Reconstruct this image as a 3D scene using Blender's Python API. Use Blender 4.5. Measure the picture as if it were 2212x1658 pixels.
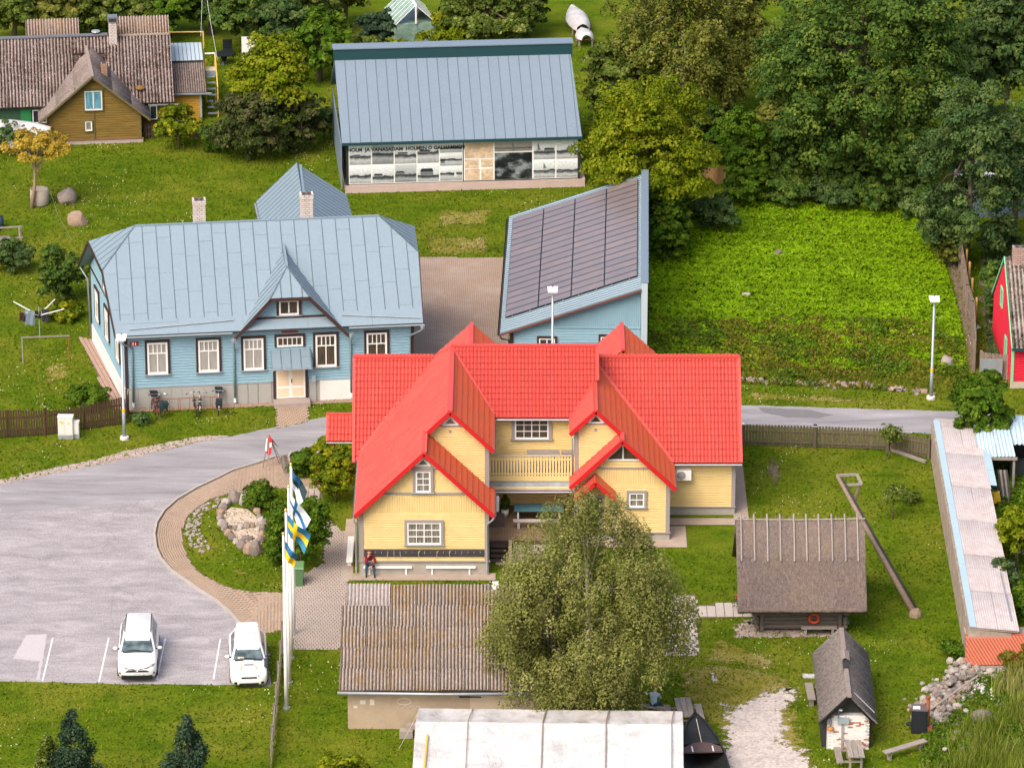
import bpy, math, random
import numpy as np
from mathutils import Vector, Matrix
random.seed(7)
for o in list(bpy.data.objects): bpy.data.objects.remove(o)
scene = bpy.context.scene
COL = scene.collection
R = math.radians
# ------------------------------------------------------------------ camera, sky, sun, exposure
CAM_Y, CAM_Z, PITCH = -240.0, 97.4, R(22.0)
FPX = 10500.0                                     # focal length in 2212-px-wide photograph pixels
cd = bpy.data.cameras.new('camera'); camera = bpy.data.objects.new('camera', cd); COL.objects.link(camera)
camera.location = (0, CAM_Y, CAM_Z); camera.rotation_euler = (R(90) - PITCH, 0, 0)
cd.sensor_width = 36.0; cd.sensor_fit = 'HORIZONTAL'; cd.lens = 36.0 * FPX / 2212.0
cd.clip_start = 1.0; cd.clip_end = 3000.0
scene.camera = camera
world = bpy.data.worlds.new('World'); scene.world = world; world.use_nodes = True
wn = world.node_tree.nodes; wn.clear()
bg = wn.new('ShaderNodeBackground'); sk = wn.new('ShaderNodeTexSky'); wo = wn.new('ShaderNodeOutputWorld')
SUN_EL, SUN_AZ = R(48), R(215)                    # azimuth clockwise from +Y: light comes from the camera's left
sk.sky_type = 'NISHITA'; sk.sun_disc = False; sk.sun_elevation = SUN_EL; sk.sun_rotation = SUN_AZ
sk.air_density = 1.0; sk.dust_density = 6.0; sk.ozone_density = 0.6
world.node_tree.links.new(sk.outputs[0], bg.inputs[0]); world.node_tree.links.new(bg.outputs[0], wo.inputs[0])
bg.inputs[1].default_value = 0.145
sd = bpy.data.lights.new('sun', 'SUN'); sun = bpy.data.objects.new('sun', sd); COL.objects.link(sun)
sd.energy = 1.05; sd.angle = R(38); sd.color = (1.0, 0.95, 0.88)
sv = Vector((math.sin(SUN_AZ) * math.cos(SUN_EL), math.cos(SUN_AZ) * math.cos(SUN_EL), math.sin(SUN_EL)))
sun.rotation_euler = sv.to_track_quat('Z', 'Y').to_euler(); sun.location = (-60, -60, 120)
vs = scene.view_settings
vs.view_transform = 'Standard'; vs.look = 'None'; vs.gamma = 1.0; vs.use_curve_mapping = False; vs.exposure = 0.86
# ------------------------------------------------------------------ geometry helpers
CP, SP = math.cos(PITCH), math.sin(PITCH)
CAMV = Vector((0, CAM_Y, CAM_Z))
def G(u, v, z=0.0):
    """ground point (height z) that a point of the photograph shows, for laying the site out"""
    d = Vector((u - 1106.0, FPX * CP - (v - 829.0) * SP, -FPX * SP - (v - 829.0) * CP))
    return CAMV + d * ((z - CAM_Z) / d.z)
def G2(u, v, z=0.0):
    p = G(u, v, z); return (p.x, p.y)
def ppm(p):                                        # pixels (2212 wide) per metre at p
    q = Vector(p) - CAMV; return FPX / (q.y * CP - q.z * SP)

class Pl:
    """a plane with axes a (along), b (up the face) and outward normal n"""
    def __init__(s, o, a, b):
        s.o = Vector(o); s.a = Vector(a).normalized(); s.b = Vector(b).normalized(); s.n = s.a.cross(s.b).normalized()
    def P(s, x, y, d=0.0): return s.o + s.a * x + s.b * y + s.n * d
    def to(s, p):
        q = Vector(p) - s.o; return (q.dot(s.a), q.dot(s.b))
    def mat(s, x, y, d=0.0):
        m = Matrix((s.a, s.b, s.n)).transposed().to_4x4(); m.translation = s.P(x, y, d); return m
def wall_plane(x, y, ang=0.0, z=0.0):              # ang 0 faces -Y; ang 90 faces +X
    c, s = math.cos(R(ang)), math.sin(R(ang)); return Pl((x, y, z), (c, s, 0), (0, 0, 1))
def ground_plane(z=0.0, x=0, y=0, ang=0):
    c, s = math.cos(R(ang)), math.sin(R(ang)); return Pl((x, y, z), (c, s, 0), (-s, c, 0))

TM, WORLD = {}, {}
def thing(name, label, cat, loc=(0, 0, 0), rz=0.0, group=None, world=False):
    o = bpy.data.objects.new(name, None); COL.objects.link(o)
    o.location = loc; o.rotation_euler = (0, 0, R(rz)); o.empty_display_size = 0.3
    o['label'] = label; o['category'] = cat
    if group: o['group'] = group
    TM[o.name] = Matrix.Translation(loc) @ Matrix.Rotation(R(rz), 4, 'Z'); WORLD[o.name] = world
    return o
def root(o):
    while o.parent: o = o.parent
    return o
def tag(o, label, cat, group=None):
    o['label'] = label; o['category'] = cat
    if group: o['group'] = group
    return o
def link(o, parent=None):
    COL.objects.link(o)
    if parent: o.parent = parent
    return o
def fix(parent, verts):
    if parent is None: return verts
    r = root(parent)
    if WORLD.get(r.name):
        inv = TM[r.name].inverted(); return [inv @ Vector(v) for v in verts]
    return verts

class MB:
    def __init__(s): s.v = []; s.f = []; s.m = []; s.k = 0
    def add(s, vs, fs, k=None):
        b = len(s.v); s.v += [Vector(x) for x in vs]; s.f += [tuple(b + i for i in f) for f in fs]
        s.m += [s.k if k is None else k] * len(fs); return s
    def hexa(s, c): return s.add(c, [(0, 3, 2, 1), (4, 5, 6, 7), (0, 1, 5, 4), (1, 2, 6, 5), (2, 3, 7, 6), (3, 0, 4, 7)])
    def box(s, x0, x1, y0, y1, z0, z1):
        return s.hexa([(x0, y0, z0), (x1, y0, z0), (x1, y1, z0), (x0, y1, z0), (x0, y0, z1), (x1, y0, z1), (x1, y1, z1), (x0, y1, z1)])
    def boxp(s, pl, x0, x1, y0, y1, d0, d1):
        return s.hexa([pl.P(x0, y0, d0), pl.P(x1, y0, d0), pl.P(x1, y1, d0), pl.P(x0, y1, d0), pl.P(x0, y0, d1), pl.P(x1, y0, d1), pl.P(x1, y1, d1), pl.P(x0, y1, d1)])
    def prism(s, pl, poly, d0, d1):
        n = len(poly); f1 = d1 if callable(d1) else (lambda x, y: d1)
        vs = [pl.P(x, y, d0) for x, y in poly] + [pl.P(x, y, f1(x, y)) for x, y in poly]
        return s.add(vs, [tuple(range(n - 1, -1, -1)), tuple(range(n, 2 * n))] + [(i, (i + 1) % n, n + (i + 1) % n, n + i) for i in range(n)])
    def bar(s, p, q, w, h=None, up=(0, 0, 1)):
        p = Vector(p); q = Vector(q); h = h or w; d = (q - p).normalized(); u = Vector(up)
        if abs(d.dot(u)) > .98: u = Vector((0, 1, 0))
        x = d.cross(u).normalized() * w / 2; y = x.cross(d).normalized() * h / 2
        return s.hexa([p - x - y, p + x - y, p + x + y, p - x + y, q - x - y, q + x - y, q + x + y, q - x + y])
    def tube(s, pts, r, n=8, caps=True):
        pts = [Vector(p) for p in pts]; rs = r if isinstance(r, (list, tuple)) else [r] * len(pts); vs = []; fs = []
        for i, p in enumerate(pts):
            d = (pts[min(i + 1, len(pts) - 1)] - pts[max(i - 1, 0)]).normalized()
            u = Vector((0, 0, 1)) if abs(d.z) < .9 else Vector((0, 1, 0))
            x = d.cross(u).normalized(); y = x.cross(d)
            vs += [p + (x * math.cos(6.28318 * j / n) + y * math.sin(6.28318 * j / n)) * rs[i] for j in range(n)]
        for i in range(len(pts) - 1):
            for j in range(n): fs.append((i * n + j, (i + 1) * n + j, (i + 1) * n + (j + 1) % n, i * n + (j + 1) % n))
        if caps: fs += [tuple(range(n)), tuple(reversed(range((len(pts) - 1) * n, len(pts) * n)))]
        return s.add(vs, fs)
    def lathe(s, c, prof, n=12, sx=1, sy=1):
        c = Vector(c); vs = [c + Vector((r * sx * math.cos(6.28318 * j / n), r * sy * math.sin(6.28318 * j / n), z)) for r, z in prof for j in range(n)]
        fs = [(i * n + j, i * n + (j + 1) % n, (i + 1) * n + (j + 1) % n, (i + 1) * n + j) for i in range(len(prof) - 1) for j in range(n)]
        fs += [tuple(reversed(range(n))), tuple(range((len(prof) - 1) * n, len(prof) * n))]
        return s.add(vs, fs)
    def ball(s, c, r, n=8, m=6, sz=1.0):
        return s.lathe(c, [(r * math.sin(math.pi * max(.04, min(.96, i / m))), -r * sz * math.cos(math.pi * i / m)) for i in range(m + 1)], n)
    def mesh(s, name, parent=None):
        me = bpy.data.meshes.new(name); me.from_pydata([tuple(v) for v in fix(parent, s.v)], [], s.f)
        if any(s.m): me.polygons.foreach_set('material_index', s.m)
        return me
    def build(s, name, mat, parent=None, smooth=False, label=None):
        me = s.mesh(name, parent)
        for m in (mat if isinstance(mat, (list, tuple)) else [mat]): me.materials.append(m)
        if smooth: me.polygons.foreach_set('use_smooth', [True] * len(me.polygons))
        me.update(); o = link(bpy.data.objects.new(name, me), parent)
        if label: o['label'] = label
        return o
def place(mb, name, mat, parent, mw, smooth=False):
    # a part modelled about its own origin, set at mw (the thing's own frame, or the world when it was laid out there)
    o = mb.build(name, mat, None, smooth); r = root(parent); o.parent = parent
    o.matrix_local = (TM[r.name].inverted() @ mw) if WORLD.get(r.name) else mw
    return o
def B(*a): return MB().box(*a)
def structure(o): o['kind'] = 'structure'; return o
def stuff(o): o['kind'] = 'stuff'; return o

def clip(poly, nx, ny, c):
    out = []
    for i in range(len(poly)):
        p, q = poly[i], poly[(i + 1) % len(poly)]; a = nx * p[0] + ny * p[1] - c; b = nx * q[0] + ny * q[1] - c
        if a <= 1e-9: out.append(p)
        if (a < -1e-9 and b > 1e-9) or (a > 1e-9 and b < -1e-9):
            t = a / (a - b); out.append((p[0] + (q[0] - p[0]) * t, p[1] + (q[1] - p[1]) * t))
    return out
def cliprect(poly, x0, x1, y0, y1):
    for n in ((-1, 0, -x0), (1, 0, x1), (0, -1, -y0), (0, 1, y1)):
        if len(poly) < 3: return []
        poly = clip(poly, *n)
    return poly
def area(p): return abs(sum(p[i][0] * p[(i + 1) % len(p)][1] - p[(i + 1) % len(p)][0] * p[i][1] for i in range(len(p)))) / 2
def inside_np(poly, x, y):
    r = np.zeros(len(x), bool); n = len(poly)
    for i in range(n):
        x0, y0 = poly[i][:2]; x1, y1 = poly[(i + 1) % n][:2]
        if y0 == y1: continue
        c = (y0 > y) != (y1 > y); r ^= c & (x < (x1 - x0) * (y - y0) / (y1 - y0) + x0)
    return r
def inside(poly, x, y): return bool(inside_np(poly, np.array([x]), np.array([y]))[0])

def planks(parent, pl, poly, pitch, mat, ang=0.0, name='plank', base=.014, lap=.042, gap=.016, off=0.0, round_=False):
    """boards laid side by side over a convex face; each board one object"""
    c, s = math.cos(R(ang)), math.sin(R(ang))
    rp = [(x * c + y * s, -x * s + y * c) for x, y in poly]
    y0 = min(p[1] for p in rp) + off * pitch; y1 = max(p[1] for p in rp); out = []
    if off: y0 -= pitch
    k = 0
    while y0 + k * pitch < y1:
        a, b = y0 + k * pitch, y0 + (k + 1) * pitch - gap; k += 1
        q = clip(clip(rp, 0, -1, -a), 0, 1, b) if len(rp) > 2 else []
        if len(q) < 3 or area(q) < .004: continue
        un = lambda x, y: (x * c - y * s, x * s + y * c)
        m = MB()
        yc = a + (b - a) * .66; T = base + lap * .8; lo = clip(q, 0, 1, yc); hi = clip(q, 0, -1, -yc)   # flat face below, sloped weathering above
        if len(lo) > 2: m.prism(pl, [un(*p) for p in lo], 0.0, T)
        if len(hi) > 2: m.prism(pl, [un(*p) for p in hi], 0.0, lambda x, y: T - (T - .004) * max(0, ((-x * s + y * c) - yc) / (b - yc)))
        out.append(m.build(name, mat, parent))
    return out
def slab(parent, pl, poly, d0, d1, mat, name): return MB().prism(pl, poly, d0, d1).build(name, mat, parent)

def pieces(parent, name, mesh, mats, limit=300, restname=None):
    """alike small pieces: the nearest ones as objects that share one mesh, the rest joined"""
    if not mats: return
    r = root(parent); T = TM[r.name]
    if WORLD.get(r.name):
        inv = T.inverted(); mats = [inv @ m for m in mats]
    mats = sorted(mats, key=lambda m: ((T @ m.translation) - CAMV).length)
    for m in mats[:limit]:
        o = bpy.data.objects.new(name, mesh); o.parent = parent; o.matrix_local = m; COL.objects.link(o)
    rest = mats[limit:]
    if rest:
        n = len(mesh.vertices); co = np.empty(n * 3); mesh.vertices.foreach_get('co', co); co = np.c_[co.reshape(-1, 3), np.ones(n)]
        A = np.array([[list(row) for row in m] for m in rest])
        V = np.einsum('kij,nj->kni', A, co)[:, :, :3].reshape(-1, 3)
        f = [tuple(p.vertices) for p in mesh.polygons]
        F = [tuple(i + k * n for i in q) for k in range(len(rest)) for q in f]
        me = bpy.data.meshes.new(restname or name + 's'); me.from_pydata(V.tolist(), [], F)
        for mt in mesh.materials: me.materials.append(mt)
        mi = [p.material_index for p in mesh.polygons]
        if any(mi): me.polygons.foreach_set('material_index', mi * len(rest))
        if mesh.polygons[0].use_smooth: me.polygons.foreach_set('use_smooth', [True] * len(F))
        stuff(link(bpy.data.objects.new(restname or name + 's', me), parent))

def copy_tree(o, parent=None):
    c = o.copy(); COL.objects.link(c)
    if parent: c.parent = parent
    for ch in list(o.children): copy_tree(ch, c)
    if o.name in TM: TM[c.name] = TM[o.name]; WORLD[c.name] = WORLD[o.name]
    return c
def dup(o, loc, rz=None, label=None, scale=None):
    c = copy_tree(o); c.location = loc
    if rz is not None: c.rotation_euler = (0, 0, R(rz))
    if label: c['label'] = label
    if scale: c.scale = (scale,) * 3
    return c
def fast_mesh(name, V, nper, tone=None):
    """V (k,nper,3): k loose faces of nper corners"""
    k = len(V); me = bpy.data.meshes.new(name); me.vertices.add(k * nper); me.vertices.foreach_set('co', np.ascontiguousarray(V, dtype=np.float32).ravel())
    me.loops.add(k * nper); me.loops.foreach_set('vertex_index', np.arange(k * nper, dtype=np.int32))
    me.polygons.add(k); me.polygons.foreach_set('loop_start', np.arange(0, k * nper, nper, dtype=np.int32)); me.polygons.foreach_set('loop_total', np.full(k, nper, dtype=np.int32))
    tone = np.random.default_rng(k).uniform(0, 1, k) if tone is None else tone
    me.attributes.new('tone', 'FLOAT', 'POINT').data.foreach_set('value', np.repeat(tone, nper).astype(np.float32))
    me.update(calc_edges=True); return me
# ------------------------------------------------------------------ materials
class NT:
    def __init__(s, name):
        s.m = bpy.data.materials.new(name); s.m.use_nodes = True; s.t = s.m.node_tree; s.N = s.t.nodes; s.N.clear()
        s.out = s.N.new('ShaderNodeOutputMaterial'); s.b = s.N.new('ShaderNodeBsdfPrincipled'); s.L(s.b.outputs[0], s.out.inputs[0])
    def L(s, a, b): s.t.links.new(a, b)
    def n(s, t, **k):
        x = s.N.new(t)
        for a, v in k.items(): setattr(x, a, v)
        return x
    def pos(s, obj=False, scale=(1, 1, 1), rot=(0, 0, 0)):
        m = s.n('ShaderNodeMapping'); m.inputs['Scale'].default_value = scale; m.inputs['Rotation'].default_value = rot
        if obj: s.L(s.n('ShaderNodeTexCoord').outputs['Object'], m.inputs[0])
        else: s.L(s.n('ShaderNodeNewGeometry').outputs['Position'], m.inputs[0])
        return m.outputs[0]
    def noise(s, vec, scale, detail=4, rough=.6, dist=0):
        x = s.n('ShaderNodeTexNoise'); x.inputs['Scale'].default_value = scale; x.inputs['Detail'].default_value = detail
        x.inputs['Roughness'].default_value = rough; x.inputs['Distortion'].default_value = dist; s.L(vec, x.inputs['Vector']); return x.outputs['Fac']
    def vor(s, vec, scale, out='Distance', feature='F1'):
        x = s.n('ShaderNodeTexVoronoi', feature=feature); x.inputs['Scale'].default_value = scale; s.L(vec, x.inputs['Vector']); return x.outputs[out]
    def ramp(s, f, stops, interp='LINEAR'):
        x = s.n('ShaderNodeValToRGB'); e = x.color_ramp.elements; x.color_ramp.interpolation = interp
        while len(e) < len(stops): e.new(.5)
        for i, (p, c) in enumerate(stops):
            e[i].position = p; e[i].color = (c if isinstance(c, (tuple, list)) else (c, c, c)) + ((1,) if len(c if isinstance(c, (tuple, list)) else (c, c, c)) == 3 else ())
        s.L(f, x.inputs[0]); return x.outputs[0]
    def mix(s, f, a, b, mode='MIX'):
        x = s.n('ShaderNodeMix', data_type='RGBA', blend_type=mode)
        for v, i in ((f, 0), (a, 6), (b, 7)):
            if hasattr(v, 'links'): s.L(v, x.inputs[i])
            else: x.inputs[i].default_value = v if i == 0 else tuple(v) + (1,)
        return x.outputs[2]
    def math(s, op, a, b=None, clamp=False):
        x = s.n('ShaderNodeMath', operation=op, use_clamp=clamp)
        for v, i in ((a, 0), (b, 1)):
            if v is None: continue
            if hasattr(v, 'links'): s.L(v, x.inputs[i])
            else: x.inputs[i].default_value = v
        return x.outputs[0]
    def rnd(s):
        return s.math('FRACT', s.math('ADD', s.n('ShaderNodeObjectInfo').outputs['Random'], s.n('ShaderNodeNewGeometry').outputs['Random Per Island']))
    def bump(s, h, strength=.3, dist=.02):
        x = s.n('ShaderNodeBump'); x.inputs['Strength'].default_value = strength; x.inputs['Distance'].default_value = dist
        s.L(h, x.inputs['Height']); s.L(x.outputs[0], s.b.inputs['Normal'])
    def fin(s, col, rough=.7, metal=0.0, spec=.4):
        if hasattr(col, 'links'): s.L(col, s.b.inputs['Base Color'])
        else: s.b.inputs['Base Color'].default_value = tuple(col) + (1,)
        if hasattr(rough, 'links'): s.L(rough, s.b.inputs['Roughness'])
        else: s.b.inputs['Roughness'].default_value = rough
        s.b.inputs['Metallic'].default_value = metal; s.b.inputs['Specular IOR Level'].default_value = spec
        return s.m
def sc(c, k): return tuple(max(0, min(1, x * k)) for x in c)
def srgb(r, g, b): return tuple(((x / 255 + .055) / 1.055) ** 2.4 if x / 255 > .04045 else x / 255 / 12.92 for x in (r, g, b))
def plain(name, c, rough=.6, metal=0, var=.12, nscale=3.0, spec=.4, dirt=None, bumpk=0, fine=0):
    """painted or raw surface: piece-to-piece variation plus soft mottling and optional dirt"""
    t = NT(name); p = t.pos(); n = t.noise(p, nscale, 5, .65)
    col = t.mix(n, sc(c, 1 - var), sc(c, 1 + var))
    r = t.rnd(); col = t.mix(t.math('MULTIPLY', r, var * 1.6), col, sc(c, .72))
    if dirt: col = t.mix(t.ramp(t.noise(p, dirt[1], 6, .7), [(.45, 0.0), (.75, dirt[2])]), col, dirt[0])
    if fine: col = t.mix(fine, col, t.ramp(t.noise(p, 38, 3, .7), [(.3, sc(c, .5)), (.7, sc(c, 1.35))]))
    if bumpk: t.bump(t.noise(p, 30, 4, .6), bumpk, .02)
    return t.fin(col, rough, metal, spec)
def wood(name, c1, c2, axis=0, rough=.85, scale=1.0, var=.35):
    t = NT(name); sx = [14, 14, 14]; sx[axis] = .9
    p = t.pos(scale=tuple(x * scale for x in sx)); n = t.noise(p, 1.6, 6, .7, .4)
    col = t.ramp(n, [(.28, sc(c1, .7)), (.5, c1), (.75, c2)])
    col = t.mix(t.math('MULTIPLY', t.rnd(), var), col, sc(c1, .55)); t.bump(n, .25, .01)
    return t.fin(col, rough)
# ================================================================== GROUND
def grass_mat(name, dark, mid, light, dry, dryk=.5):
    t = NT(name); p = t.pos()
    n1 = t.noise(p, .16, 4, .65, .3); n2 = t.noise(t.pos(scale=(.7, 1.2, 1)), .75, 7, .78); n3 = t.noise(t.pos(scale=(1, .6, 1)), 9, 5, .75)
    c = t.ramp(n2, [(.3, dark), (.52, mid), (.72, light)])
    c = t.mix(t.ramp(n1, [(.46, 0.0), (.68, dryk)]), c, dry)
    c = t.mix(.75, c, t.ramp(n3, [(.25, .42), (.5, .95), (.75, 1.7)]), 'MULTIPLY')
    c = t.mix(t.ramp(t.vor(p, 4.5), [(.035, .8), (.07, 0.0)]), c, t.mix(t.ramp(t.noise(p, .35, 2, .5), [(.52, 0.0), (.62, .8)]), c, (.62, .6, .45)))
    t.bump(n3, .6, .06); return t.fin(c, .95, 0, .02)
GD, GM, GL, GY = (.036, .070, .004), (.080, .124, .006), (.128, .164, .010), (.19, .18, .022)
M_grass = grass_mat('lawn_grass', GD, GM, GL, GY, .7)
def leafmat(name, cols, rough=.6, trans=.25, nscale=.7):
    t = NT(name); at = t.n('ShaderNodeAttribute', attribute_name='tone')
    c = t.ramp(t.math('ADD', t.math('MULTIPLY', t.rnd(), .5), t.math('MULTIPLY', at.outputs['Fac'], .5)), [(.08 + .84 * i / max(1, len(cols) - 1), x) for i, x in enumerate(cols)])
    c = t.mix(.55, c, t.ramp(t.noise(t.pos(), nscale, 3, .6), [(.3, .5), (.7, 1.5)]), 'MULTIPLY')
    t.fin(c, rough, 0, .06)
    tr = t.n('ShaderNodeBsdfTranslucent'); t.L(c, tr.inputs[0]); mx = t.n('ShaderNodeMixShader'); mx.inputs[0].default_value = trans
    t.L(t.b.outputs[0], mx.inputs[1]); t.L(tr.outputs[0], mx.inputs[2]); t.L(mx.outputs[0], t.out.inputs[0]); return t.m
def asphalt_mat():
    t = NT('worn_asphalt'); p = t.pos()
    n = t.noise(t.pos(scale=(.6, 1.5, 1)), .7, 9, .75, .4); g = t.noise(p, 13, 4, .85)
    c = t.ramp(n, [(.28, (.20, .185, .19)), (.45, (.285, .26, .268)), (.6, (.36, .328, .336)), (.78, (.47, .43, .44))])
    c = t.mix(.75, c, t.ramp(g, [(.3, .4), (.5, .98), (.7, 1.6)]), 'MULTIPLY')
    c = t.mix(t.ramp(t.noise(p, .9, 5, .7), [(.64, 0), (.72, .5)]), c, (.25, .18, .165)); c = t.mix(t.ramp(t.noise(t.pos(scale=(.5, 1.8, 1)), .9, 9, .8, .8), [(.55, 0), (.66, .55)]), c, (.46, .43, .43))
    wv = t.n('ShaderNodeVectorMath', operation='ADD'); t.L(p, wv.inputs[0]); nz = t.n('ShaderNodeTexNoise'); nz.inputs['Scale'].default_value = .8; t.L(p, nz.inputs['Vector']); t.L(nz.outputs['Color'], wv.inputs[1]); c = t.mix(t.ramp(t.vor(wv.outputs[0], .16, 'Distance', 'DISTANCE_TO_EDGE'), [(.0, .22), (.008, 0.0)]), c, (.11, .10, .10))
    t.bump(g, .4, .02); return t.fin(c, .85, 0, .25)
def road_mat():
    t = NT('road_asphalt'); g = t.noise(t.pos(), 20, 3, .8); n = t.noise(t.pos(scale=(.25, 1.4, 1)), .8, 5, .65, .4)
    c = t.ramp(n, [(.3, (.20, .19, .20)), (.55, (.28, .265, .275)), (.75, (.38, .36, .37))])
    c = t.mix(.4, c, t.ramp(g, [(.3, .6), (.7, 1.4)]), 'MULTIPLY'); t.bump(g, .3, .02); return t.fin(c, .85, 0, .25)
def gravel_mat(name, c, v=.3):
    t = NT(name); p = t.pos(); a = t.vor(p, 9, 'Color'); n = t.noise(p, 1.2, 6, .7)
    col = t.mix(.55, t.ramp(n, [(.3, sc(c, 1 - v)), (.7, sc(c, 1 + v))]), t.ramp(a, [(0, sc(c, .55)), (1, sc(c, 1.4))]))
    col = t.mix(t.ramp(t.noise(p, 2.2, 6, .75), [(.6, 0), (.7, .7)]), col, (.12, .12, .03))
    t.bump(a, .5, .03); return t.fin(col, .95, 0, .15)
M_gravel = gravel_mat('pale_gravel', (.47, .41, .375), .35); M_dirt = gravel_mat('bare_dirt', (.16, .115, .085)); M_verge = gravel_mat('verge_gravel', (.38, .30, .26))
M_dry = grass_mat('dry_grass', (.10, .10, .01), (.19, .17, .03), (.28, .23, .07), (.32, .24, .12), .8)
M_sand = gravel_mat('sand', (.50, .395, .31), .12)
ground = MB(); ground.add([(-420, -260, 0), (420, -260, 0), (420, 900, 0), (-420, 900, 0)], [(0, 1, 2, 3)])
structure(ground.build('ground', M_grass))
def densify(pts, step=.5, jit=.0, seed=1):
    rg = random.Random(seed); out = []
    for i in range(len(pts)):
        p, q = pts[i], pts[(i + 1) % len(pts)]; L = math.dist(p[:2], q[:2]); n = max(1, int(L / step))
        for k in range(n):
            t = k / n; out.append((p[0] + (q[0] - p[0]) * t + rg.uniform(-jit, jit), p[1] + (q[1] - p[1]) * t + rg.uniform(-jit, jit)))
    return out
def sheet(name, pts, z, mat, jit=0.0, step=.35, seed=1, kind='structure'):
    q = densify(pts, step, jit, seed) if jit else list(pts)
    m = MB(); m.add([(x, y, z) for x, y in q], [tuple(range(len(q)))]); 
    if sum(q[i][0] * q[(i + 1) % len(q)][1] - q[(i + 1) % len(q)][0] * q[i][1] for i in range(len(q))) < 0: m.f = [tuple(reversed(m.f[0]))]
    o = m.build(name, mat); o['kind'] = kind; return o
def soft(name, pts, z, matfn, w=.9, res=.22, thr=.45, scale=2.2, seed=0):
    """a ground patch whose border breaks up into tufts: the cover thins out towards the outline"""
    xs = [p[0] for p in pts]; ys = [p[1] for p in pts]; gx = np.arange(min(xs) - .3, max(xs) + .3, res); gy = np.arange(min(ys) - .3, max(ys) + .3, res); X, Y_ = np.meshgrid(gx, gy); X = X.ravel(); Y_ = Y_.ravel()
    ins = inside_np(pts, X, Y_); d = np.full(len(X), 1e9); n = len(pts)
    for i in range(n):
        a = np.array(pts[i][:2]); b = np.array(pts[(i + 1) % n][:2]) - a; t_ = np.clip(((X - a[0]) * b[0] + (Y_ - a[1]) * b[1]) / max(1e-9, b @ b), 0, 1); d = np.minimum(d, np.hypot(X - a[0] - t_ * b[0], Y_ - a[1] - t_ * b[1]))
    e = np.clip(np.where(ins, d, -d) / w, -.3, 1); nx, ny = len(gx), len(gy); I = np.arange(nx * ny).reshape(ny, nx)
    F = np.stack([I[:-1, :-1], I[:-1, 1:], I[1:, 1:], I[1:, :-1]], -1).reshape(-1, 4); k = e[F].max(1) > -.25; me = bpy.data.meshes.new(name)
    me.from_pydata(np.c_[X, Y_, np.full(len(X), z)].tolist(), [], F[k].tolist()); me.attributes.new('cover', 'FLOAT', 'POINT').data.foreach_set('value', e.astype(np.float32)); me.materials.append(cover_mat(matfn, thr, scale)); return structure(link(bpy.data.objects.new(name, me)))
_cm = {}
def cover_mat(m, thr, scale):
    k = (m.name, thr, scale)
    if k not in _cm:
        m2 = m.copy(); t = NT.__new__(NT); t.m = m2; t.t = m2.node_tree; t.N = t.t.nodes; out = [x for x in t.N if x.type == 'OUTPUT_MATERIAL'][0]; src = out.inputs[0].links[0].from_socket
        at = t.n('ShaderNodeAttribute', attribute_name='cover'); no = t.noise(t.pos(), scale, 6, .72); a = t.math('ADD', t.math('MULTIPLY', at.outputs['Fac'], .62), no); f = t.ramp(a, [(thr + .30, 0.0), (thr + .36, 1.0)])
        tr = t.n('ShaderNodeBsdfTransparent'); mx = t.n('ShaderNodeMixShader'); t.L(f, mx.inputs[0]); t.L(tr.outputs[0], mx.inputs[1]); t.L(src, mx.inputs[2]); t.L(mx.outputs[0], out.inputs[0]); _cm[k] = m2
    return _cm[k]
def PX(*uv): return [G2(u, v) for u, v in uv]
CURB = PX((634.3, 978.6), (595, 988), (555.7, 1001), (504.8, 1016), (472.4, 1032.2), (423.8, 1055.3), (382.2, 1079.6), (354.5, 1104), (338.3, 1129.4), (333.2, 1154.8), (337.1, 1184.9), (347.5, 1208), (370.7, 1233.4), (400.7, 1254.3), (433, 1277), (465.5, 1297), (495, 1322), (513, 1342.6), (529, 1358))
INNER = PX((597.3, 1052), (546.4, 1062.3), (495.5, 1067), (453.9, 1079.7), (421.5, 1099.3), (403, 1120.1), (394.5, 1145.6), (396.1, 1175.6), (407.7, 1205.7), (421.5, 1226.5), (444.7, 1245), (486.3, 1265.8), (523.3, 1275), (565, 1279), (611, 1280))
ROAD_N = PX((-260, 1068), (0, 1045), (60, 1034), (120, 1020), (195, 1006), (270, 990), (350, 973), (430, 955), (500, 942), (560, 930), (640, 912), (700, 902), (770, 893), (950, 884), (1150, 879), (1600, 875), (1800, 881), (2040, 888), (2212, 898), (2500, 915))
ROAD_S = PX((2500, 962), (2212, 945), (2050, 938), (1850, 930), (1600, 917), (1300, 918), (1000, 921), (770, 932), (700, 950))
P_lot = ROAD_N + ROAD_S + CURB + PX((552, 1372), (578, 1398), (582, 1440), (584, 1482), (487, 1479), (233, 1476), (0, 1470), (-260, 1466))
sheet('road', P_lot, .008, asphalt_mat(), .06, .5, 3)
P_road = ROAD_N[1:] + ROAD_S + CURB[:7] + PX((300, 1082), (150, 1096), (0, 1108))
sheet('road_lane', P_road, .012, road_mat(), .10, .4, 5)
sheet('asphalt_patch', PX((57, 1371), (101, 1369), (86, 1467), (78, 1467), (86, 1427), (28, 1422)), .012, plain('patch_asphalt', (.46, .42, .43), .9, var=.12, nscale=2, fine=.4), .03)
m = MB()
sheet('road_patch', PX((1640, 880), (1745, 885), (1800, 896), (1770, 903), (1700, 901), (1650, 892)), .016, plain('dark_patch', (.17, .165, .17), .9, fine=.5), .05)
soft('verge_dirt', PX((-100, 1062), (0, 1038), (120, 1012), (270, 980), (430, 946), (590, 920), (590, 934), (430, 966), (270, 1004), (120, 1034), (0, 1060), (-100, 1084)), .018, M_verge, .8, .15, .66, 2.2)
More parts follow.
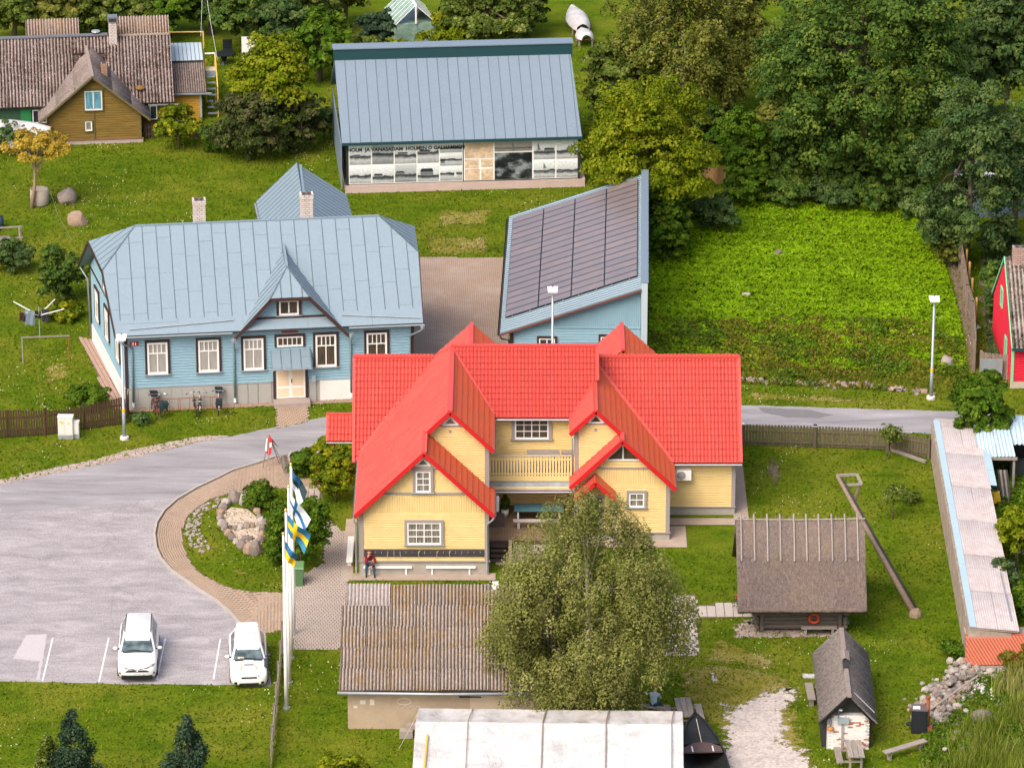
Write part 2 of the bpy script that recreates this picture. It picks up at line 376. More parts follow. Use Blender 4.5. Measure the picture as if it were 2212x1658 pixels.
soft('gravel_verge', PX((-100, 1074), (0, 1050), (120, 1025), (270, 994), (360, 974), (430, 958), (500, 945), (590, 930), (500, 938), (430, 938), (330, 959), (270, 970), (200, 990), (120, 1006), (0, 1033), (-100, 1050)), .016, M_verge, .5, .15, .42)
# painted bay lines
Mline = plain('bay_paint', (.72, .69, .70), .8, var=.2, nscale=6, dirt=((.42, .38, .39), 5, .7))
for a, b in (((114, 1377), (92, 1470)), ((235, 1377), (214, 1472)), ((357, 1379), (339, 1467)), ((476, 1380), (461, 1467))):
    p, q = G2(*a), G2(*b); structure(MB().box(-.035, .035, 0, math.dist(p, q), 0, .004).build('bay_line', Mline)).matrix_world = Matrix.Translation((q[0], q[1], .013)) @ Matrix.Rotation(math.atan2(p[1] - q[1], p[0] - q[0]) - math.pi / 2, 4, 'Z')
# gravel yard, worn patches
P_yard = PX((1562, 1545), (1600, 1528), (1635, 1508), (1668, 1500), (1700, 1490), (1727, 1496), (1722, 1512), (1697, 1523), (1690, 1535), (1705, 1548), (1712, 1570), (1706, 1590), (1725, 1608), (1745, 1618), (1762, 1660), (1790, 1720), (1540, 1720), (1556, 1605))
for k, q in enumerate([((880, 500), (1092, 500), (1092, 560), (890, 560)), ((410, 1200), (560, 1215), (600, 1275), (500, 1270)), ((300, 1490), (340, 1490), (345, 1560), (305, 1570)), ((1500, 1340), (1700, 1400), (1740, 1470), (1480, 1440)), ((930, 440), (1100, 440), (1090, 500), (900, 500)), ((60, 780), (180, 760), (190, 830), (60, 850))]): soft('sparse_lawn', PX(*q), .005, M_dry, 1.6, .25, .62, 1.3)
soft('dry_yard_grass', PX((1430, 1440), (1560, 1420), (1700, 1440), (1750, 1480), (1755, 1560), (1800, 1660), (1800, 1740), (1530, 1740), (1545, 1600), (1440, 1520)), .006, M_dry, 1.6, .2, .5)
soft('gravel_yard', PX((1540, 1530), (1600, 1505), (1640, 1485), (1668, 1480), (1700, 1472), (1745, 1480), (1745, 1515), (1722, 1530), (1722, 1600), (1760, 1612), (1785, 1660), (1810, 1740), (1530, 1740), (1540, 1605)), .010, M_gravel, 2.0, .1, .37, 2.2)
for k, q in enumerate([((1530, 1445), (1552, 1452), (1560, 1470), (1540, 1477), (1528, 1468)), ((1684, 1482), (1718, 1478), (1722, 1490), (1690, 1497)), ((1538, 1512), (1575, 1516), (1590, 1530), (1560, 1535)), ((1460, 1468), (1520, 1468), (1530, 1476), (1470, 1478)), ((1640, 1335), (1632, 1350), (1610, 1356), (1604, 1340), (1622, 1330)), ((1380, 1486), (1420, 1494), (1410, 1505), (1385, 1500))]):
    soft('worn_patch', PX(*q), .010, M_gravel, .45, .1, .44, 3)
soft('dirt_patch', PX((1652, 980), (1695, 985), (1705, 1030), (1685, 1065), (1655, 1055), (1640, 1015)), .008, M_dirt, .8, .12, .55, 2.5)
soft('dirt_path', PX((2040, 560), (2072, 560), (2092, 640), (2108, 720), (2118, 800), (2090, 812), (2080, 740), (2062, 650)), .008, M_dirt, .4, .15, .44)
sheet('shaded_soil', PX((2122, 560), (2165, 560), (2178, 760), (2135, 770), (2118, 650)), .008, M_dirt, .2, .3, 34)
for k, q in enumerate([((935, 520), (1050, 528), (1088, 556), (905, 556)), ((1600, 838), (1780, 848), (2040, 872), (2030, 884), (1800, 876), (1600, 872)), ((610, 1300 + 140), (640, 1450), (640, 1475), (615, 1470)), ((400, 1100), (440, 1085), (470, 1090), (430, 1160), (440, 1220), (405, 1180)), ((440, 408), (485, 408), (482, 414), (445, 415))]):
    soft('dry_lawn', PX(*q), .006, M_dry, 1.2, .2, .52, 1.6)
# ---- paving blocks laid one by one
def paver_mesh(name, w, l, h, mat):
    mb = MB(); e = .012; mb.add([(-w, -l, 0), (w, -l, 0), (w, l, 0), (-w, l, 0), (-w + e, -l + e, h), (w - e, -l + e, h), (w - e, l - e, h), (-w + e, l - e, h)], [(4, 5, 6, 7), (0, 1, 5, 4), (1, 2, 6, 5), (2, 3, 7, 6), (3, 0, 4, 7)])
    me = mb.mesh(name); me.materials.append(mat); return me
def paving(name, label_poly, w, l, mat, ang=0, z=.022, joint=.022, bed=None, seed=0, holes=(), bond=.5, limit=300):
    rg = random.Random(seed); base = sheet(name, label_poly, z, bed or M_joint, .03, .4)
    TM[base.name] = Matrix.Identity(4); WORLD[base.name] = False
    c, s = math.cos(R(ang)), math.sin(R(ang)); loc = [(x * c + y * s, -x * s + y * c) for x, y in label_poly]
    xs = [p[0] for p in loc]; ys = [p[1] for p in loc]; mats = []; r = 0; y = min(ys)
    X, Y, A = [], [], []
    while y < max(ys):
        x = min(xs) + (bond * w if r % 2 else 0)
        while x < max(xs):
            X.append(x * c - y * s); Y.append(x * s + y * c); x += w
        y += l; r += 1
    ok = inside_np(label_poly, np.array(X), np.array(Y)) if X else []
    for hpoly in holes: ok &= ~inside_np(hpoly, np.array(X), np.array(Y))
    me = paver_mesh(name + '_block', (w - joint) / 2, (l - joint) / 2, .03, mat)
    for px, py, k in zip(X, Y, ok):
        if k: mats.append(Matrix.Translation((px, py, z - .012 + rg.uniform(0, .008))) @ Matrix.Rotation(R(ang) + rg.uniform(-.03, .03), 4, 'Z') @ Matrix.Rotation(rg.uniform(-.02, .02), 4, 'X'))
    pieces(base, 'paving_block', me, mats, limit, 'paving_blocks'); return base
M_joint = gravel_mat('joint_sand', (.15, .115, .075), .2)
M_pav_tan = plain('tan_block', (.37, .27, .20), .9, var=.16, nscale=.7, dirt=((.17, .13, .09), 1.0, .5), fine=.35)
M_pav_pink = plain('pale_block', (.40, .335, .295), .9, var=.2, nscale=1.2, dirt=((.28, .22, .18), 1.3, .5), fine=.3)
M_pav_grey = plain('grey_block', (.46, .41, .37), .9, var=.12, nscale=1, fine=.3)
M_pav_brown = plain('brown_block', (.34, .245, .19), .9, var=.16, nscale=.5, dirt=((.50, .42, .37), .45, .75), fine=.35)
# curved path: blocks follow the curve
def ribbon(outer, inner, n):
    def arc(pts):
        d = [0]
        for a, b in zip(pts, pts[1:]): d.append(d[-1] + math.dist(a, b))
        return d
    do, di = arc(outer), arc(inner)
    def at(pts, d, t):
        s = t * d[-1]
        for i in range(len(d) - 1):
            if s <= d[i + 1] + 1e-9:
                k = (s - d[i]) / (d[i + 1] - d[i]); return (pts[i][0] + (pts[i + 1][0] - pts[i][0]) * k, pts[i][1] + (pts[i + 1][1] - pts[i][1]) * k)
        return pts[-1]
    return [(at(outer, do, i / n), at(inner, di, i / n)) for i in range(n + 1)], do[-1]
path = sheet('footpath', CURB + list(reversed(INNER)), .020, M_joint); TM[path.name] = Matrix.Identity(4); WORLD[path.name] = False
rib, plen = ribbon(CURB[1:], INNER, 200); mats = []; rg = random.Random(4)
pave_a = paver_mesh('path_block', .096, .052, .03, M_pav_tan)
for row in range(40):
    s = (row % 2) * .5
    while s < 200 * 1.0:
        i = min(199, int(s)); f = s - i
        o = Vector(rib[i][0]).lerp(Vector(rib[i + 1][0]), f); q = Vector(rib[i][1]).lerp(Vector(rib[i + 1][1]), f); W = (q - o).length
        off = .22 + row * .125
        if off < W - .05:
            p = o + (q - o).normalized() * off; a = Vector(rib[i + 1][0]).lerp(Vector(rib[i + 1][1]), off / W) - Vector(rib[i][0]).lerp(Vector(rib[i][1]), off / W)
            L = max(a.length, .02); mats.append(Matrix.Translation((p.x, p.y, .010 + rg.uniform(0, .007))) @ Matrix.Rotation(math.atan2(a.y, a.x), 4, 'Z')); s += .215 / L
        else: s += 3
pieces(path, 'paving_block', pave_a, mats, 300, 'paving_blocks')
# kerb stones along the outer curve
M_kerb = plain('kerb_concrete', (.40, .36, .33), .9, var=.12, nscale=2, fine=.3)
kerb = thing('kerb', 'low concrete kerb edging the curved block path beside the car park', 'kerb', (0, 0, 0), world=True); kd = []
cur = densify(CURB[1:] , .55)
for p, q in zip(cur, cur[1:]):
    if math.dist(p, CURB[-1]) < .1: break
    if math.dist(p, q) < 1.5: MB().bar((p[0], p[1], .05), (q[0] * .97 + p[0] * .03, q[1] * .97 + p[1] * .03, .05), .11, .13).build('kerb_stone', M_kerb, kerb)
P_fore = [CURB[0]] + PX((645, 1012), (688, 1026), (696, 1062), (640, 1066), (600, 1054)) + [INNER[0]]
paving('forecourt', [CURB[0], CURB[1], INNER[0]] + PX((640, 1060), (696, 1058), (688, 1026), (645, 1012)), .21, .125, M_pav_tan, 14, .021, seed=2, limit=150)
paving('path_apron', [INNER[-1], INNER[-2]] + [CURB[-1]] + PX((556, 1372), (600, 1362), (622, 1362), (622, 1282)), .21, .125, M_pav_tan, -38, .019, seed=3, limit=200)
P_walk = PX((706, 1118), (757, 1160), (752, 1240), (745, 1330), (734, 1401), (626, 1401), (622, 1362), (622, 1282), (655, 1240), (700, 1217), (701, 1145))
paving('walkway', P_walk, .17, .21, M_pav_pink, 0, .023, seed=5)
paving('slab_walk', PX((650, 1052), (694, 1050), (697, 1078), (655, 1082)), .45, .3, M_pav_pink, 90, .028, seed=6)
P_court = PX((898, 556), (1094, 558), (1098, 700), (1100, 872), (1000, 878), (880, 876), (890, 760))
paving('courtyard', P_court, .235, .19, M_pav_brown, 2, .022, seed=7)
P_doorpath = PX((597, 872), (664, 868), (666, 911), (598, 926))
paving('door_path', P_doorpath, .22, .2, M_pav_tan, 7, .024, seed=8)
paving('side_path', PX((171, 728), (204, 735), (240, 815), (277, 884), (247, 886), (205, 800)), .42, .22, plain('red_brown_block', (.36, .24, .19), .9, var=.2, fine=.3), 106, .022, seed=9, limit=150)
paving('hut_path', PX((1500, 1307), (1634, 1303), (1642, 1332), (1500, 1336)), .42, .40, M_pav_grey, 0, .024, seed=10, bond=0)
paving('yard_walk', PX((1452, 1285), (1503, 1284), (1509, 1412), (1440, 1412)), .26, .42, M_pav_grey, 0, .022, seed=11)
P_apron = [(11.0, -17.6), (11.75, -17.6), (11.75, -9), (11.0, -9)]
M_conc = plain('apron_concrete', (.38, .30, .24), .9, var=.2, nscale=1.2, dirt=((.22, .13, .08), 1.6, .6), fine=.3)
for q in ([(7.6, -17.75), (11.85, -17.75), (11.85, -8.6), (11.1, -8.6), (11.1, -16.9), (7.6, -16.9)], [(7.6, -20.5), (8.65, -20.5), (8.65, -17.9), (7.6, -17.9)], [(2.6, -20.5), (7.6, -20.5), (7.6, -19.5), (2.6, -19.5)], [(-7.75, -24.45), (-.8, -24.45), (-.8, -23.6), (-7.75, -23.6)], [(-8.3, -24.45), (-7.76, -24.45), (-7.76, -17), (-8.3, -17)], [(-.8, -22.6), (3.0, -22.6), (3.0, -21.1), (-.8, -21.1)]):
    sheet('house_apron', q, .03, M_conc)
NOGRASS = [P_lot, P_yard, P_walk, P_court, P_doorpath, CURB + list(reversed(INNER)), PX((171, 728), (204, 735), (277, 884), (247, 886)), PX((1500, 1305), (1640, 1303), (1642, 1334), (1500, 1336)), PX((1452, 1285), (1503, 1284), (1509, 1412), (1440, 1412)), [INNER[-1], CURB[-1]] + PX((556, 1372), (622, 1362), (622, 1282)), PX((634, 980), (696, 1020), (696, 1080), (600, 1056), (555, 1001)), [(-8.3, -24.45), (3, -24.45), (3, -8), (-8.3, -8)], [(2.9, -20.5), (11.85, -20.5), (11.85, -8), (2.9, -8)]]
def scatter(n, poly=None, rect=None, rng=None, avoid=()):
    if poly: xs = [p[0] for p in poly]; ys = [p[1] for p in poly]; rect = (min(xs), max(xs), min(ys), max(ys))
    x = rng.uniform(rect[0], rect[1], n); y = rng.uniform(rect[2], rect[3], n); ok = np.ones(n, bool)
    if poly: ok &= inside_np(poly, x, y)
    for a in avoid: ok &= ~inside_np(a, x, y)
    return x[ok], y[ok]
def blades(name, x, y, h, w, mat, rng, lean=.35):
    n = len(x); a = rng.uniform(0, 6.283, n); hh = h * rng.uniform(.4, 1.25, n); ww = w * rng.uniform(.6, 1.3, n)
    lx = rng.normal(0, lean, n) * hh; ly = rng.normal(0, lean, n) * hh; V = np.zeros((n, 3, 3))
    tn = np.clip(.5 + .22 * np.sin(x * .55 + np.sin(y * .3)) + .2 * np.sin(y * .8 + 1.7 * np.sin(x * .25)) + rng.normal(0, .16, n), 0, 1); V[:, 0] = np.c_[x - np.cos(a) * ww, y - np.sin(a) * ww, np.zeros(n)]; V[:, 1] = np.c_[x + np.cos(a) * ww, y + np.sin(a) * ww, np.zeros(n)]; V[:, 2] = np.c_[x + lx, y + ly, hh]
    me = fast_mesh(name, V, 3, tn); me.materials.append(mat); o = link(bpy.data.objects.new(name, me)); return stuff(o)
M_tuft = leafmat('grass_tufts', [sc(GD, 1.2), GM, sc(GM, 1.25), sc(GL, 1.1), (.21, .195, .03)], .8, .2, .5)
rng = np.random.default_rng(3)
x, y = scatter(260000, rect=(-32, 34, -50, 60), rng=rng, avoid=NOGRASS); blades('grass', x, y, .10, .055, M_tuft, rng, .6)
# clover flowers in the lawns
x, y = scatter(15000, rect=(-30, 30, -46, 45), rng=rng, avoid=NOGRASS)
k = (np.sin(x * .5 + 1) + np.sin(y * .43 + x * .2) + np.sin(x * 1.3 - y * .9)) > .9; x, y = x[k], y[k]; n = len(x)
V = np.zeros((n, 4, 3)); r_ = rng.uniform(.007, .017, n)
for i, (dx, dy) in enumerate(((-1, -1), (1, -1), (1, 1), (-1, 1))): V[:, i] = np.c_[x + dx * r_, y + dy * r_, np.full(n, .11 + dy * .02)]
me = fast_mesh('clover_flowers', V, 4); me.materials.append(plain('clover_white', (.55, .54, .40), .8)); stuff(link(bpy.data.objects.new('clover_flowers', me)))
# ================================================================== BUILDING HELPERS
M_white = plain('white_paint', (.78, .77, .75), .5, var=.05, nscale=2)
M_glass = NT('window_glass').fin((.025, .035, .04), .08, 0, .5)
def curtain_glass(name, c, c2):
    t = NT(name); n = t.noise(t.pos(scale=(9, 9, 1.2)), 1.5, 3, .6); col = t.ramp(n, [(.35, c), (.62, c2)])
    t.b.inputs['Coat Weight'].default_value = .6; t.b.inputs['Coat Roughness'].default_value = .06
    return t.fin(col, .5, 0, .5)
M_curt = curtain_glass('curtained_glass', (.26, .25, .235), (.33, .31, .28)); M_curt2 = curtain_glass('dim_curtain_glass', (.07, .07, .07), (.27, .23, .18)); M_curt3 = curtain_glass('dark_room_glass', (.015, .02, .02), (.09, .055, .03))
M_zinc = plain('zinc_gutter', (.42, .45, .48), .45, .5, var=.1, nscale=2)
def window(parent, pl, x0, x1, y0, y1, rows, glass, frame=None, casing=None, cw=.11, sill=None, bw=.07, mw=.035, mull=False, casing_bottom=False, label=None):
    """window > pane, casing, sill.  rows from the top: (share of height, panes across)"""
    frame = frame or M_white; f = MB(); dB, dF = .03, .12
    f.boxp(pl, x0, x1, y0, y0 + bw, dB, dF); f.boxp(pl, x0, x1, y1 - bw, y1, dB, dF)
    f.boxp(pl, x0, x0 + bw, y0 + bw, y1 - bw, dB, dF); f.boxp(pl, x1 - bw, x1, y0 + bw, y1 - bw, dB, dF)
    ix0, ix1, iy0, iy1 = x0 + bw, x1 - bw, y0 + bw, y1 - bw; top = iy1; panes = []
    tot = sum(r[0] for r in rows)
    for ri, (sh, nc) in enumerate(rows):
        bot = top - (iy1 - iy0) * sh / tot
        if ri: f.boxp(pl, ix0, ix1, top - mw / 2, top + mw / 2, dB, dF - .01)
        for c in range(nc):
            a = ix0 + (ix1 - ix0) * c / nc; b = ix0 + (ix1 - ix0) * (c + 1) / nc
            m_ = bw * .8 if (mull and c == nc // 2) else mw
            if c: f.boxp(pl, a - m_ / 2, a + m_ / 2, bot + mw / 2, top - mw / 2, dB, dF - .012)
            panes.append((a + .004, b - .004, bot + .004, top - .004))
        top = bot
    w = f.build('window', frame, parent, label=label)
    for p in panes: MB().boxp(pl, *p, .06, .072).build('pane', glass, w)
    if casing:
        c = MB(); e = .10
        c.boxp(pl, x0 - cw, x1 + cw, y1, y1 + cw, .01, e + .04); c.boxp(pl, x0 - cw, x0, y0, y1, .01, e + .035); c.boxp(pl, x1, x1 + cw, y0, y1, .01, e + .035)
        if casing_bottom: c.boxp(pl, x0 - cw, x1 + cw, y0 - cw * .8, y0, .01, e + .035)
        c.build('casing', casing, w)
    if sill: MB().boxp(pl, x0 - cw - .05, x1 + cw + .05, y0 - .05, y0 - .005, .01, .19).build('sill', sill, w)
    return w
def tri_window(parent, pl, xc, y0, hw, h, glass, frame=None, bar=False):
    fr = frame or M_white; m = MB(); t = .07
    P = [(xc - hw, y0), (xc + hw, y0), (xc, y0 + h)]
    m.boxp(pl, xc - hw, xc + hw, y0 - t, y0, .02, .11)
    for s in (-1, 1): m.prism(pl, [(xc + s * hw, y0), (xc, y0 + h), (xc, y0 + h - t * 1.6), (xc + s * (hw - t * 1.9), y0)][::s], .02, .105)
    if bar: m.boxp(pl, xc - .025, xc + .025, y0, y0 + h - t, .02, .10)
    w = m.build('window', fr, parent); k = t * 1.7
    MB().prism(pl, [(xc - hw + k * 1.2, y0 + .004), (xc + hw - k * 1.2, y0 + .004), (xc, y0 + h - k * 1.2)], .02, .07).build('pane', glass, w); return w
def downpipe(parent, pts, r, mat, name='downpipe'): return MB().tube(pts, r, 8).build(name, mat, parent, True)
def gutter(parent, p, q, mat, r=.07):
    m = MB(); p = Vector(p); q = Vector(q); d = (q - p).normalized(); s = d.cross(Vector((0, 0, 1))).normalized(); vs = []; n = 6
    for e in (p, q):
        for rr in (r, r * .8): vs += [e + s * math.cos(math.pi * j / n) * rr + Vector((0, 0, -math.sin(math.pi * j / n) * rr)) for j in range(n + 1)]
    k = n + 1; fs = []
    for j in range(n): fs += [(j, j + 1, 2 * k + j + 1, 2 * k + j), (k + j + 1, k + j, 3 * k + j, 3 * k + j + 1)]
    m.add(vs, fs); return m.build('gutter', mat, parent, True)
def tile_mesh(name, w, l, mat, h=.042):
    m = MB(); n = 5; xs = [-w / 2 + w * i / n for i in range(n + 1)]; prof = [.3, .75, 1.0, .75, .3, .15]; prof = [h * math.sin(math.pi * i / n) ** .75 for i in range(n + 1)]
    vs = [(x, -l / 2, .052 + z) for x, z in zip(xs, prof)] + [(x, l / 2 + .03, .004 + z) for x, z in zip(xs, prof)] + [(x, -l / 2, .042 + z * .9) for x, z in zip(xs, prof)]
    k = n + 1; m.add(vs, [(i, i + 1, k + i + 1, k + i) for i in range(n)] + [(2 * k + i, 2 * k + i + 1, i + 1, i) for i in range(n)])
    me = m.mesh(name); me.materials.append(mat); return me
def tile_field(pl, poly2, w, l):
    """poly2 in plane coords, returns matrices"""
    xs = [p[0] for p in poly2]; ys = [p[1] for p in poly2]; X, Y = np.meshgrid(np.arange(min(xs) + w / 2, max(xs), w), np.arange(min(ys) + l / 2, max(ys), l)); X = X.ravel(); Y = Y.ravel()
    k = inside_np(poly2, X, Y); return [pl.mat(x, y, 0) for x, y in zip(X[k], Y[k])]
def corr_sheet(name, w, l, mat, pitch=.177, amp=.028, seg=4):
    m = MB(); nw = int(round(w / pitch)); n = nw * seg; xs = [-w / 2 + w * i / n for i in range(n + 1)]; zz = [amp * math.cos(2 * math.pi * i / seg) for i in range(n + 1)]
    k = n + 1; t = .012
    vs = [(x, -l / 2, z + .03) for x, z in zip(xs, zz)] + [(x, l / 2, z + .015) for x, z in zip(xs, zz)] + [(x, -l / 2, z + .03 - t) for x, z in zip(xs, zz)]
    m.add(vs, [(i, i + 1, k + i + 1, k + i) for i in range(n)] + [(2 * k + i, 2 * k + i + 1, i + 1, i) for i in range(n)])
    mats = mat if isinstance(mat, tuple) else (mat,); me = m.mesh(name)
    for q in mats: me.materials.append(q)
    if len(mats) > 1: me.polygons.foreach_set('material_index', [1 if (i % n) % seg in ((1, 2) if seg == 4 else (2, 3)) else 0 for i in range(2 * n)])  # trough faces take the darker second material: their shade put into the colour
    me.polygons.foreach_set('use_smooth', [True] * len(me.polygons)); return me
def corr_field(parent, pl, x0, x1, y0, y1, w, l, mat, name='roof_sheet', pitch=.177, amp=.028, jit=.01, skip=None, seed=0, poly=None, seg=4):
    rg = random.Random(seed); nx = max(1, round((x1 - x0) / w)); ny = max(1, round((y1 - y0) / l)); w = (x1 - x0) / nx; l = (y1 - y0) / ny
    me = corr_sheet(name, w, l + .06, mat, w / max(1, round(w / pitch)), amp, seg); mats = []
    for j in range(ny):
        for i in range(nx):
            cx, cy = x0 + (i + .5) * w, y0 + (j + .5) * l
            if poly and not inside(poly, cx, cy): continue
            if skip and skip(cx, cy): continue
            mats.append(pl.mat(cx + rg.uniform(-jit, jit), cy + rg.uniform(-jit, jit), rg.uniform(0, .012)) @ Matrix.Rotation(rg.uniform(-.004, .004), 4, 'Z'))
    pieces(parent, name, me, mats, 300)
def asb_mat(name, base, light, moss, k1=.55, k2=.5, seed=0.0, spots=.5):
    t = NT(name); p = t.pos(); n = t.noise(t.pos(scale=(1, 1, 1)), .55, 4, .6); f = t.noise(p, 7, 5, .75)
    c = t.ramp(f, [(.3, sc(base, .55)), (.5, base), (.72, light)])
    c = t.mix(t.math('MULTIPLY', t.rnd(), .35), c, sc(base, .6))
    mk = t.math('MULTIPLY', t.ramp(n, [(k1 - .1, 0.0), (k1 + .12, 1.0)]), t.ramp(t.noise(p, 3.2, 5, .75), [(.42, 0.0), (.56, 1.0)]))
    c = t.mix(t.math('MULTIPLY', mk, k2), c, moss)
    c = t.mix(t.ramp(t.noise(p, 9, 2, .5), [(.66, 0.0), (.70, spots)]), c, (.55, .50, .46))
    c = t.mix(t.ramp(t.noise(t.pos(scale=(1, 1, 1)), 5.5, 3, .6, 1.0), [(.62, 0.0), (.68, spots)]), c, sc(base, .22))
    t.bump(f, .5, .03); return t.fin(c, .95, 0, .1)
# ================================================================== YELLOW HOUSE
M_yel = plain('yellow_board', (.72, .54, .24), .7, var=.06, nscale=1.2, dirt=((.55, .36, .12), 2.5, .3))
M_yel2 = plain('cream_picket', (.74, .55, .24), .7, var=.05, nscale=1.2)
M_gtrim = plain('grey_trim', (.29, .255, .245), .7, var=.06)
def red_roof_mat(name, c, tint, band=0):
    t = NT(name); p = t.pos(); n = t.noise(t.pos(scale=(1.2, .5, .5)), .8, 5, .65)
    col = t.mix(t.ramp(n, [(.35, 0), (.7, .5)]), c, sc(c, .80)); col = t.mix(t.ramp(t.noise(t.pos(scale=(2.5, .5, .5)), 1.6, 6, .75), [(.48, 0), (.72, .55)]), col, (.40, .085, .062)); col = t.mix(t.math('MULTIPLY', t.rnd(), .14), col, sc(c, .7))
    if band:
        bn = t.noise(t.pos(scale=(0, 1, 0)), .95, 2, .5); col = t.mix(t.ramp(bn, [(.38, 0), (.46, .8), (.54, .1), (.64, .75)]), col, sc(c, .80)); col = t.mix(t.ramp(t.noise(t.pos(scale=(.6, 3, .6)), 1.3, 6, .75), [(.4, 0), (.75, .5)]), col, (.52, .13, .09))
    if tint: col = t.mix(t.ramp(t.noise(p, .9, 4, .6), [(.3, tint[1] * .4), (.7, tint[1])]), col, tint[0])
    return t.fin(col, .5, 0, .35)
M_red = red_roof_mat('red_roof_tile', (.485, .053, .040), None); M_redL = red_roof_mat('side_red_tile', (.485, .055, .042), None, 1); M_redorg = red_roof_mat('orange_red_tile', (.60, .072, .036), ((.42, .105, .022), .6))  # last one: red with a patchy orange mix, for the right-facing slopes
M_redtrim = plain('red_flashing', (.52, .060, .046), .45, var=.05); M_barge = plain('dark_red_barge', (.50, .012, .014), .5, var=.08)
M_plinth = plain('render_plinth', (.36, .33, .29), .9, var=.15, nscale=1.5, dirt=((.2, .17, .14), 2, .5), fine=.25)
M_flash = plain('dull_metal', (.35, .39, .43), .5, .4, var=.2, nscale=3, dirt=((.18, .11, .07), 1.5, .6))
Y = thing('yellow_house', 'yellow boarded house with bright red tiled roofs, two stepped front gables and a balcony', 'house', (1.8, -16.5, 0), world=True)
ym = MB()
# bodies (core walls behind the boards)
def core(pts_xz, y0, y1): ym.prism(Pl((0, y1, 0), (1, 0, 0), (0, 0, 1)), pts_xz, 0, y1 - y0)
K = .975
core([(-7.42, .5), (-1.15, .5), (-1.15, 3.35), (-4.24, 6.35), (-7.42, 3.3)], -23.68, -16.9)
core([(-4.6, 3), (-1.15, 3), (-1.15, 5.65), (-3.0, 7.5), (-4.6, 6.0)], -21.38, -14.2)
core([(3.11, .4), (7.76, .4), (7.76, 3.0), (5.42, 5.25), (3.11, 3.0)], -19.54, -16.9)
core([(3.11, 3), (5.9, 3), (5.9, 4.8), (4.13, 6.5), (3.11, 5.5)], -18.73, -14.6)
core([(-7.4, .4), (11.13, .4), (11.13, 3.1), (-7.4, 3.1)], -16.39, -8.9)
core([(-1.15, .4), (3.11, .4), (3.11, 5.6), (-1.15, 5.6)], -16.88, -14.0)
core([(-3.0, 5.5), (4.2, 5.5), (4.2, 7.0), (-3.0, 7.0)], -14.9, -12.2)
for x in (11.0,): ym.prism(Pl((x + .12, -16.4, 0), (0, 1, 0), (0, 0, 1)), [(0, 3), (7.5, 3), (3.8, 6.7)], -.1, 0)
ym.prism(Pl((-7.39, -8.9, 0), (0, -1, 0), (0, 0, 1)), [(0, 3), (7.5, 3), (3.75, 6.7)], -.1, 0)
ym.prism(Pl((4.19, -15.4, 0), (0, 1, 0), (0, 0, 1)), [(0, 6.5), (3.4, 6.5), (1.8, 7.7)], -.1, 0)
ym.build('wall', M_yel, Y)
for a in ((-7.44, -1.12, -23.72, -16, 0, .70), (3.07, 7.8, -19.58, -16, 0, .40), (-7.42, 11.16, -16.43, -8.88, 0, .42)): B(*a).build('plinth', M_plinth, Y)
for a in ((-7.5, -1.06, -23.80, -23.70, .70, .76), (3.02, 7.86, -19.66, -19.56, .40, .45), (7.8, 11.22, -16.50, -16.40, .42, .47)): B(*a).build('drip_board', M_gtrim, Y)
FL = wall_plane(0, -23.7); FU = wall_plane(0, -21.4); RL = wall_plane(0, -19.56); RU = wall_plane(0, -18.75); MR = wall_plane(0, -16.41); MC = wall_plane(0, -16.9)
gL = lambda x: 6.52 - K * abs(x + 4.24); PB = .125
def gab(x0, x1, xc, zt, z0, z1):
    p = [(x0, z0), (x1, z0), (x1, 20), (x0, 20)]; p = clip(p, 0, 1, z1)
    p = clip(p, K, 1, zt + K * xc); return clip(p, -K, 1, zt - K * xc)
planks(Y, FL, gab(-7.22, -1.33, -4.24, 6.42, .76, 3.27), PB, M_yel)
planks(Y, FL, gab(-7.44, -1.13, -4.24, 6.42, 3.27, 4.26), .12, M_yel, 90, 'vertical_board', .02, .006)
planks(Y, FL, gab(-7.44, -4.3, -4.24, 6.42, 4.36, 5.58), .12, M_yel, -48, 'diagonal_board', .016, .01)
planks(Y, FL, gab(-4.3, -1.13, -4.24, 6.42, 4.36, 5.58), .12, M_yel, 48, 'diagonal_board', .016, .01)
planks(Y, FL, gab(-7.44, -1.13, -4.24, 6.42, 5.66, 6.5), PB, M_yel)
for z, p in ((4.26, 4.36), (5.58, 5.66)):
    q = gab(-7.44, -1.13, -4.24, 6.4, z, p); slab(Y, FL, q, 0, .075, M_gtrim, 'rail_board')
planks(Y, FU, gab(-4.6, -1.32, -3.0, 7.7, 3.2, 7.7), PB, M_yel)
planks(Y, RL, gab(3.27, 7.6, 5.42, 5.38, .45, 2.98), PB, M_yel)
planks(Y, RL, gab(3.09, 7.78, 5.42, 5.38, 2.98, 3.86), .12, M_yel, 90, 'vertical_board', .02, .006)
planks(Y, RL, gab(3.09, 7.78, 5.42, 5.38, 3.94, 5.38), PB, M_yel)
slab(Y, RL, gab(3.09, 7.78, 5.42, 5.36, 3.86, 3.94), 0, .075, M_gtrim, 'rail_board')
planks(Y, RU, gab(3.27, 5.9, 4.13, 6.64, 2.9, 6.7), PB, M_yel)
planks(Y, MR, [(7.85, .47), (11.0, .47), (11.0, 3.05), (7.85, 3.05)], PB, M_yel)
planks(Y, MC, [(-1.12, .76), (3.08, .76), (3.08, 5.55), (-1.12, 5.55)], PB, M_yel)
for pl, x0, x1, z0, z1 in ((FL, -7.46, -7.22, .74, 3.35), (FL, -1.33, -1.11, .74, 3.4), (FU, -1.33, -1.11, 3.3, 5.7), (RL, 3.07, 3.27, .42, 3.05), (RL, 7.6, 7.8, .42, 3.05), (RU, 3.07, 3.27, 3, 5.45), (MR, 10.98, 11.17, .45, 3.05)):
    MB().boxp(pl, x0, x1, z0, z1, 0, .075).build('corner_board', M_gtrim, Y)
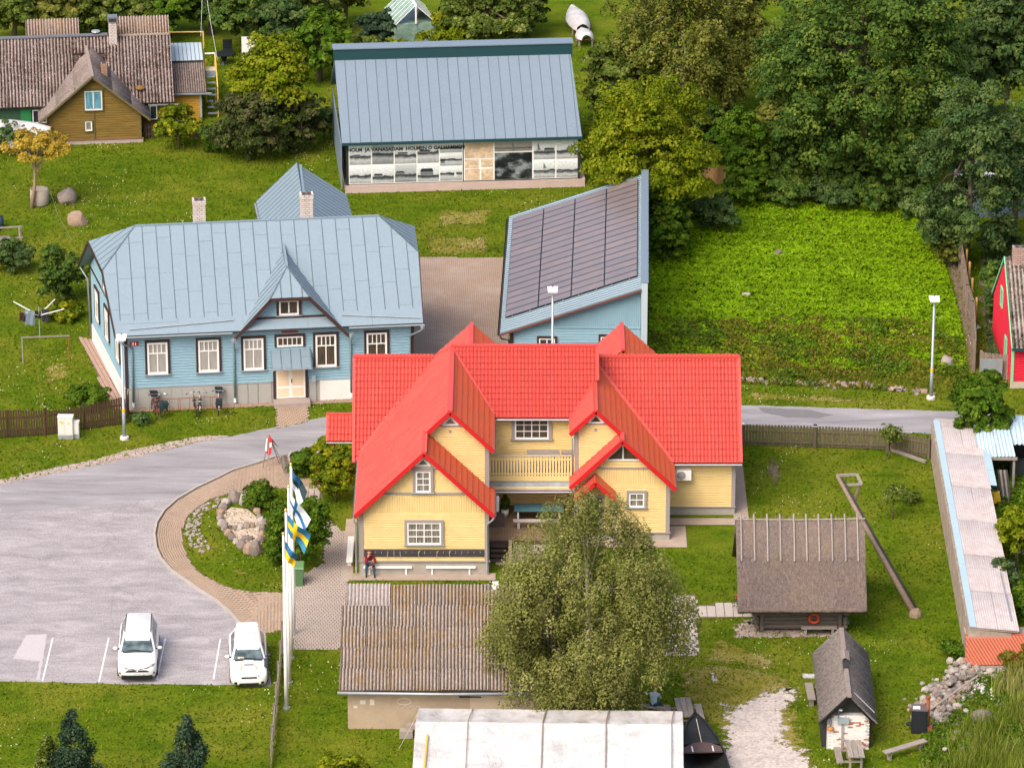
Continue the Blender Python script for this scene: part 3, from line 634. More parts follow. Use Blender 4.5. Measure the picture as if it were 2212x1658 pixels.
MB().boxp(Pl((-1.13, 0, 0), (0, 1, 0), (0, 0, 1)), -23.76, -23.5, .74, 3.4, 0, .02).build('corner_board', M_gtrim, Y)
window(Y, FL, -5.09, -3.45, 1.64, 2.80, [(1, 4), (1, 4), (1, 4)], M_curt2, None, M_gtrim, .13, M_zinc, mull=True)
window(Y, FL, -4.66, -3.94, 4.40, 5.50, [(1, 2), (1, 2), (1, 2)], M_curt2, None, M_gtrim, .14, M_zinc)
window(Y, RL, 5.78, 6.53, 1.82, 2.58, [(1, 2), (1, 2)], M_curt2, None, M_gtrim, .12, M_zinc)
window(Y, MC, .14, 1.82, 4.36, 5.52, [(1, 4), (1, 4), (1, 4)], M_curt3, None, M_gtrim, .16, M_zinc, mull=True)
tri_window(Y, FL, -4.3, 5.84, .38, .38, M_curt2); tri_window(Y, FU, -3.0, 7.02, .4, .42, M_curt2); tri_window(Y, RU, 4.13, 6.03, .4, .42, M_curt3)
tri_window(Y, RL, 5.46, 4.38, .92, .86, M_curt3, bar=True)
slab(Y, FU, gab(-4.6, -1.2, -3.0, 7.7, 6.86, 6.96), 0, .075, M_gtrim, 'rail_board'); slab(Y, FL, gab(-7, -1.2, -4.24, 6.4, 5.70, 5.78), 0, .07, M_gtrim, 'rail_board'); slab(Y, RU, gab(3.2, 5.6, 4.13, 6.6, 5.88, 5.97), 0, .075, M_gtrim, 'rail_board')
for pl, x, z in ((FU, -3.02, 6.6), (RU, 4.12, 5.6)): place(MB().lathe((0, 0, 0), [(.075, -.02), (.075, .03)], 10), 'vent', M_gtrim, Y, pl.mat(x, z, .04))
# ---- roofs: planes given by an eave line and slope
def slope(kind, x0, y0, z0, k):
    h = math.hypot(1, k); c, s = 1 / h, k / h
    if kind == 'F': return Pl((x0, y0, z0), (1, 0, 0), (0, c, s))
    if kind == 'B': return Pl((x0, y0, z0), (-1, 0, 0), (0, -c, s))
    if kind == 'L': return Pl((x0, y0, z0), (0, -1, 0), (c, 0, s))
    return Pl((x0, y0, z0), (0, 1, 0), (-c, 0, s))
def onplane(pl, xy):
    out = []
    for x, y in xy:
        n = pl.n; z = pl.o.z - ((x - pl.o.x) * n.x + (y - pl.o.y) * n.y) / n.z; out.append(pl.to((x, y, z)))
    return out
tl = {}; TW, TL = .183, .375
tA = tile_mesh('red_tile', TW, TL, M_red); tB = tile_mesh('red_tile_orange', TW, TL, M_redorg); tC = tile_mesh('red_tile_side', TW, TL, M_redL); fieldsA, fieldsB, fieldsC = [], [], []
def red_slope(kind, x0, y0, z0, k, xy, dst, tiles=True):
    pl = slope(kind, x0, y0, z0, k); p2 = onplane(pl, xy)
    if area(p2) and sum(p2[i][0] * p2[(i + 1) % len(p2)][1] - p2[(i + 1) % len(p2)][0] * p2[i][1] for i in range(len(p2))) < 0: p2 = p2[::-1]
    slab(Y, pl, p2, -.13, -.012, M_redtrim if dst is fieldsA else M_redorg, 'roof_deck')
    if tiles: dst += tile_field(pl, p2, TW, TL)
    return pl
pLL = red_slope('L', -7.6, 0, 3.305, K, [(-7.6, -24.15), (-7.6, -16.62), (-3.86, -12.45), (-3.0, -13.7), (-3.0, -21.85), (-4.24, -21.85), (-4.24, -24.15)], fieldsC)
pBR = red_slope('R', -.91, 0, 5.752, K, [(-.91, -21.85), (-3.0, -21.85), (-3.0, -13.8), (-.91, -17.25)], fieldsB)
pSR = red_slope('R', -.9, 0, 3.324, K, [(-.9, -24.15), (-4.24, -24.15), (-4.24, -21.42), (-1.1, -21.42), (-1.1, -20.9), (-.9, -20.9)], fieldsB)
pRR = red_slope('R', 8.04, 0, 2.928, K, [(8.04, -20.01), (5.42, -20.01), (5.42, -19.16), (4.13, -19.16), (4.13, -12.83), (8.04, -17.0)], fieldsB)
pRL = red_slope('L', 2.88, 0, 5.521, K, [(2.88, -19.16), (2.88, -17.62), (4.13, -15.55), (4.13, -19.16)], fieldsC)
pRS = red_slope('L', 2.88, 0, 3.023, K, [(2.88, -20.01), (2.88, -18.78), (5.42, -18.78), (5.42, -20.01)], fieldsC)
kM = .912
pMR = red_slope('F', 0, -16.91, 3.02, kM, [(8.04, -16.91), (11.42, -16.91), (11.42, -12.6), (4.3, -12.6), (4.3, -13.0)], fieldsA)
pML = red_slope('F', 0, -16.91, 3.02, kM, [(-7.85, -16.91), (-7.6, -16.7), (-3.86, -12.6), (-7.95, -12.6)], fieldsA)
pC = red_slope('F', 0, -17.43, 5.65, .6, [(-.91, -17.43), (2.88, -17.43), (4.13, -15.6), (4.27, -15.4), (4.27, -13.6), (-3.0, -13.6), (-3.0, -13.87)], fieldsA)
red_slope('B', 0, -8.29, 3.02, kM, [(11.42, -8.29), (11.42, -12.6), (-7.95, -12.6), (-7.85, -8.29)], fieldsA, False)
red_slope('B', 0, -10.0, 5.79, .6, [(4.27, -10.0), (4.27, -13.6), (-3.0, -13.6), (-4.6, -10.0)], fieldsA, False)
for xr in (-2.06, 5.6):
    yq = -12.5 if xr > 0 else -13.4; red_slope('L', xr - 1.9, 0, 7.3 - 1.9 * .93, .93, [(xr - 1.9, yq), (xr - 1.9, -8.8), (xr, -8.8), (xr, yq)], fieldsC)
    red_slope('R', xr + 1.9, 0, 7.3 - 1.9 * .93, .93, [(xr + 1.9, yq), (xr, yq), (xr, -8.8), (xr + 1.9, -8.8)], fieldsB)
    MB().bar((xr, yq, 7.34), (xr, -8.78, 7.34), .2, .1).build('ridge_cap', M_redtrim, Y)
pieces(Y, 'roof_tile', tC, fieldsC, 100, 'side_roof_tiles'); pieces(Y, 'roof_tile', tA, fieldsA, 120, 'roof_tiles'); pieces(Y, 'roof_tile', tB, fieldsB, 80, 'orange_roof_tiles')
def trimbar(p, q, w=.2, h=.06, mat=None, name='flashing', lift=.06, up=(0, 0, 1)):
    p = Vector(p) + Vector((0, 0, lift)); q = Vector(q) + Vector((0, 0, lift)); return MB().bar(p, q, w, h, up).build(name, mat or M_redtrim, Y)
zL = lambda x: 7.79 - K * abs(x + 3.0)
trimbar((-3.0, -21.87, 7.79), (-3.0, -13.7, 7.79), .24, .1, name='ridge_cap'); trimbar((-4.24, -24.18, 6.58), (-4.24, -21.5, 6.58), .22, .1, name='ridge_cap')
trimbar((4.13, -19.18, 6.74), (4.13, -15.6, 6.74), .22, .1, name='ridge_cap'); trimbar((5.42, -20.03, 5.5), (5.42, -19.1, 5.5), .2, .1, name='ridge_cap')
trimbar((-3.05, -13.6, 7.95), (4.3, -13.6, 7.95), .26, .1, name='ridge_cap'); trimbar((4.2, -12.6, 6.95), (11.46, -12.6, 6.95), .26, .1, name='ridge_cap'); trimbar((-7.99, -12.6, 6.95), (-3.86, -12.6, 6.95), .26, .1, name='ridge_cap')
# verges
for p, q in (((11.42, -16.95, 3.0), (11.42, -12.6, 6.95)), ((-7.9, -16.95, 3.0), (-7.95, -12.6, 6.95)), ((4.27, -15.5, 6.82), (4.27, -13.6, 7.95))): trimbar(p, q, .14, .12, None, 'verge_trim')
# valleys
for p, q in (((-7.55, -16.62, 3.34), (-3.9, -12.5, 6.95)), ((-.95, -17.3, 5.72), (-3.0, -13.85, 7.8)), ((2.92, -17.6, 5.55), (4.13, -15.6, 6.72)), ((8.0, -16.95, 2.99), (4.2, -12.9, 6.7))): trimbar(p, q, .26, .03, None, 'valley_trim', .075, (0, -.6, .8))
# barge boards along the gable fronts
def barge(xc, zc, y, xe, s=K, drop=.0): 
    for x in xe:
        z = zc - s * abs(x - xc); p = Vector((xc, y, zc - .03)); q = Vector((x, y, z - .03)); MB().bar(p, q, .07, .2, (0, 0, 1)).build('barge_board', M_barge, Y)
barge(-4.24, 6.58, -24.17, (-7.62, -.88)); barge(-3.0, 7.79, -21.87, (-4.3, -.89)); barge(5.42, 5.5, -20.03, (2.86, 8.06)); barge(4.13, 6.74, -19.18, (2.86, 5.5))
# gutters, downpipes
gutter(Y, (-.92, -17.5, 5.6), (2.9, -17.5, 5.6), M_zinc); gutter(Y, (8.05, -16.98, 2.96), (11.46, -16.98, 2.96), M_zinc); gutter(Y, (-.84, -21.85, 5.68), (-.84, -17.4, 5.68), M_zinc, .05); gutter(Y, (-.82, -24.1, 3.25), (-.82, -20.9, 3.25), M_zinc, .06); gutter(Y, (8.12, -20.0, 2.86), (8.12, -17.1, 2.86), M_zinc, .06); gutter(Y, (-7.68, -24.1, 3.24), (-7.68, -16.9, 3.24), M_zinc, .06)
downpipe(Y, [(-.82, -24.0, 3.2), (-.95, -23.95, 3.0), (-1.2, -23.85, 2.72), (-1.22, -23.83, .3), (-1.22, -23.9, .15)], .05, M_zinc)
downpipe(Y, [(-7.68, -24.0, 3.2), (-7.66, -23.95, 2.95), (-7.56, -23.85, 2.7), (-7.56, -23.83, .3), (-7.62, -23.95, .15)], .05, M_zinc)
downpipe(Y, [(2.9, -17.5, 5.55), (2.95, -18.4, 5.3), (2.98, -18.85, 5.1), (3.0, -18.85, 3.2)], .045, M_zinc)
# dark board with hanging tools under the front window
M_black = wood('tarred_board', (.055, .045, .05), (.10, .085, .085), 0)
for j in range(2): MB().boxp(FL, -7.2, -1.34, .98 + j * .19, 1.165 + j * .19, .04, .085).build('dark_board', M_black, Y)
M_rope = plain('bleached_rope', (.55, .50, .42), .8); rg = random.Random(2)
for i in range(19):
    x = -6.95 + i * .3; L = rg.choice([.12, .16, .2, .3, .55]) if i in (3, 4, 5, 8, 9, 11, 13) else rg.uniform(.08, .16)
    m = MB(); m.tube([FL.P(x, 1.28, .10), FL.P(x + rg.uniform(-.02, .02), 1.28 - L * .6, .13), FL.P(x + rg.uniform(-.04, .04), 1.28 - L, .11)], .011, 5)
    if i in (8, 11, 13): m.tube([FL.P(x, 1.2, .12), FL.P(x + .09, 1.34, .12)], .012, 5)
    m.build('hanging_tool', M_rope if i in (3, 4, 5, 8, 9, 11, 13) else M_flash, Y)
# balcony
for x0, x1, y0, y1, z0, z1 in ((-1.1, 3.06, -18.75, -16.92, 3.05, 3.2),): B(x0, x1, y0, y1, z0, z1).build('balcony_floor', M_gtrim, Y)
B(-1.12, 3.08, -18.84, -18.78, 2.86, 3.12).build('balcony_fascia', M_yel, Y)
rail = B(-1.14, 3.1, -18.86, -18.74, 4.19, 4.24).build('balcony_rail', plain('weathered_rail', (.45, .38, .28), .8), Y)
B(-1.1, 3.08, -18.80, -18.76, 3.96, 4.04).build('balcony_rail', M_yel2, Y); B(-1.1, 3.08, -18.80, -18.76, 3.2, 3.28).build('balcony_rail', M_yel2, Y)
for i in range(29): x = -1.07 + i * .1475; B(x - .045, x + .045, -18.83, -18.805, 3.08, 4.17).build('picket', M_yel2, Y)
for i in range(7): x = -1.12 + i * .6; MB().prism(Pl((0, -19.32, 2.56), (1, 0, 0), (0, .91, .42)), [(x, 0), (x + .59, 0), (x + .59, .62), (x, .62)], 0, .02).build('canopy_sheet', M_flash, Y)
gutter(Y, (-1.14, -19.4, 2.52), (3.1, -19.4, 2.52), M_zinc, .06); B(-1.12, 3.08, -19.3, -19.26, 2.42, 2.52).build('canopy_fascia', M_barge, Y); B(-1.12, 3.08, -19.26, -16.92, 2.62, 2.68).build('canopy_soffit', M_yel, Y)
# deck with stairs
M_deck = wood('deck_boards', (.23, .15, .085), (.33, .24, .15), 0, var=.25); M_step = wood('dark_steps', (.075, .055, .04), (.14, .10, .07), 0)
dp = ground_plane(.70)
for i in range(29): x = -1.1 + i * .144; B(x, x + .136, -21.2, -16.95, .70, .74).build('deck_board', M_deck, Y)
B(-1.1, 3.08, -21.2, -16.95, .5, .69).build('deck_frame', M_step, Y); B(.05, 3.06, -21.16, -21.06, 0, .5).build('deck_skirt', plain('pale_block_wall', (.5, .44, .36), .9, var=.2, nscale=5), Y)
for i in range(4): B(-1.05, -.2, -21.45 - i * .28, -21.17 - i * .28, .42 - i * .14, .5 - i * .14).build('step', M_step, Y); 
for i in range(4): B(-1.04, -.21, -21.22 - i * .28, -21.18 - i * .28, .2 - min(i, 1) * .1, .42 - i * .14).build('riser', M_black, Y) if i < 2 else None
B(-.17, .0, -22.4, -21.2, 0, .74).build('stair_wall', plain('stair_cheek', (.42, .32, .22), .9, var=.2, nscale=4), Y)
# little gabled canopy over the door of the right wing
for s in (-1, 1):
    pl = Pl((4.1 + s * 1.02, 0, 2.65), (0, -s * -1, 0), (-s * .72, 0, .69)) if s > 0 else Pl((4.1 - 1.02, 0, 2.65), (0, -1, 0), (.72, 0, .69))
    ys = [(-20.85, -19.58)][0]; q = [(ys[0], 0), (ys[1], 0), (ys[1], 1.42), (ys[0], 1.42)] if s > 0 else [(-ys[1], 0), (-ys[0], 0), (-ys[0], 1.42), (-ys[1], 1.42)]
    MB().prism(pl, q, -.06, .0).build('canopy_roof', M_red if s < 0 else M_redorg, Y); MB().bar((4.1, -20.87, 3.62), (4.1 + s * 1.05, -20.87, 2.62), .06, .18).build('barge_board', M_barge, Y)
wd = B(3.65, 4.55, -19.64, -19.58, .45, 2.45).build('door', M_gtrim, Y); B(3.75, 4.45, -19.67, -19.645, 1.4, 2.3).build('pane', M_curt3, wd)
for x in (3.15, 5.05): B(x - .06, x + .06, -20.8, -20.68, .0, 2.65).build('canopy_post', M_gtrim, Y)
# heat pump
hp = B(8.15, 8.95, -16.85, -16.5, 2.05, 2.6).build('heat_pump', M_white, Y); place(MB().lathe((0, 0, 0), [(.22, 0), (.22, .02), (.05, .025)], 16), 'fan_grille', M_gtrim, hp, Pl((8.45, -16.86, 2.32), (1, 0, 0), (0, 0, 1)).mat(0, 0, 0))
ac = B(-1.02, -.65, -21.1, -20.4, 2.2, 2.75).build('heat_pump', M_white, Y)
for i in range(6): B(-.64, -.62, -21.05, -20.45, 2.24 + i * .085, 2.27 + i * .085).build('grille_slat', M_gtrim, ac)
# ================================================================== BLUE HOUSE (own frame: x along the street front, y back)
M_blue = plain('blue_board', (.225, .372, .462), .65, var=.06, nscale=1.0, dirt=((.30, .44, .48), 3, .35))
M_brown = plain('brown_trim', (.045, .022, .018), .6, var=.12)
def tin(name, c, dirt=None):
    t = NT(name); n = t.noise(t.pos(scale=(1, 1, .7)), .9, 6, .7); f = t.noise(t.pos(), 6, 4, .7)
    col = t.mix(t.math('MULTIPLY', t.rnd(), .30), c, sc(c, .84)); col = t.mix(t.ramp(n, [(.35, 0), (.75, .30)]), col, sc(c, 1.18)); col = t.mix(.18, col, t.ramp(f, [(.3, sc(c, .6)), (.7, sc(c, 1.3))]))
    if dirt: col = t.mix(t.ramp(f, [(.5, 0), (.8, dirt[1])]), col, dirt[0])
    return t.fin(col, .5, .0, .4)
M_tin = tin('pale_blue_tin', (.195, .26, .31)); M_seam = plain('tin_seam', (.09, .125, .15), .6, var=.05)  # seam ribs darker than the tin: their shadow side put into the colour
M_brick = plain('chimney_brick', (.60, .53, .49), .9, var=.28, nscale=5, dirt=((.32, .2, .12), 3, .5), fine=.2); M_mortar = plain('mortar', (.13, .11, .10), .95)
def roof_sheets(parent, pl, poly, du, dv, mat, seam, name='roof_sheet', seed=0, lift=.0, x_off=0.0, rib=.03, ribw=.026):
    """long tin sheets between standing seams, cross joints staggered"""
    rg = random.Random(seed); xs = [p[0] for p in poly]; ys = [p[1] for p in poly]; x = min(xs) + x_off - du; i = 0
    while x < max(xs):
        y = min(ys) - dv * rg.uniform(.1, .9)
        while y < max(ys):
            q = cliprect(poly, x + .006, x + du - .006, y + .006, y + dv - .006)
            if len(q) > 2 and area(q) > .01:
                k = rg.uniform(0, .006); m = MB(); m.prism(pl, q, -.01, .012 + k)
                r = cliprect(poly, x + .006, x + .006 + ribw, y, y + dv)
                if rib and len(r) > 2 and area(r) > .0005: m.k = 1; m.prism(pl, r, -.005, rib); m.k = 0
                m.build(name, (mat, seam), parent)
            y += dv
        x += du; i += 1
def chimney(parent, x, y, z0, z1, w, d, mat, band=True, name='chimney'):
    core = B(x - w / 2 + .015, x + w / 2 - .015, y - d / 2 + .015, y + d / 2 - .015, z0, z1 - .01).build(name, M_mortar, parent)
    rows = int((z1 - z0) / .115); rg = random.Random(int(x * 10)); h = (z1 - z0) / rows
    for r in range(rows):
        n = 3 if r % 2 else 2; e = .025 if band and r in (rows - 1, rows - 2, 1) else 0.0
        for k in range(n):
            a = x - w / 2 - e + (w + 2 * e) * k / n + .012; b = x - w / 2 - e + (w + 2 * e) * (k + 1) / n - .012
            B(a, b, y - d / 2 - e - rg.uniform(0, .006), y - d / 2 + .09, z0 + r * h + .012, z0 + (r + 1) * h - .012).build('brick', mat, core)
        for sx in (-1, 1): B(x + sx * (w / 2 + e) - (.09 if sx > 0 else 0), x + sx * (w / 2 + e) + (0 if sx > 0 else .09), y - d / 2 + .1, y + d / 2 + e, z0 + r * h + .006, z0 + (r + 1) * h - .006).build('brick', mat, core)
    for sx in (-1, 1): B(x + sx * w * .2 - .07, x + sx * w * .2 + .07, y - .12, y + .12, z1 - .02, z1 - .002).build('flue', M_brown, core)
    return core
Bl = thing('blue_house', 'long pale blue boarded house with pale tin roof and a centre gable', 'house', (-20.30, -2.52, 0), 6.9)
W, D = 15.2, 10.1
m = MB()
m.hexa([(.05, .02, 0), (W - .02, .02, 0), (W, D, 0), (-1.35, D, 0), (.05, .02, 4.5), (W - .02, .02, 4.5), (W, D, 4.5), (-1.35, D, 4.5)])
m.build('wall', M_blue, Bl)
F = wall_plane(0, 0); M_pl_w = plain('white_plinth', (.72, .70, .68), .85, var=.08, dirt=((.45, .42, .40), 1.5, .4)); M_pl_g = plain('grey_sheet_plinth', (.36, .35, .33), .8, var=.14, nscale=1.5, dirt=((.22, .21, .2), 3, .4), fine=.2)
for i in range(10):
    a = .02 + i * .578; MB().boxp(F, a, a + .568, .02, 1.19, .0, .045).build('plinth_sheet', M_pl_g, Bl)
for a, b in ((5.83, 6.36), (6.4, 6.9), (6.94, 7.62)): MB().boxp(F, a, b, .02, 1.19, .0, .04).build('plinth_sheet', M_pl_g, Bl)
for a, b, t in ((9.62, 10.0, M_pl_g), (10.2, 12.1, M_pl_w), (12.15, 15.2, M_pl_w)): MB().boxp(F, a, b, .0, 1.19, .0, .06).build('plinth_panel', t, Bl)
MB().boxp(F, 0, 15.2, 0, 1.2, -.04, -.005).build('plinth', M_pl_g, Bl)
MB().boxp(F, -.02, 7.6, 1.19, 1.23, 0, .07).build('drip_board', M_zinc, Bl); MB().boxp(F, 9.6, 15.22, 1.19, 1.23, 0, .08).build('drip_board', M_zinc, Bl)
LW = Pl((-1.39, D, 0), (1.42, -D, 0), (0, 0, 1)); LL = math.hypot(1.42, D)
MB().boxp(LW, 0, LL, 0, 1.05, .0, .07).build('plinth', M_pl_w, Bl)
sides = [(0.0, 4.45), (LL, 4.45), (LL * .73, 6.8), (LL * .27, 6.8)]
planks(Bl, LW, [(.1, 1.07), (LL - .05, 1.07), (LL - .05, 4.35), (.1, 4.35)], .155, M_blue); planks(Bl, LW, [(.1, 4.45), (LL - .35, 4.48), (LL * .71, 6.45), (LL * .29, 6.45)], .155, M_blue)
slab(Bl, LW, [(0.02, 4.3), (LL - .02, 4.2), (LL * .72, 6.5), (LL * .28, 6.5)], -.2, 0, M_blue, 'gable_wall')
MB().boxp(LW, 0, LL, 4.35, 4.47, 0, .085).build('rail_board', M_brown, Bl); MB().boxp(LW, LL * .3, LL * .72, 5.35, 5.45, 0, .085).build('rail_board', M_brown, Bl)
for x in (0, LL - .14): MB().boxp(LW, x, x + .14, 1.07, 4.4, .0, .085).build('corner_board', M_brown, Bl)
for a in (1.6, 4.5, 7.6): window(Bl, LW, a, a + 1.05, 2.0, 3.75, [(1, 4), (2, 2)], M_curt2, None, M_brown, .12, M_zinc)
window(Bl, LW, 4.4, 5.5, 4.75, 6.1, [(1, 2)], M_curt2, None, M_brown, .12, M_zinc)
RW = Pl((W, 0, 0), (0, 1, 0), (0, 0, 1)); slab(Bl, RW, [(0, 4.3), (D, 4.3), (D * .72, 6.8), (D * .28, 6.8)], -.2, 0, M_blue, 'gable_wall')
BP = .157
planks(Bl, F, [(.06, 1.23), (W - .12, 1.23), (W - .12, 3.95), (.06, 3.95)], BP, M_blue, lap=.05)
planks(Bl, F, [(.06, 3.955), (5.9, 3.955), (5.9, 4.35), (.06, 4.35)], BP, M_blue, lap=.05); planks(Bl, F, [(11.4, 3.955), (W - .12, 3.955), (W - .12, 4.35), (11.4, 4.35)], BP, M_blue, lap=.05)
for a, b in ((-.04, .1), (W - .14, W + .02)): MB().boxp(F, a, b, 1.22, 4.35, .0, .085).build('corner_board', M_brown, Bl)
kg = 1.115; gz = lambda x: 3.93 + kg * (min(x - 5.65, 11.72 - x)) 
def ggab(z0, z1, x0=5.6, x1=11.8): 
    p = [(x0, z0), (x1, z0), (x1, z1), (x0, z1)]; p = clip(p, -kg, 1, 3.80 - kg * 5.65); return clip(p, kg, 1, 3.80 + kg * 11.72)
slab(Bl, F, ggab(3.9, 6.1), -.6, 0, M_blue, 'gable_wall')
planks(Bl, F, ggab(3.96, 4.14), BP, M_blue, lap=.05); planks(Bl, F, ggab(4.14, 4.78), .11, M_blue, 90, 'vertical_board', .02, .01)
planks(Bl, F, ggab(4.9, 6.1, 5.6, 7.9), .12, M_blue, 42, 'diagonal_board', .016, .012); planks(Bl, F, ggab(4.9, 6.1, 9.3, 11.8), .12, M_blue, -42, 'diagonal_board', .016, .012); planks(Bl, F, ggab(4.9, 6.1, 7.9, 9.3), BP, M_blue)
slab(Bl, F, ggab(4.78, 4.9), 0, .085, M_brown, 'rail_board')
m = MB()
for i in range(46): x = 6.05 + i * .112; m.lathe((0, 0, 0), [(.04, -.01), (.04, .015)], 6) if False else m.boxp(F, x, x + .06, 4.08, 4.15, .0, .085)
m.build('scallop_trim', M_blue, Bl)
B3 = [(1, 4), (2.05, 2)]
for (a, b, z0, z1, g) in ((1.12, 2.19, 1.97, 3.76, M_curt), (3.80, 4.89, 1.97, 3.78, M_curt), (6.18, 7.24, 1.97, 3.75, M_curt), (9.99, 11.09, 1.97, 3.79, M_curt3), (12.69, 13.78, 1.97, 3.77, M_curt3)):
    window(Bl, F, a, b, z0, z1, B3, g, None, M_brown, .12, M_zinc, .10, .055)
window(Bl, F, 7.95, 9.33, 3.2, 3.77, [(1, 5)], M_curt3, None, M_brown, .12, None, .08, .04); window(Bl, F, 8.1, 9.14, 4.98, 5.82, [(1, 2)], M_curt3, None, M_brown, .13, M_zinc, .09, .07)
# door
dr = MB(); dr.boxp(F, 7.86, 9.42, .28, 2.2, .0, .09); d = dr.build('door', M_white, Bl); M_cream = plain('cream_panel', (.72, .56, .40), .6, var=.04)
for x in (7.95, 8.72):
    for z0, z1 in ((.36, .85), (.98, 2.12)): MB().boxp(F, x, x + .6, z0, z1, .09, .105).build('door_panel', M_cream, d)
MB().boxp(F, 8.62, 8.66, .3, 2.2, .09, .11).build('meeting_strip', M_white, d); MB().boxp(F, 8.68, 8.72, 1.15, 1.35, .09, .14).build('handle', M_brown, d)
for x in (7.72, 9.42): MB().boxp(F, x, x + .14, .25, 2.35, .0, .14).build('door_post', M_brown, Bl)
MB().boxp(F, 9.75, 9.98, 1.15, 1.55, .03, .16).build('letter_box', plain('grey_box', (.36, .46, .52), .5), Bl)
B(7.7, 9.62, -.85, -.05, 0, .26).build('door_step', plain('stone_step', (.33, .27, .24), .9, var=.2, fine=.4), Bl)
cp = Pl((0, -.95, 2.27), (1, 0, 0), (0, .72, .60))
roof_sheets(Bl, cp, [(7.6, 0), (9.74, 0), (9.72, 1.22), (7.62, 1.22)], .52, 3, plain('canopy_zinc', (.165, .225, .27), .5, .1, var=.15), M_seam, 'canopy_sheet', 3)
for x in (7.74, 9.58): MB().bar((x, -.05, 1.9), (x, -.88, 2.28), .07).build('canopy_bracket', M_brown, Bl)
MB().bar((7.6, -.95, 2.24), (9.74, -.95, 2.24), .05, .07).build('canopy_edge', M_zinc, Bl)
# signs
def text_obj(txt, size, pl, x, y, d, mat, parent, name='lettering', ext=.004, sx=1.0, bold=0.0, align='CENTER'):
    cu = bpy.data.curves.new(name, 'FONT'); cu.body = txt; cu.size = size; cu.extrude = ext; cu.align_x = align; cu.offset = bold; cu.resolution_u = 2
    o = bpy.data.objects.new(name, cu); COL.objects.link(o); dg = bpy.context.evaluated_depsgraph_get(); me = bpy.data.meshes.new_from_object(o.evaluated_get(dg)); bpy.data.objects.remove(o)
    me.materials.clear(); me.materials.append(mat); q = bpy.data.objects.new(name, me); COL.objects.link(q); q.parent = parent
    M = pl.mat(x, y, d) @ Matrix.Diagonal((sx, 1, 1, 1)); r = root(parent); q.matrix_local = (TM[r.name].inverted() @ M) if WORLD.get(r.name) else M
    return q
sg = MB().boxp(F, .22, .68, 3.62, 3.86, .05, .10).build('number_sign', plain('sign_red', (.33, .03, .03), .5), Bl); text_obj('31', .25, F, .45, 3.65, .101, M_white, sg, sx=1.1, bold=.006)
sg = MB().boxp(F, 8.2, 9.08, 3.97, 4.12, .05, .10).build('name_board', plain('carved_sign', (.26, .08, .06), .8, var=.3, nscale=8), Bl); text_obj('RANNAROOTSI', .115, F, 8.64, 3.995, .101, M_brown, sg, sx=.9)
# main roof
kf = .723; roofF = slope('F', 0, -.6, 4.4, kf)
def zf(y): return 4.4 + kf * (y + .6)
pf = onplane(roofF, [(-.5, -.6), (15.65, -.6), (15.79, 3.05), (13.9, 5.0), (.87, 5.0), (-.98, 2.8)])
slab(Bl, roofF, pf, -.12, -.005, M_seam, 'roof_deck'); low = clip(pf, 0, 1, .95); up = clip(pf, 0, -1, -.95)
roof_sheets(Bl, roofF, up, .735, 2.25, M_tin, M_seam, seed=5); roof_sheets(Bl, roofF, low, 3.4, 3, M_tin, M_seam, 'eave_sheet', seed=6, rib=0)
roofB = slope('B', 0, 10.7, 4.35, kf); pb = onplane(roofB, [(15.9, 10.7), (-2.0, 10.7), (-1.53, 7.25), (.87, 5.0), (13.9, 5.0), (16.0, 7.1)]); slab(Bl, roofB, pb, -.12, .02, M_tin, 'rear_roof')
def tri_roof(parent, P, mat, seamdir, du=.5, name='hip_sheet', seed=0):
    P = [Vector(p) for p in P]; n = (P[1] - P[0]).cross(P[2] - P[0]).normalized()
    if n.z < 0: P.reverse(); n = -n
    b = (Vector(seamdir) - n * Vector(seamdir).dot(n)).normalized(); a = b.cross(n); pl = Pl(P[0], a, b); q = [pl.to(p) for p in P]
    if sum(q[i][0] * q[(i + 1) % len(q)][1] - q[(i + 1) % len(q)][0] * q[i][1] for i in range(len(q))) < 0: q.reverse()
    slab(parent, pl, q, -.1, -.005, M_seam, 'roof_deck'); roof_sheets(parent, pl, q, du, 9, mat, M_seam, name, seed, rib=.035, ribw=.035)
tri_roof(Bl, [(.87, 5, 8.45), (-.98, 2.8, 6.86), (-1.53, 7.25, 6.86)], M_tin, (.8, 0, 1), .62); tri_roof(Bl, [(13.9, 5, 8.45), (15.79, 3.05, 7.04), (16.0, 7.1, 7.0)], M_tin, (-.8, 0, 1), .55)
# centre gable
R1, R2 = (8.64, .95, 7.29), (8.68, 3.75, 7.5)
tri_roof(Bl, [(5.65, -.62, 3.93), (7.64, -.62, 6.15), R1, R2, (6.1, -.3, 4.43)], M_tin, (1, .0, 1.1), .5, 'gable_sheet'); tri_roof(Bl, [(11.72, -.62, 3.93), (9.66, -.62, 6.15), R1, R2, (11.3, -.3, 4.43)], M_tin, (-1, .0, 1.1), .5, 'gable_sheet'); tri_roof(Bl, [(7.64, -.62, 6.15), (9.66, -.62, 6.15), R1], M_tin, (0, 1, .7), .55)
for p, q in (((5.62, -.64, 3.84), (7.64, -.64, 6.06)), ((11.75, -.64, 3.84), (9.66, -.64, 6.06)), ((7.55, -.64, 6.06), (9.75, -.64, 6.06))): MB().bar(p, q, .06, .16).build('barge_board', M_brown, Bl)
MB().bar((8.64, .95, 7.33), (8.68, 3.7, 7.54), .12, .06).build('ridge_cap', M_tin, Bl); MB().bar((.85, 5, 8.47), (13.92, 5, 8.47), .14, .06).build('ridge_cap', M_tin, Bl)
for p, q in (((.87, 5, 8.46), (-.98, 2.8, 6.88)), ((13.9, 5, 8.46), (15.79, 3.05, 7.05)), (R1, (7.64, -.62, 6.17)), (R1, (9.66, -.62, 6.17))): MB().bar(p, q, .07, .05).build('hip_cap', M_seam, Bl)
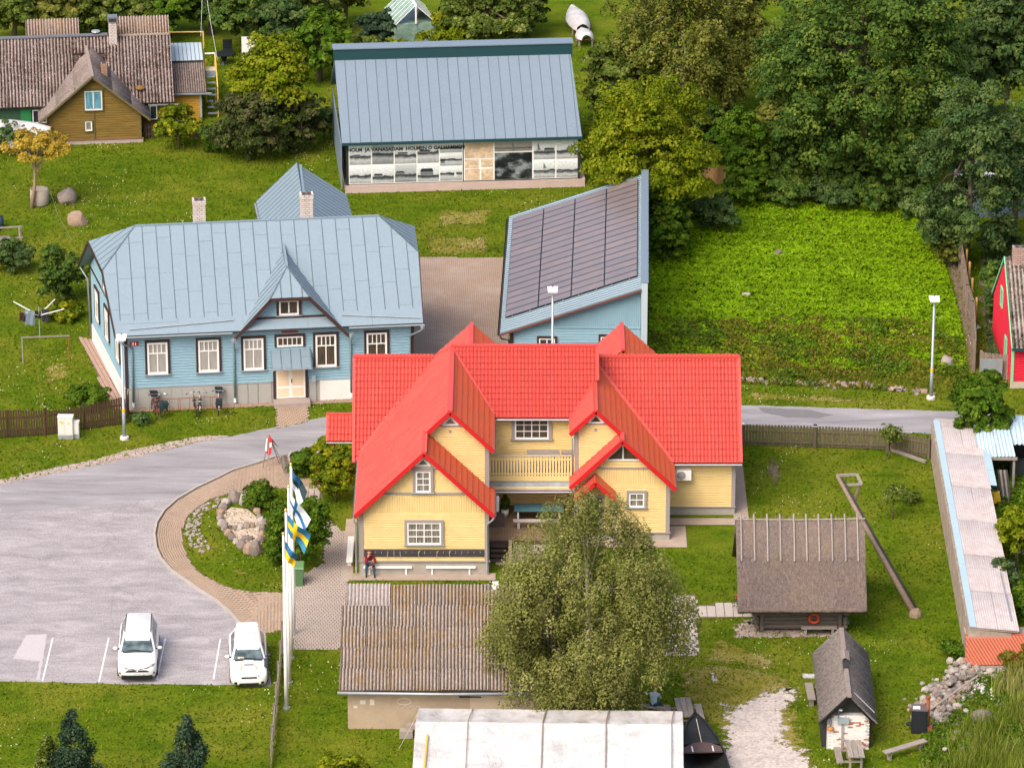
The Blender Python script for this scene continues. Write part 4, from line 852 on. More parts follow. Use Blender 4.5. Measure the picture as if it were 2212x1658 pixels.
MB().bar((-.55, -.58, 4.3), (-1.03, 2.8, 6.78), .06, .18).build('barge_board', M_brown, Bl); MB().bar((-1.03, 2.8, 6.78), (-1.58, 7.25, 6.78), .06, .16).build('barge_board', M_brown, Bl); MB().bar((-1.58, 7.25, 6.78), (-2.05, 10.7, 4.28), .06, .18).build('barge_board', M_brown, Bl)
MB().bar((15.68, -.58, 4.3), (15.82, 3.05, 6.95), .06, .16).build('barge_board', M_brown, Bl)
# snow rails low on the roof, gutters and downpipes
for a, b in ((.2, 5.7), (11.4, 15.5)): MB().tube([(a, -.38, 4.66), (b, -.12, 4.85)] if a < 5 else [(a, -.1, 4.86), (b, -.42, 4.63)], .03, 6).build('snow_rail', M_flash, Bl)
gutter(Bl, (-.5, -.66, 4.33), (5.6, -.66, 4.33), M_zinc, .06); gutter(Bl, (11.75, -.66, 4.33), (15.7, -.66, 4.33), M_zinc, .06)
M_pipe = plain('grey_pipe', (.23, .30, .33), .5, .2, var=.1)
def bpipe(x, x1, z=1.0, top=4.3): downpipe(Bl, [(x, -.66, top), (x, -.64, top - .25), (x1, -.16, top - .75), (x1, -.13, top - .95), (x1, -.13, .35)], .055, M_pipe); MB().lathe((x, -.66, top - .12), [(.07, -.12), (.12, .0), (.13, .12)], 8).build('rain_head', M_zinc, Bl); MB().tube([(x1, -.13, .42), (x1, -.16, .2)], .065, 8).build('pipe_shoe', M_white, Bl)
bpipe(-.3, .32); bpipe(5.66, 5.68, top=4.0); bpipe(11.85, 11.85, top=4.0); bpipe(15.62, 15.0)
downpipe(Bl, [(-1.95, 10.5, 4.2), (-1.6, 10.2, 3.6), (-1.5, 10.2, .3)], .055, M_zinc)
# rear wing
rz0, rzr = 5.35, 7.35
tri_roof(Bl, [(8.1, 16.6, rz0), (8.1, 8.0, rz0), (10.2, 7.0, rzr), (10.6, 16.6, rzr)], M_tin, (1, 0, .9), .6, 'wing_sheet'); tri_roof(Bl, [(13.0, 16.6, rz0), (13.0, 8.0, rz0), (10.2, 7.0, rzr), (10.6, 16.6, rzr)], M_tin, (-1, 0, .9), .6, 'wing_sheet')
MB().bar((10.2, 7, rzr + .03), (10.6, 16.65, rzr + .03), .14, .06).build('ridge_cap', M_tin, Bl); m = MB(); m.box(8.5, 12.6, 9.9, 16.2, 0, 5.4); m.prism(Pl((0, 16.2, 0), (1, 0, 0), (0, 0, 1)), [(8.3, 5.3), (12.8, 5.3), (10.58, 7.2)], -.1, 0); m.build('rear_wing_wall', M_blue, Bl)
gutter(Bl, (8.0, 16.6, 5.3), (8.05, 8.5, 5.3), M_zinc, .06); downpipe(Bl, [(8.0, 16.5, 5.2), (8.1, 16.4, 4.9), (8.42, 16.25, 4.5), (8.42, 16.25, .3)], .05, M_zinc)
chimney(Bl, 4.37, 6.2, 7.3, 9.38, .66, .6, M_brick); chimney(Bl, 10.13, 6.3, 7.3, 9.42, .66, .6, M_brick)
B(9.75, 10.5, 5.92, 6.65, 7.2, 8.0).build('chimney_flashing', M_pipe, Bl)
# brick edging along the front
ed = thing('brick_edging', 'row of old reddish bricks bedded along the foot of the blue house front', 'edging', (-20.30, -2.52, 0), 6.9); me_e = paver_mesh('edge_brick', .115, .055, .06, plain('old_edge_brick', (.33, .23, .17), .9, var=.25, fine=.3))
mats = []
for r in range(3):
    for i in range(33):
        mats.append(Matrix.Translation((.1 + i * .235 + (r % 2) * .1, -.14 - r * .125, .0 + rg.uniform(0, .02))) @ Matrix.Rotation(rg.uniform(-.04, .04), 4, 'Z'))
    for i in range(22): mats.append(Matrix.Translation((9.8 + i * .235 + (r % 2) * .1, -.14 - r * .125, .0 + rg.uniform(0, .02))))
pieces(ed, 'brick', me_e, mats, 200)
# ================================================================== EXHIBITION BARN
Bn = thing('exhibition_barn', 'long grey metal roofed barn with a wall of old harbour photographs under its eave', 'barn', (-9.76, 31.24, 0), 4.9)
M_steel = tin('grey_blue_steel', (.165, .214, .268)); M_dkteal = plain('dark_teal_fascia', (.012, .05, .058), .45, var=.1); M_pinkt = plain('pink_tile', (.50, .38, .34), .85, var=.18, nscale=2)
M_dark = plain('dark_timber', (.03, .028, .027), .8, var=.2)
m = MB(); m.box(.05, 13.8, .02, 10, .5, 3.2); m.prism(Pl((.05, 10, 0), (0, -1, 0), (0, 0, 1)), [(0, 3.1), (10.2, 3.1), (4.6, 6.5), (4.6, 7.1), (0, 5)], -13.7, 0); m.build('wall', plain('blue_grey_wall', (.20, .30, .34), .7), Bn)
FB = wall_plane(0, 0)
B(-.12, 14.15, -.10, 10, 0, .5).build('plinth', M_pinkt, Bn)
for r in range(4):
    for i in range(24): a = -.1 + i * .594 + (r % 2) * .15; MB().boxp(wall_plane(0, -.1), a, min(a + .588, 14.13), .01 + r * .123, .127 + r * .123, 0, .015).build('tile', M_pinkt, Bn)
MB().boxp(FB, -.05, 13.86, .5, 3.1, 0, .03).build('backing_board', M_dark, Bn)
rB = slope('F', 0, -.5, 3.3, .6)
qb = [rB.to(p) for p in ((-.3, -.5, 3.3), (13.9, -.5, 3.3), (13.76, 5, 6.6), (-.42, 5, 6.6))]
slab(Bn, rB, qb, -.2, -.01, M_dkteal, 'roof_deck'); roof_sheets(Bn, rB, qb, .612, 400, M_steel, plain('barn_seam', (.115, .15, .185), .5), seed=8, rib=.03, ribw=.02)
B(-.45, 13.86, 5.0, 5.45, 6.55, 7.3).build('clerestory', M_dkteal, Bn); B(-.5, 13.92, 4.93, 5.9, 7.3, 7.37).build('ridge_capping', M_steel, Bn); MB().bar((-.3, -.53, 3.22), (13.92, -.53, 3.22), .09, .14).build('eave_gutter', M_dkteal, Bn)
rr = slope('B', 0, 10.8, 3.3, .6); slab(Bn, rr, onplane(rr, [(13.9, 10.8), (-.4, 10.8), (-.4, 5.7), (13.9, 5.7)]), -.1, 0, M_steel, 'rear_roof')
for x, d in ((-.05, .12), (13.76, .1)): MB().boxp(FB, x, x + d, .5, 3.1, .03, .1).build('corner_post', M_dark, Bn)
B(-.36, -.3, -.3, 10, .4, 3.2).build('side_trim', M_steel, Bn)
def photo_mat(name, seed, sky, land, hor=.5, sepia=None, blotch=None):
    """an old landscape photograph printed on the panel: pale sky, dark shore, grey water"""
    t = NT(name); tc = t.n('ShaderNodeTexCoord'); sp = t.n('ShaderNodeSeparateXYZ'); t.L(tc.outputs['Generated'], sp.inputs[0]); mp = t.n('ShaderNodeMapping'); mp.inputs['Location'].default_value = (seed * 3.1, 0, seed * 1.7); t.L(tc.outputs['Generated'], mp.inputs[0])
    n = t.noise(mp.outputs[0], 2.4, 5, .65); n2 = t.noise(mp.outputs[0], 9, 5, .7); v = sp.outputs['Z']
    if blotch:
        c = t.ramp(n, [(.42, blotch[0]), (.5, blotch[1]), (.62, blotch[2])]); c = t.mix(.35, c, t.ramp(n2, [(.3, .3), (.7, 1.6)]), 'MULTIPLY')
    else:
        y = t.math('ADD', v, t.math('MULTIPLY', t.math('SUBTRACT', n, .5), .35))
        c = t.ramp(y, [(0.0, sc(sky, .40)), (max(.02, hor - .24), sc(sky, .70)), (hor - .08, land), (hor, sc(land, 1.5)), (min(.97, hor + .05), sc(sky, .75)), (.8, sky), (1.0, sc(sky, 1.15))])
        c = t.mix(.4, c, t.ramp(n2, [(.3, .45), (.7, 1.5)]), 'MULTIPLY')
    return t.fin(c, .45, 0, .3)
def barn_panel(x0, x1, z0, z1, mat, name='photo_panel'): return MB().boxp(FB, x0, x1, z0, z1, .045, .07).build(name, mat, Bn)
MB().boxp(FB, .1, 6.87, .55, 2.98, .03, .045).build('banner', M_white, Bn); MB().boxp(FB, 6.93, 13.7, .57, 2.98, .03, .045).build('banner', M_white, Bn)
sd_ = 0
wh = (.66, .69, .70)
for i in range(4):
    a = .16 + i * 1.34
    for z0, z1, h in ((1.78, 2.94, .42), (.62, 1.70, .34)):
        sd_ += 1; barn_panel(a, a + 1.26, z0, z1, photo_mat('harbour_photo', sd_, wh if sd_ % 3 else (.42, .45, .46), (.03, .035, .038), h + .05 * (sd_ % 4)))
for z0, z1 in ((2.38, 2.94), (1.56, 2.32), (.62, 1.50)): sd_ += 1; barn_panel(5.52, 6.82, z0, z1, photo_mat('harbour_photo', sd_, wh, (.03, .035, .038), .55))
tan = (.60, .45, .31)
for x0, x1, z0, z1 in ((6.98, 8.66, 1.98, 2.95), (6.98, 7.8, 1.36, 1.9), (7.94, 8.66, 1.42, 1.9), (6.98, 7.86, .62, 1.3), (7.96, 8.66, .62, 1.3)):
    sd_ += 1; barn_panel(x0, x1, z0, z1, photo_mat('old_map', sd_, tan, tan, blotch=(sc(tan, .8), tan, sc(tan, 1.25))), 'map_panel')
sd_ += 1; barn_panel(8.76, 10.98, 2.36, 2.95, photo_mat('harbour_photo', sd_, (.40, .38, .34), (.10, .09, .08), .4)); sd_ += 1; barn_panel(8.76, 10.98, .60, 2.26, photo_mat('aerial_photo', sd_, wh, wh, blotch=((.008, .010, .011), (.02, .025, .027), (.22, .25, .26))))
for a in (11.08, 12.44):
    for z0, z1 in ((1.80, 2.95), (.64, 1.72)): sd_ += 1; barn_panel(a, a + 1.26, z0, z1, photo_mat('harbour_photo', sd_, wh, (.04, .045, .05), .42))
# small dark buildings printed on the photographs are part of the print: raised by a hair so that the print reads
M_ink = plain('print_black', (.02, .024, .026), .5); M_ink2 = plain('print_grey', (.14, .16, .17), .5)
for x, z, w, h in ((.4, 2.28, .4, .12), (1.72, 2.22, .7, .16), (3.0, 2.36, .6, .12), (4.3, 2.4, .62, .2), (.6, .9, .45, .16), (1.6, .98, .5, .2), (2.9, 1.1, .5, .2), (4.35, 1.0, .75, .42), (5.55, 1.72, .25, .22), (11.7, 2.3, .6, .2), (12.0, .98, .35, .2), (11.2, .95, .5, .14), (12.5, 1.0, .25, .14)):
    q = MB(); q.boxp(FB, x, x + w, z, z + h * .55, .0715, .0725); q.build('printed_shed', M_ink2, Bn); MB().prism(FB, [(x - .03, z + h * .55), (x + w + .03, z + h * .55), (x + w - .06, z + h), (x + .06, z + h)], .0715, .073).build('printed_roof', M_ink, Bn)
for x, z, h in ((6.35, .85, .4), (11.3, 2.35, .55), (11.65, 1.2, .4), (9.8, 2.42, .5)): MB().prism(FB, [(x, z), (x + .2, z + .03), (x + .02, z + h)], .0715, .073).build('printed_sail', M_ink2 if x > 7 else plain('print_white', (.6, .62, .62), .5), Bn)
M_letter = plain('black_letter', (.012, .012, .012), .5)
text_obj('HOLM  JA VANASADAM', .31, FB, 1.68, 2.60, .075, M_letter, Bn, sx=1.0, bold=.012); text_obj('.  .', .28, FB, 3.42, 2.64, .075, M_letter, Bn); text_obj('HOLMEN O GALHAMMEN', .31, FB, 5.24, 2.61, .075, M_letter, Bn, sx=.97, bold=.012)
# ================================================================== SOLAR SHED
Sh = thing('solar_shed', 'blue boarded shed with a sloping roof covered in dark solar panels', 'shed', (-.05, 2.5, 0), -1.5)
m = MB(); m.prism(Pl((0, 17.6, 0), (1, 0, 0), (0, 0, 1)), [(.02, 0), (6.95, 0), (6.95, 4.9), (.02, 2.48)], 0, 17.58); m.build('wall', M_blue, Sh)
FS = wall_plane(0, 0); kS = .349
planks(Sh, FS, [(.14, .3), (6.92, .3), (6.92, 2.70), (.55, 2.70), (.14, 2.5)], .155, M_blue, lap=.02); planks(Sh, FS, [(.6, 2.76), (6.92, 2.76), (6.92, 4.85), (6.85, 4.85)], .115, M_blue, 90, 'vertical_board', .02, .008)
MB().boxp(FS, .5, 6.92, 2.70, 2.76, 0, .075).build('rail_board', M_blue, Sh); MB().boxp(FS, -.05, .12, 0, 2.42, 0, .085).build('corner_board', M_brown, Sh)
window(Sh, FS, 1.5, 2.35, 1.3, 2.12, [(1, 2)], M_glass, None, M_brown, .11, M_zinc, .07, .06); window(Sh, FS, 4.8, 5.6, 1.4, 2.25, [(1, 2)], M_glass, None, M_brown, .11, M_zinc, .07, .06)
B(6.95, 7.29, -.42, 17.5, 0, 5.46).build('parapet_wall', plain('pale_blue_metal', (.40, .47, .52), .5, var=.06), Sh); B(6.92, 7.33, -.44, 17.55, 5.46, 5.5).build('parapet_cap', M_steel, Sh)
rS = Pl((-.57, -.42, 2.5), (0, -1, 0), (1, 0, kS)); hS = math.hypot(1, kS) * 7.52   # x: towards the viewer, y: upslope
slab(Sh, rS, [(-18.2, 0), (0, 0), (0, hS), (-18.2, hS)], -.14, -.005, M_seam, 'roof_deck')
roof_sheets(Sh, rS, [(-18.2, 0), (0, 0), (0, hS), (-18.2, hS)], .33, 20, tin('profiled_steel', (.30, .39, .44)), M_seam, 'roof_sheet', 4, rib=.045)
MB().bar((-.6, -.46, 2.40), (6.95, -.46, 2.40 + 7.55 * kS), .05, .10).build('barge_board', plain('rust_brown_board', (.14, .05, .04), .7), Sh); gutter(Sh, (-.66, -.4, 2.42), (-.66, 17.8, 2.42), M_dark, .07)
downpipe(Sh, [(-.62, -.3, 2.38), (-.5, -.2, 2.1), (-.1, -.1, 2.0), (-.1, -.1, .2)], .05, M_dkteal)
So = thing('solar_array', 'four columns of dark framed solar panels mounted on the sloping shed roof', 'solar panels', (-.05, 2.5, 0), -1.5)
t = NT('solar_cell'); n = t.noise(t.pos(scale=(1, 1, 1)), 1.5, 5, .7); g1 = t.n('ShaderNodeTexBrick'); 
c = t.ramp(n, [(.3, (.155, .135, .15)), (.52, (.20, .155, .155)), (.75, (.27, .19, .17))]); c = t.mix(t.math('MULTIPLY', t.rnd(), .4), c, (.12, .105, .12)); M_cell = t.fin(c, .28, 0, .6)
M_frame = plain('panel_frame', (.010, .014, .022), .4)
for c_ in range(4):
    for r in range(17):
        x1 = -1.85 - r * .915; x0 = x1 - .893; y0 = .28 + c_ * 1.88; y1 = y0 + 1.85
        fr = MB(); fr.boxp(rS, x0, x1, y0, y1, .10, .13); p = fr.build('solar_panel', M_frame, So); MB().boxp(rS, x0 + .05, x1 - .04, y0 + .022, y1 - .022, .13, .134).build('cell_sheet', M_cell, p)
for c_ in range(4):
    for k in (.4, 1.4):
        y = .28 + c_ * 1.88 + k; MB().boxp(rS, -17.6, -1.7, y - .03, y + .03, .05, .095).build('mounting_rail', plain('rail_alu', (.5, .5, .5), .4, .6), So)
# ================================================================== MOSSY OCHRE HOUSE
Mo = thing('mossy_house', 'old ochre boarded house under mossy corrugated roofs with a front gable', 'house', (-28.26, 39.82, 0), 6.0)
M_och = wood('ochre_board', (.17, .105, .018), (.24, .155, .035), 0, .85, .5, .25); M_och2 = plain('bright_ochre', (.52, .29, .04), .8, var=.1); M_olive = plain('olive_trim', (.12, .10, .04), .8, var=.2)
M_asb = (asb_mat('mossy_roof', (.28, .225, .21), (.43, .37, .35), (.055, .03, .015), .54, .8, 0, .9), asb_mat('mossy_valley_shade', (.075, .05, .042), (.16, .115, .10), (.025, .012, .006), .42, .95, 0, .8)); M_asb3 = (asb_mat('brown_roof_sheet', (.23, .185, .17), (.37, .31, .29), (.07, .04, .02), .6, .5, 0, .4), asb_mat('brown_roof_valley_shade', (.10, .075, .065), (.18, .14, .12), (.05, .03, .015), .5, .6, 0, .3))  # second of each pair: moss plus painted shade for the wave troughs
FM = wall_plane(0, 0); km = .85
core_ = MB(); core_.prism(Pl((0, 6, 0), (1, 0, 0), (0, 0, 1)), [(.02, .1), (6.36, .1), (6.36, 2.0), (3.15, 4.6), (.02, 2.0)], 0, 5.98); core_.box(-6, 8.3, 2.2, 11, .1, 2.4); core_.build('wall', M_och, Mo)
def mg(z0, z1): 
    p = [(.03, z0), (6.35, z0), (6.35, z1), (.03, z1)]; p = clip(p, km, 1, 4.72 + km * 3.15); return clip(p, -km, 1, 4.72 - km * 3.15)
planks(Mo, FM, mg(.32, 4.72), .165, M_och, lap=.02)
B(-.05, 6.45, -.06, 0, 0, .26).build('plinth', plain('limewashed_plinth', (.36, .30, .26), .9, var=.25, nscale=4), Mo); B(-.05, 6.5, -.10, .05, .28, .34).build('drip_board', plain('old_red_board', (.2, .09, .07), .8), Mo)
for x in (.0, 3.14, 6.28): MB().boxp(FM, x, x + .07, .34, 2.0 if x in (0., 6.28) else 2.3, .03, .085).build('batten', M_olive, Mo)
MB().boxp(FM, 1.9, 4.4, 3.92, 3.99, .03, .085).build('batten', M_olive, Mo)
M_sunc = curtain_glass('blue_curtain_glass', (.05, .16, .24), (.13, .33, .45))
window(Mo, FM, 2.58, 3.76, 2.42, 3.8, [(1, 2)], M_sunc, plain('flaking_white', (.66, .62, .56), .8, var=.15, nscale=8), M_olive, .07, None, .08, .08, casing_bottom=True); window(Mo, FM, 2.56, 3.02, .96, 1.64, [(1, 1)], M_curt2, None, M_olive, .06, None, .07, casing_bottom=True)
g0 = slope('L', -.52, 0, 1.75, km); lenG = math.hypot(1, km) * 3.67
slab(Mo, g0, [(.5, 0), (.5, lenG), (-6.8, lenG), (-1.2, 0)][::-1], -.09, -.045, M_asb3[1], 'roof_deck'); corr_field(Mo, g0, -6.6, .5, 0, lenG, 1.1, 1.7, M_asb3, pitch=.17, amp=.04, seed=1, poly=[(.5, -1), (.5, 9), (-6.8, 9), (-6.8, lenG), (-1.2, -.5)])
g1 = slope('R', 6.94, 0, 1.75, km * 3.67 / 3.79); slab(Mo, g1, [(-.5, 0), (2.0, 0), (6.8, 4.9), (-.5, 4.9)], -.09, -.045, M_asb3[1], 'roof_deck'); corr_field(Mo, g1, -.5, 6.6, 0, 4.9, 1.1, 1.7, M_asb3, pitch=.17, amp=.04, seed=2, poly=[(-.6, -1), (2.2, -.5), (7, 4.6), (7, 9), (-.6, 9)])
for x in (-.55, 6.97): MB().bar((3.15, -.52, 4.93), (x, -.52, 1.72), .06, .12).build('barge_board', M_olive, Mo)
MB().bar((3.15, -.5, 4.97), (2.87, 6.1, 4.97), .22, .08).build('ridge_cap', plain('ridge_asbestos', (.28, .22, .19), .9), Mo)
r0 = slope('F', 0, 1.6, 2.22, .55); l0 = math.hypot(1, .55) * 5.6
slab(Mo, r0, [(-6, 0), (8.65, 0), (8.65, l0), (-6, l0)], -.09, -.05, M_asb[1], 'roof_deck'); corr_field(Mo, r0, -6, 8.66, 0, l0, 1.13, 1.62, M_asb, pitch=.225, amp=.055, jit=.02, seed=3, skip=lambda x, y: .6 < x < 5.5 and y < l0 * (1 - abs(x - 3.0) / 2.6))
rb = slope('B', 0, 12.8, 2.22, .55); slab(Mo, rb, [(-8.66, 0), (6, 0), (6, l0), (-8.66, l0)], -.08, 0, M_asb[0], 'rear_roof')
MB().bar((-6, 7.2, 5.36), (4.4, 7.2, 5.42), .34, .1).build('ridge_cap', plain('grey_ridge', (.14, .15, .17), .6), Mo); MB().bar((5.2, 7.15, 5.33), (8.6, 7.15, 5.33), .2, .1).build('ridge_board', plain('weathered_ridge', (.30, .24, .2), .9), Mo)
M_asbo = (asb_mat('orange_lichen_roof', (.34, .28, .25), (.46, .39, .35), (.28, .15, .05), .55, .5), asb_mat('orange_valley_shade', (.11, .065, .04), (.20, .12, .07), (.20, .09, .02), .5, .7))  # second material darkens the troughs with painted shade
for x0, x1 in ((-1.2, 2.45), (5.1, 8.62)):
    pr = Pl((0, 7.4, 5.3), (1, 0, 0), (0, .8, .55)); slab(Mo, pr, [(x0, 0), (x1, 0), (x1, 1.5), (x0, 1.5)], -.3, -.02, M_asbo[0], 'rear_dormer_roof'); corr_field(Mo, pr, x0, x1, 0, 1.5, 1.1, 1.5, M_asbo, pitch=.2, amp=.05, seed=5)
chimney(Mo, 4.75, 6.7, 4.6, 6.5, .55, .5, M_brick, False); B(4.42, 5.08, 6.35, 7.0, 6.52, 6.9).build('chimney_hood', plain('hood_metal', (.17, .20, .23), .5, .3), Mo); B(4.5, 5.0, 6.34, 6.36, 6.56, 6.78).build('hood_opening', M_dark, Mo)
chimney(Mo, 4.0, 2.2, 3.6, 5.0, .42, .42, plain('orange_brick', (.42, .24, .16), .9, var=.45, nscale=6), False); MB().lathe((0, 0, 0), [(.32, 0), (.3, .05), (.1, .08)], 12).build('dish', M_zinc, Mo).location = (3.6, 7.3, 5.6)
M_green = plain('green_shutter', (.02, .22, .06), .7)
FE = wall_plane(0, 2.15); MB().boxp(FE, -3.4, -.3, .4, 2.2, 0, .04).build('porch_wall', plain('dark_green_board', (.035, .09, .045), .8, var=.2), Mo)
window(Mo, FE, -.95, .0, .9, 1.85, [(1, 1)], M_glass, M_white, None, bw=.06); sh_ = MB().boxp(FE, -1.75, -1.05, .85, 1.9, .05, .09).build('shutter', M_green, Mo)
for i in range(5): MB().boxp(FE, -1.74 + i * .14, -1.62 + i * .14, .88, 1.88, .09, .105).build('slat', M_green, sh_)
window(Mo, wall_plane(0, 2.1), 7.0, 7.5, .9, 1.9, [(1, 1)], M_glass, M_white, None, bw=.06); MB().bar((6.9, 1.5, 2.12), (9.0, 1.5, 2.1), .06, .08).build('eave_board', M_flash, Mo)
MB().lathe((0, 0, 0), [(.28, 0), (.34, .1), (.2, .22), (.05, .3)], 9).build('roof_tuft', plain('dry_moss', (.22, .12, .03), .95, var=.4, nscale=12), Mo).location = (6.4, 2.6, 2.9)
# annex beside it
An = thing('lean_to_annex', 'ochre lean-to with corrugated and blue metal roofs at the side of the mossy house', 'annex', (-28.26, 39.82, 0), 6.0)
B(8.75, 10.6, 4.0, 10, 0, 2.2).build('wall', M_och2, An); planks(An, wall_plane(0, 3.98), [(8.75, .1), (10.5, .1), (10.5, 2.1), (8.75, 2.1)], .15, M_och2); B(10.5, 10.62, 3.9, 4.0, 0, 2.15).build('corner_board', plain('pale_blue_trim', (.35, .45, .5), .7), An)
pa = slope('F', 0, 3.6, 2.2, .3); la = math.hypot(1, .3) * 3.35; slab(An, pa, [(8.7, 0), (10.92, 0), (10.92, la), (8.7, la)], -.09, -.045, M_asb3[1], 'roof_deck'); corr_field(An, pa, 8.7, 10.92, 0, la, 1.1, 1.72, M_asb3, pitch=.17, amp=.04, seed=7)
pb_ = slope('F', 0, 7.0, 3.4, .1); roof_sheets(An, pb_, [(8.7, 0), (10.9, 0), (10.9, 3.0), (8.7, 3.0)], .28, 5, tin('blue_white_tin', (.42, .50, .55)), M_seam, seed=2); B(8.72, 10.88, 7.0, 10, 3.1, 3.36).build('upper_wall', M_dark, An); MB().bar((8.6, 3.52, 2.15), (11.3, 3.52, 2.12), .1, .1).build('gutter', M_zinc, An)
La = thing('yellow_stair_frame', 'yellow timber frame with open plank steps beside the lean-to annex', 'stair', (-28.26, 39.82, 0), 6.0); M_yw = plain('yellow_timber', (.62, .38, .08), .7, var=.15)
for x, y, h in ((11.05, 9.6, 4.6), (11.75, 7.8, 3.6), (11.1, 7.8, 3.2), (11.75, 4.6, 2.2)): MB().bar((x, y, 0), (x, y, h), .09).build('post', M_yw, La)
MB().bar((11.05, 7.8, 3.6), (11.75, 7.8, 3.6), .08).build('rail', M_white, La); MB().bar((11.75, 7.8, 3.55), (11.75, 4.5, 2.2), .08, .1).build('hand_rail', M_yw, La); B(11.05, 11.75, 7.0, 7.9, 2.5, 2.6).build('landing', plain('pale_landing', (.5, .42, .3), .8, var=.3), La); B(11.05, 11.75, 6.96, 7.0, 2.3, 2.6).build('landing_edge', M_flash, La)
for i in range(7): B(11.06, 11.7, 6.7 - i * .36, 6.95 - i * .36, 2.2 - i * .32, 2.26 - i * .32).build('step', M_flash, La)
MB().bar((8.7, 9.9, 4.55), (11.05, 9.6, 4.6), .06).build('cross_beam', M_yw, La)
for o in (Mo, An, La): o.scale = (.9, .9, .9)
# ================================================================== STONE SHED IN FRONT
As = thing('stone_shed', 'low rendered stone shed with a moss-grown corrugated roof in front of the yellow house', 'shed', (-4, -38, 0), world=True)
M_rend = plain('stained_render', (.40, .31, .22), .95, var=.14, nscale=.8, dirt=((.19, .14, .09), .7, .75), fine=.2)
B(-7.46, 2.2, -40.78, -32, 0, 2.05).build('wall', M_rend, As); B(-7.36, 2.1, -40.72, -32.1, 2.05, 2.2).build('wall_plate', M_dark, As)
for p in (((0, 0), (9.66, 0), (4.8, 2.8)),): MB().prism(Pl((-7.42, -32, 0), (0, -1, 0), (0, 0, 1)), [(0, 2.05), (8.7, 2.05), (4.0, 4.8)], -9.6, 0).build('gable_wall', M_rend, As)
M_asb2 = (asb_mat('grey_sheet', (.31, .265, .245), (.45, .40, .375), (.22, .13, .03), .54, .6, 0, .5), asb_mat('mossy_sheet_valley_shade', (.075, .052, .035), (.14, .10, .075), (.16, .082, .006), .40, .98, 0, .4)); M_asbn = (asb_mat('newer_sheet', (.37, .32, .31), (.48, .42, .40), (.2, .15, .1), .8, .3, 0, .05), asb_mat('newer_valley_shade', (.2, .17, .16), (.3, .26, .24), (.2, .15, .1), .8, .3, 0, .05))  # valley copies are darker: trough shade in the colour, with some moss
pa = slope('F', 0, -41.15, 2.12, 2.85 / 5.2); l2 = math.hypot(5.2, 2.85); tw = 9.95
slab(As, pa, [(-7.85, 0), (2.3, 0), (2.3, l2), (-7.6, l2)], -.09, -.05, M_asb2[1], 'roof_deck')
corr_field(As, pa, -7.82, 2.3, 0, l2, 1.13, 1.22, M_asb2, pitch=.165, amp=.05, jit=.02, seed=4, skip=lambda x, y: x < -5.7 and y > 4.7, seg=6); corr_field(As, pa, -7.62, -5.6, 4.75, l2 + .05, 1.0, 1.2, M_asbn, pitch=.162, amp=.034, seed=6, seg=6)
pr_ = slope('B', 0, -30.7, 2.12, 2.85 / 5.2); slab(As, pr_, [(-2.3, 0), (7.6, 0), (7.6, l2), (-2.3, l2)], -.07, 0, M_asb2[0], 'rear_roof')
MB().tube([(-7.9, -41.22, 2.02), (-3, -41.24, 1.96), (2.3, -41.22, 2.0)], .07, 8).build('gutter', M_flash, As, True); B(-2.4, -1.4, -40.84, -40.79, 1.6, 1.66).build('hook_bar', M_dark, As)
m = MB(); m.box(-1.9, 1.0, -40.82, -40.78, .3, 1.75); m.build('patched_opening', plain('lighter_render', (.45, .36, .26), .95, var=.1), As)
m = MB()
for x, z, w, h in ((-6.9, 1.25, .25, .2), (-7.2, 1.05, .18, .12), (-6.45, 1.2, .2, .3)): m.box(x, x + w, -40.80, -40.785, z, z + h)
m.build('flaked_patch', plain('pale_patch', (.6, .53, .45), .9), As)
m = MB(); pts = [(-4.9 + .32 * math.cos(a) , -40.795, 1.38 + .16 * math.sin(a)) for a in np.linspace(0, 6.3, 20)]; m.tube(pts, .014, 4); pts = [(-4.9 + .1 * i, -40.795, 1.1 + .1 * math.sin(i * 2.2)) for i in range(-3, 9)]; m.tube(pts, .012, 4); m.build('graffiti', plain('chalk', (.6, .55, .48), .9), As)
B(-.9, -.62, -36.2, -35.9, 4.85, 5.15).build('vent_box', M_white, As)
st = thing('stone_trough', 'old stone blocks lying against the foot of the stone shed wall', 'stone trough', (-4.6, -41.6, 0)); M_stone = plain('grey_stone', (.30, .26, .23), .95, var=.3, nscale=2, fine=.4)
for a in ((-.5, .1, -.2, .2, 0, .35), (.25, .6, -.25, .25, 0, .38), (-.2, .3, .0, .35, .36, .55)): B(*a).build('block', M_stone, st)
# ================================================================== TENT
Te = thing('white_tent', 'long white canvas event tent with taped seams at the bottom of the view', 'tent', (1.6, -46.5, 0), -1.5)
t = NT('tent_canvas'); n = t.noise(t.pos(scale=(.6, 1.2, 1.2)), 1.2, 6, .7, .5); c = t.ramp(n, [(.3, (.36, .345, .34)), (.48, (.50, .49, .485)), (.62, (.56, .55, .55))]); n2 = t.noise(t.pos(scale=(2.2, .8, 1), rot=(0, 0, .5)), 1.5, 5, .7, 1.0); t.bump(n2, .7, .10); c = t.mix(t.ramp(n2, [(.56, 0), (.62, .35), (.66, 0)]), c, (.34, .33, .33)); M_canvas = t.fin(c, .7, 0, .2)  # thin grey bands: wrinkle shading painted into the canvas, with dirt streaks
t = NT('dirty_canvas'); n = t.noise(t.pos(scale=(1, .5, 1)), 1.1, 6, .75, .6); M_canvasd = t.fin(t.ramp(n, [(.3, (.30, .26, .22)), (.5, (.50, .47, .45)), (.7, (.62, .60, .60))]), .8)
tx0, tx1 = -5.85, 5.95; rows = 26
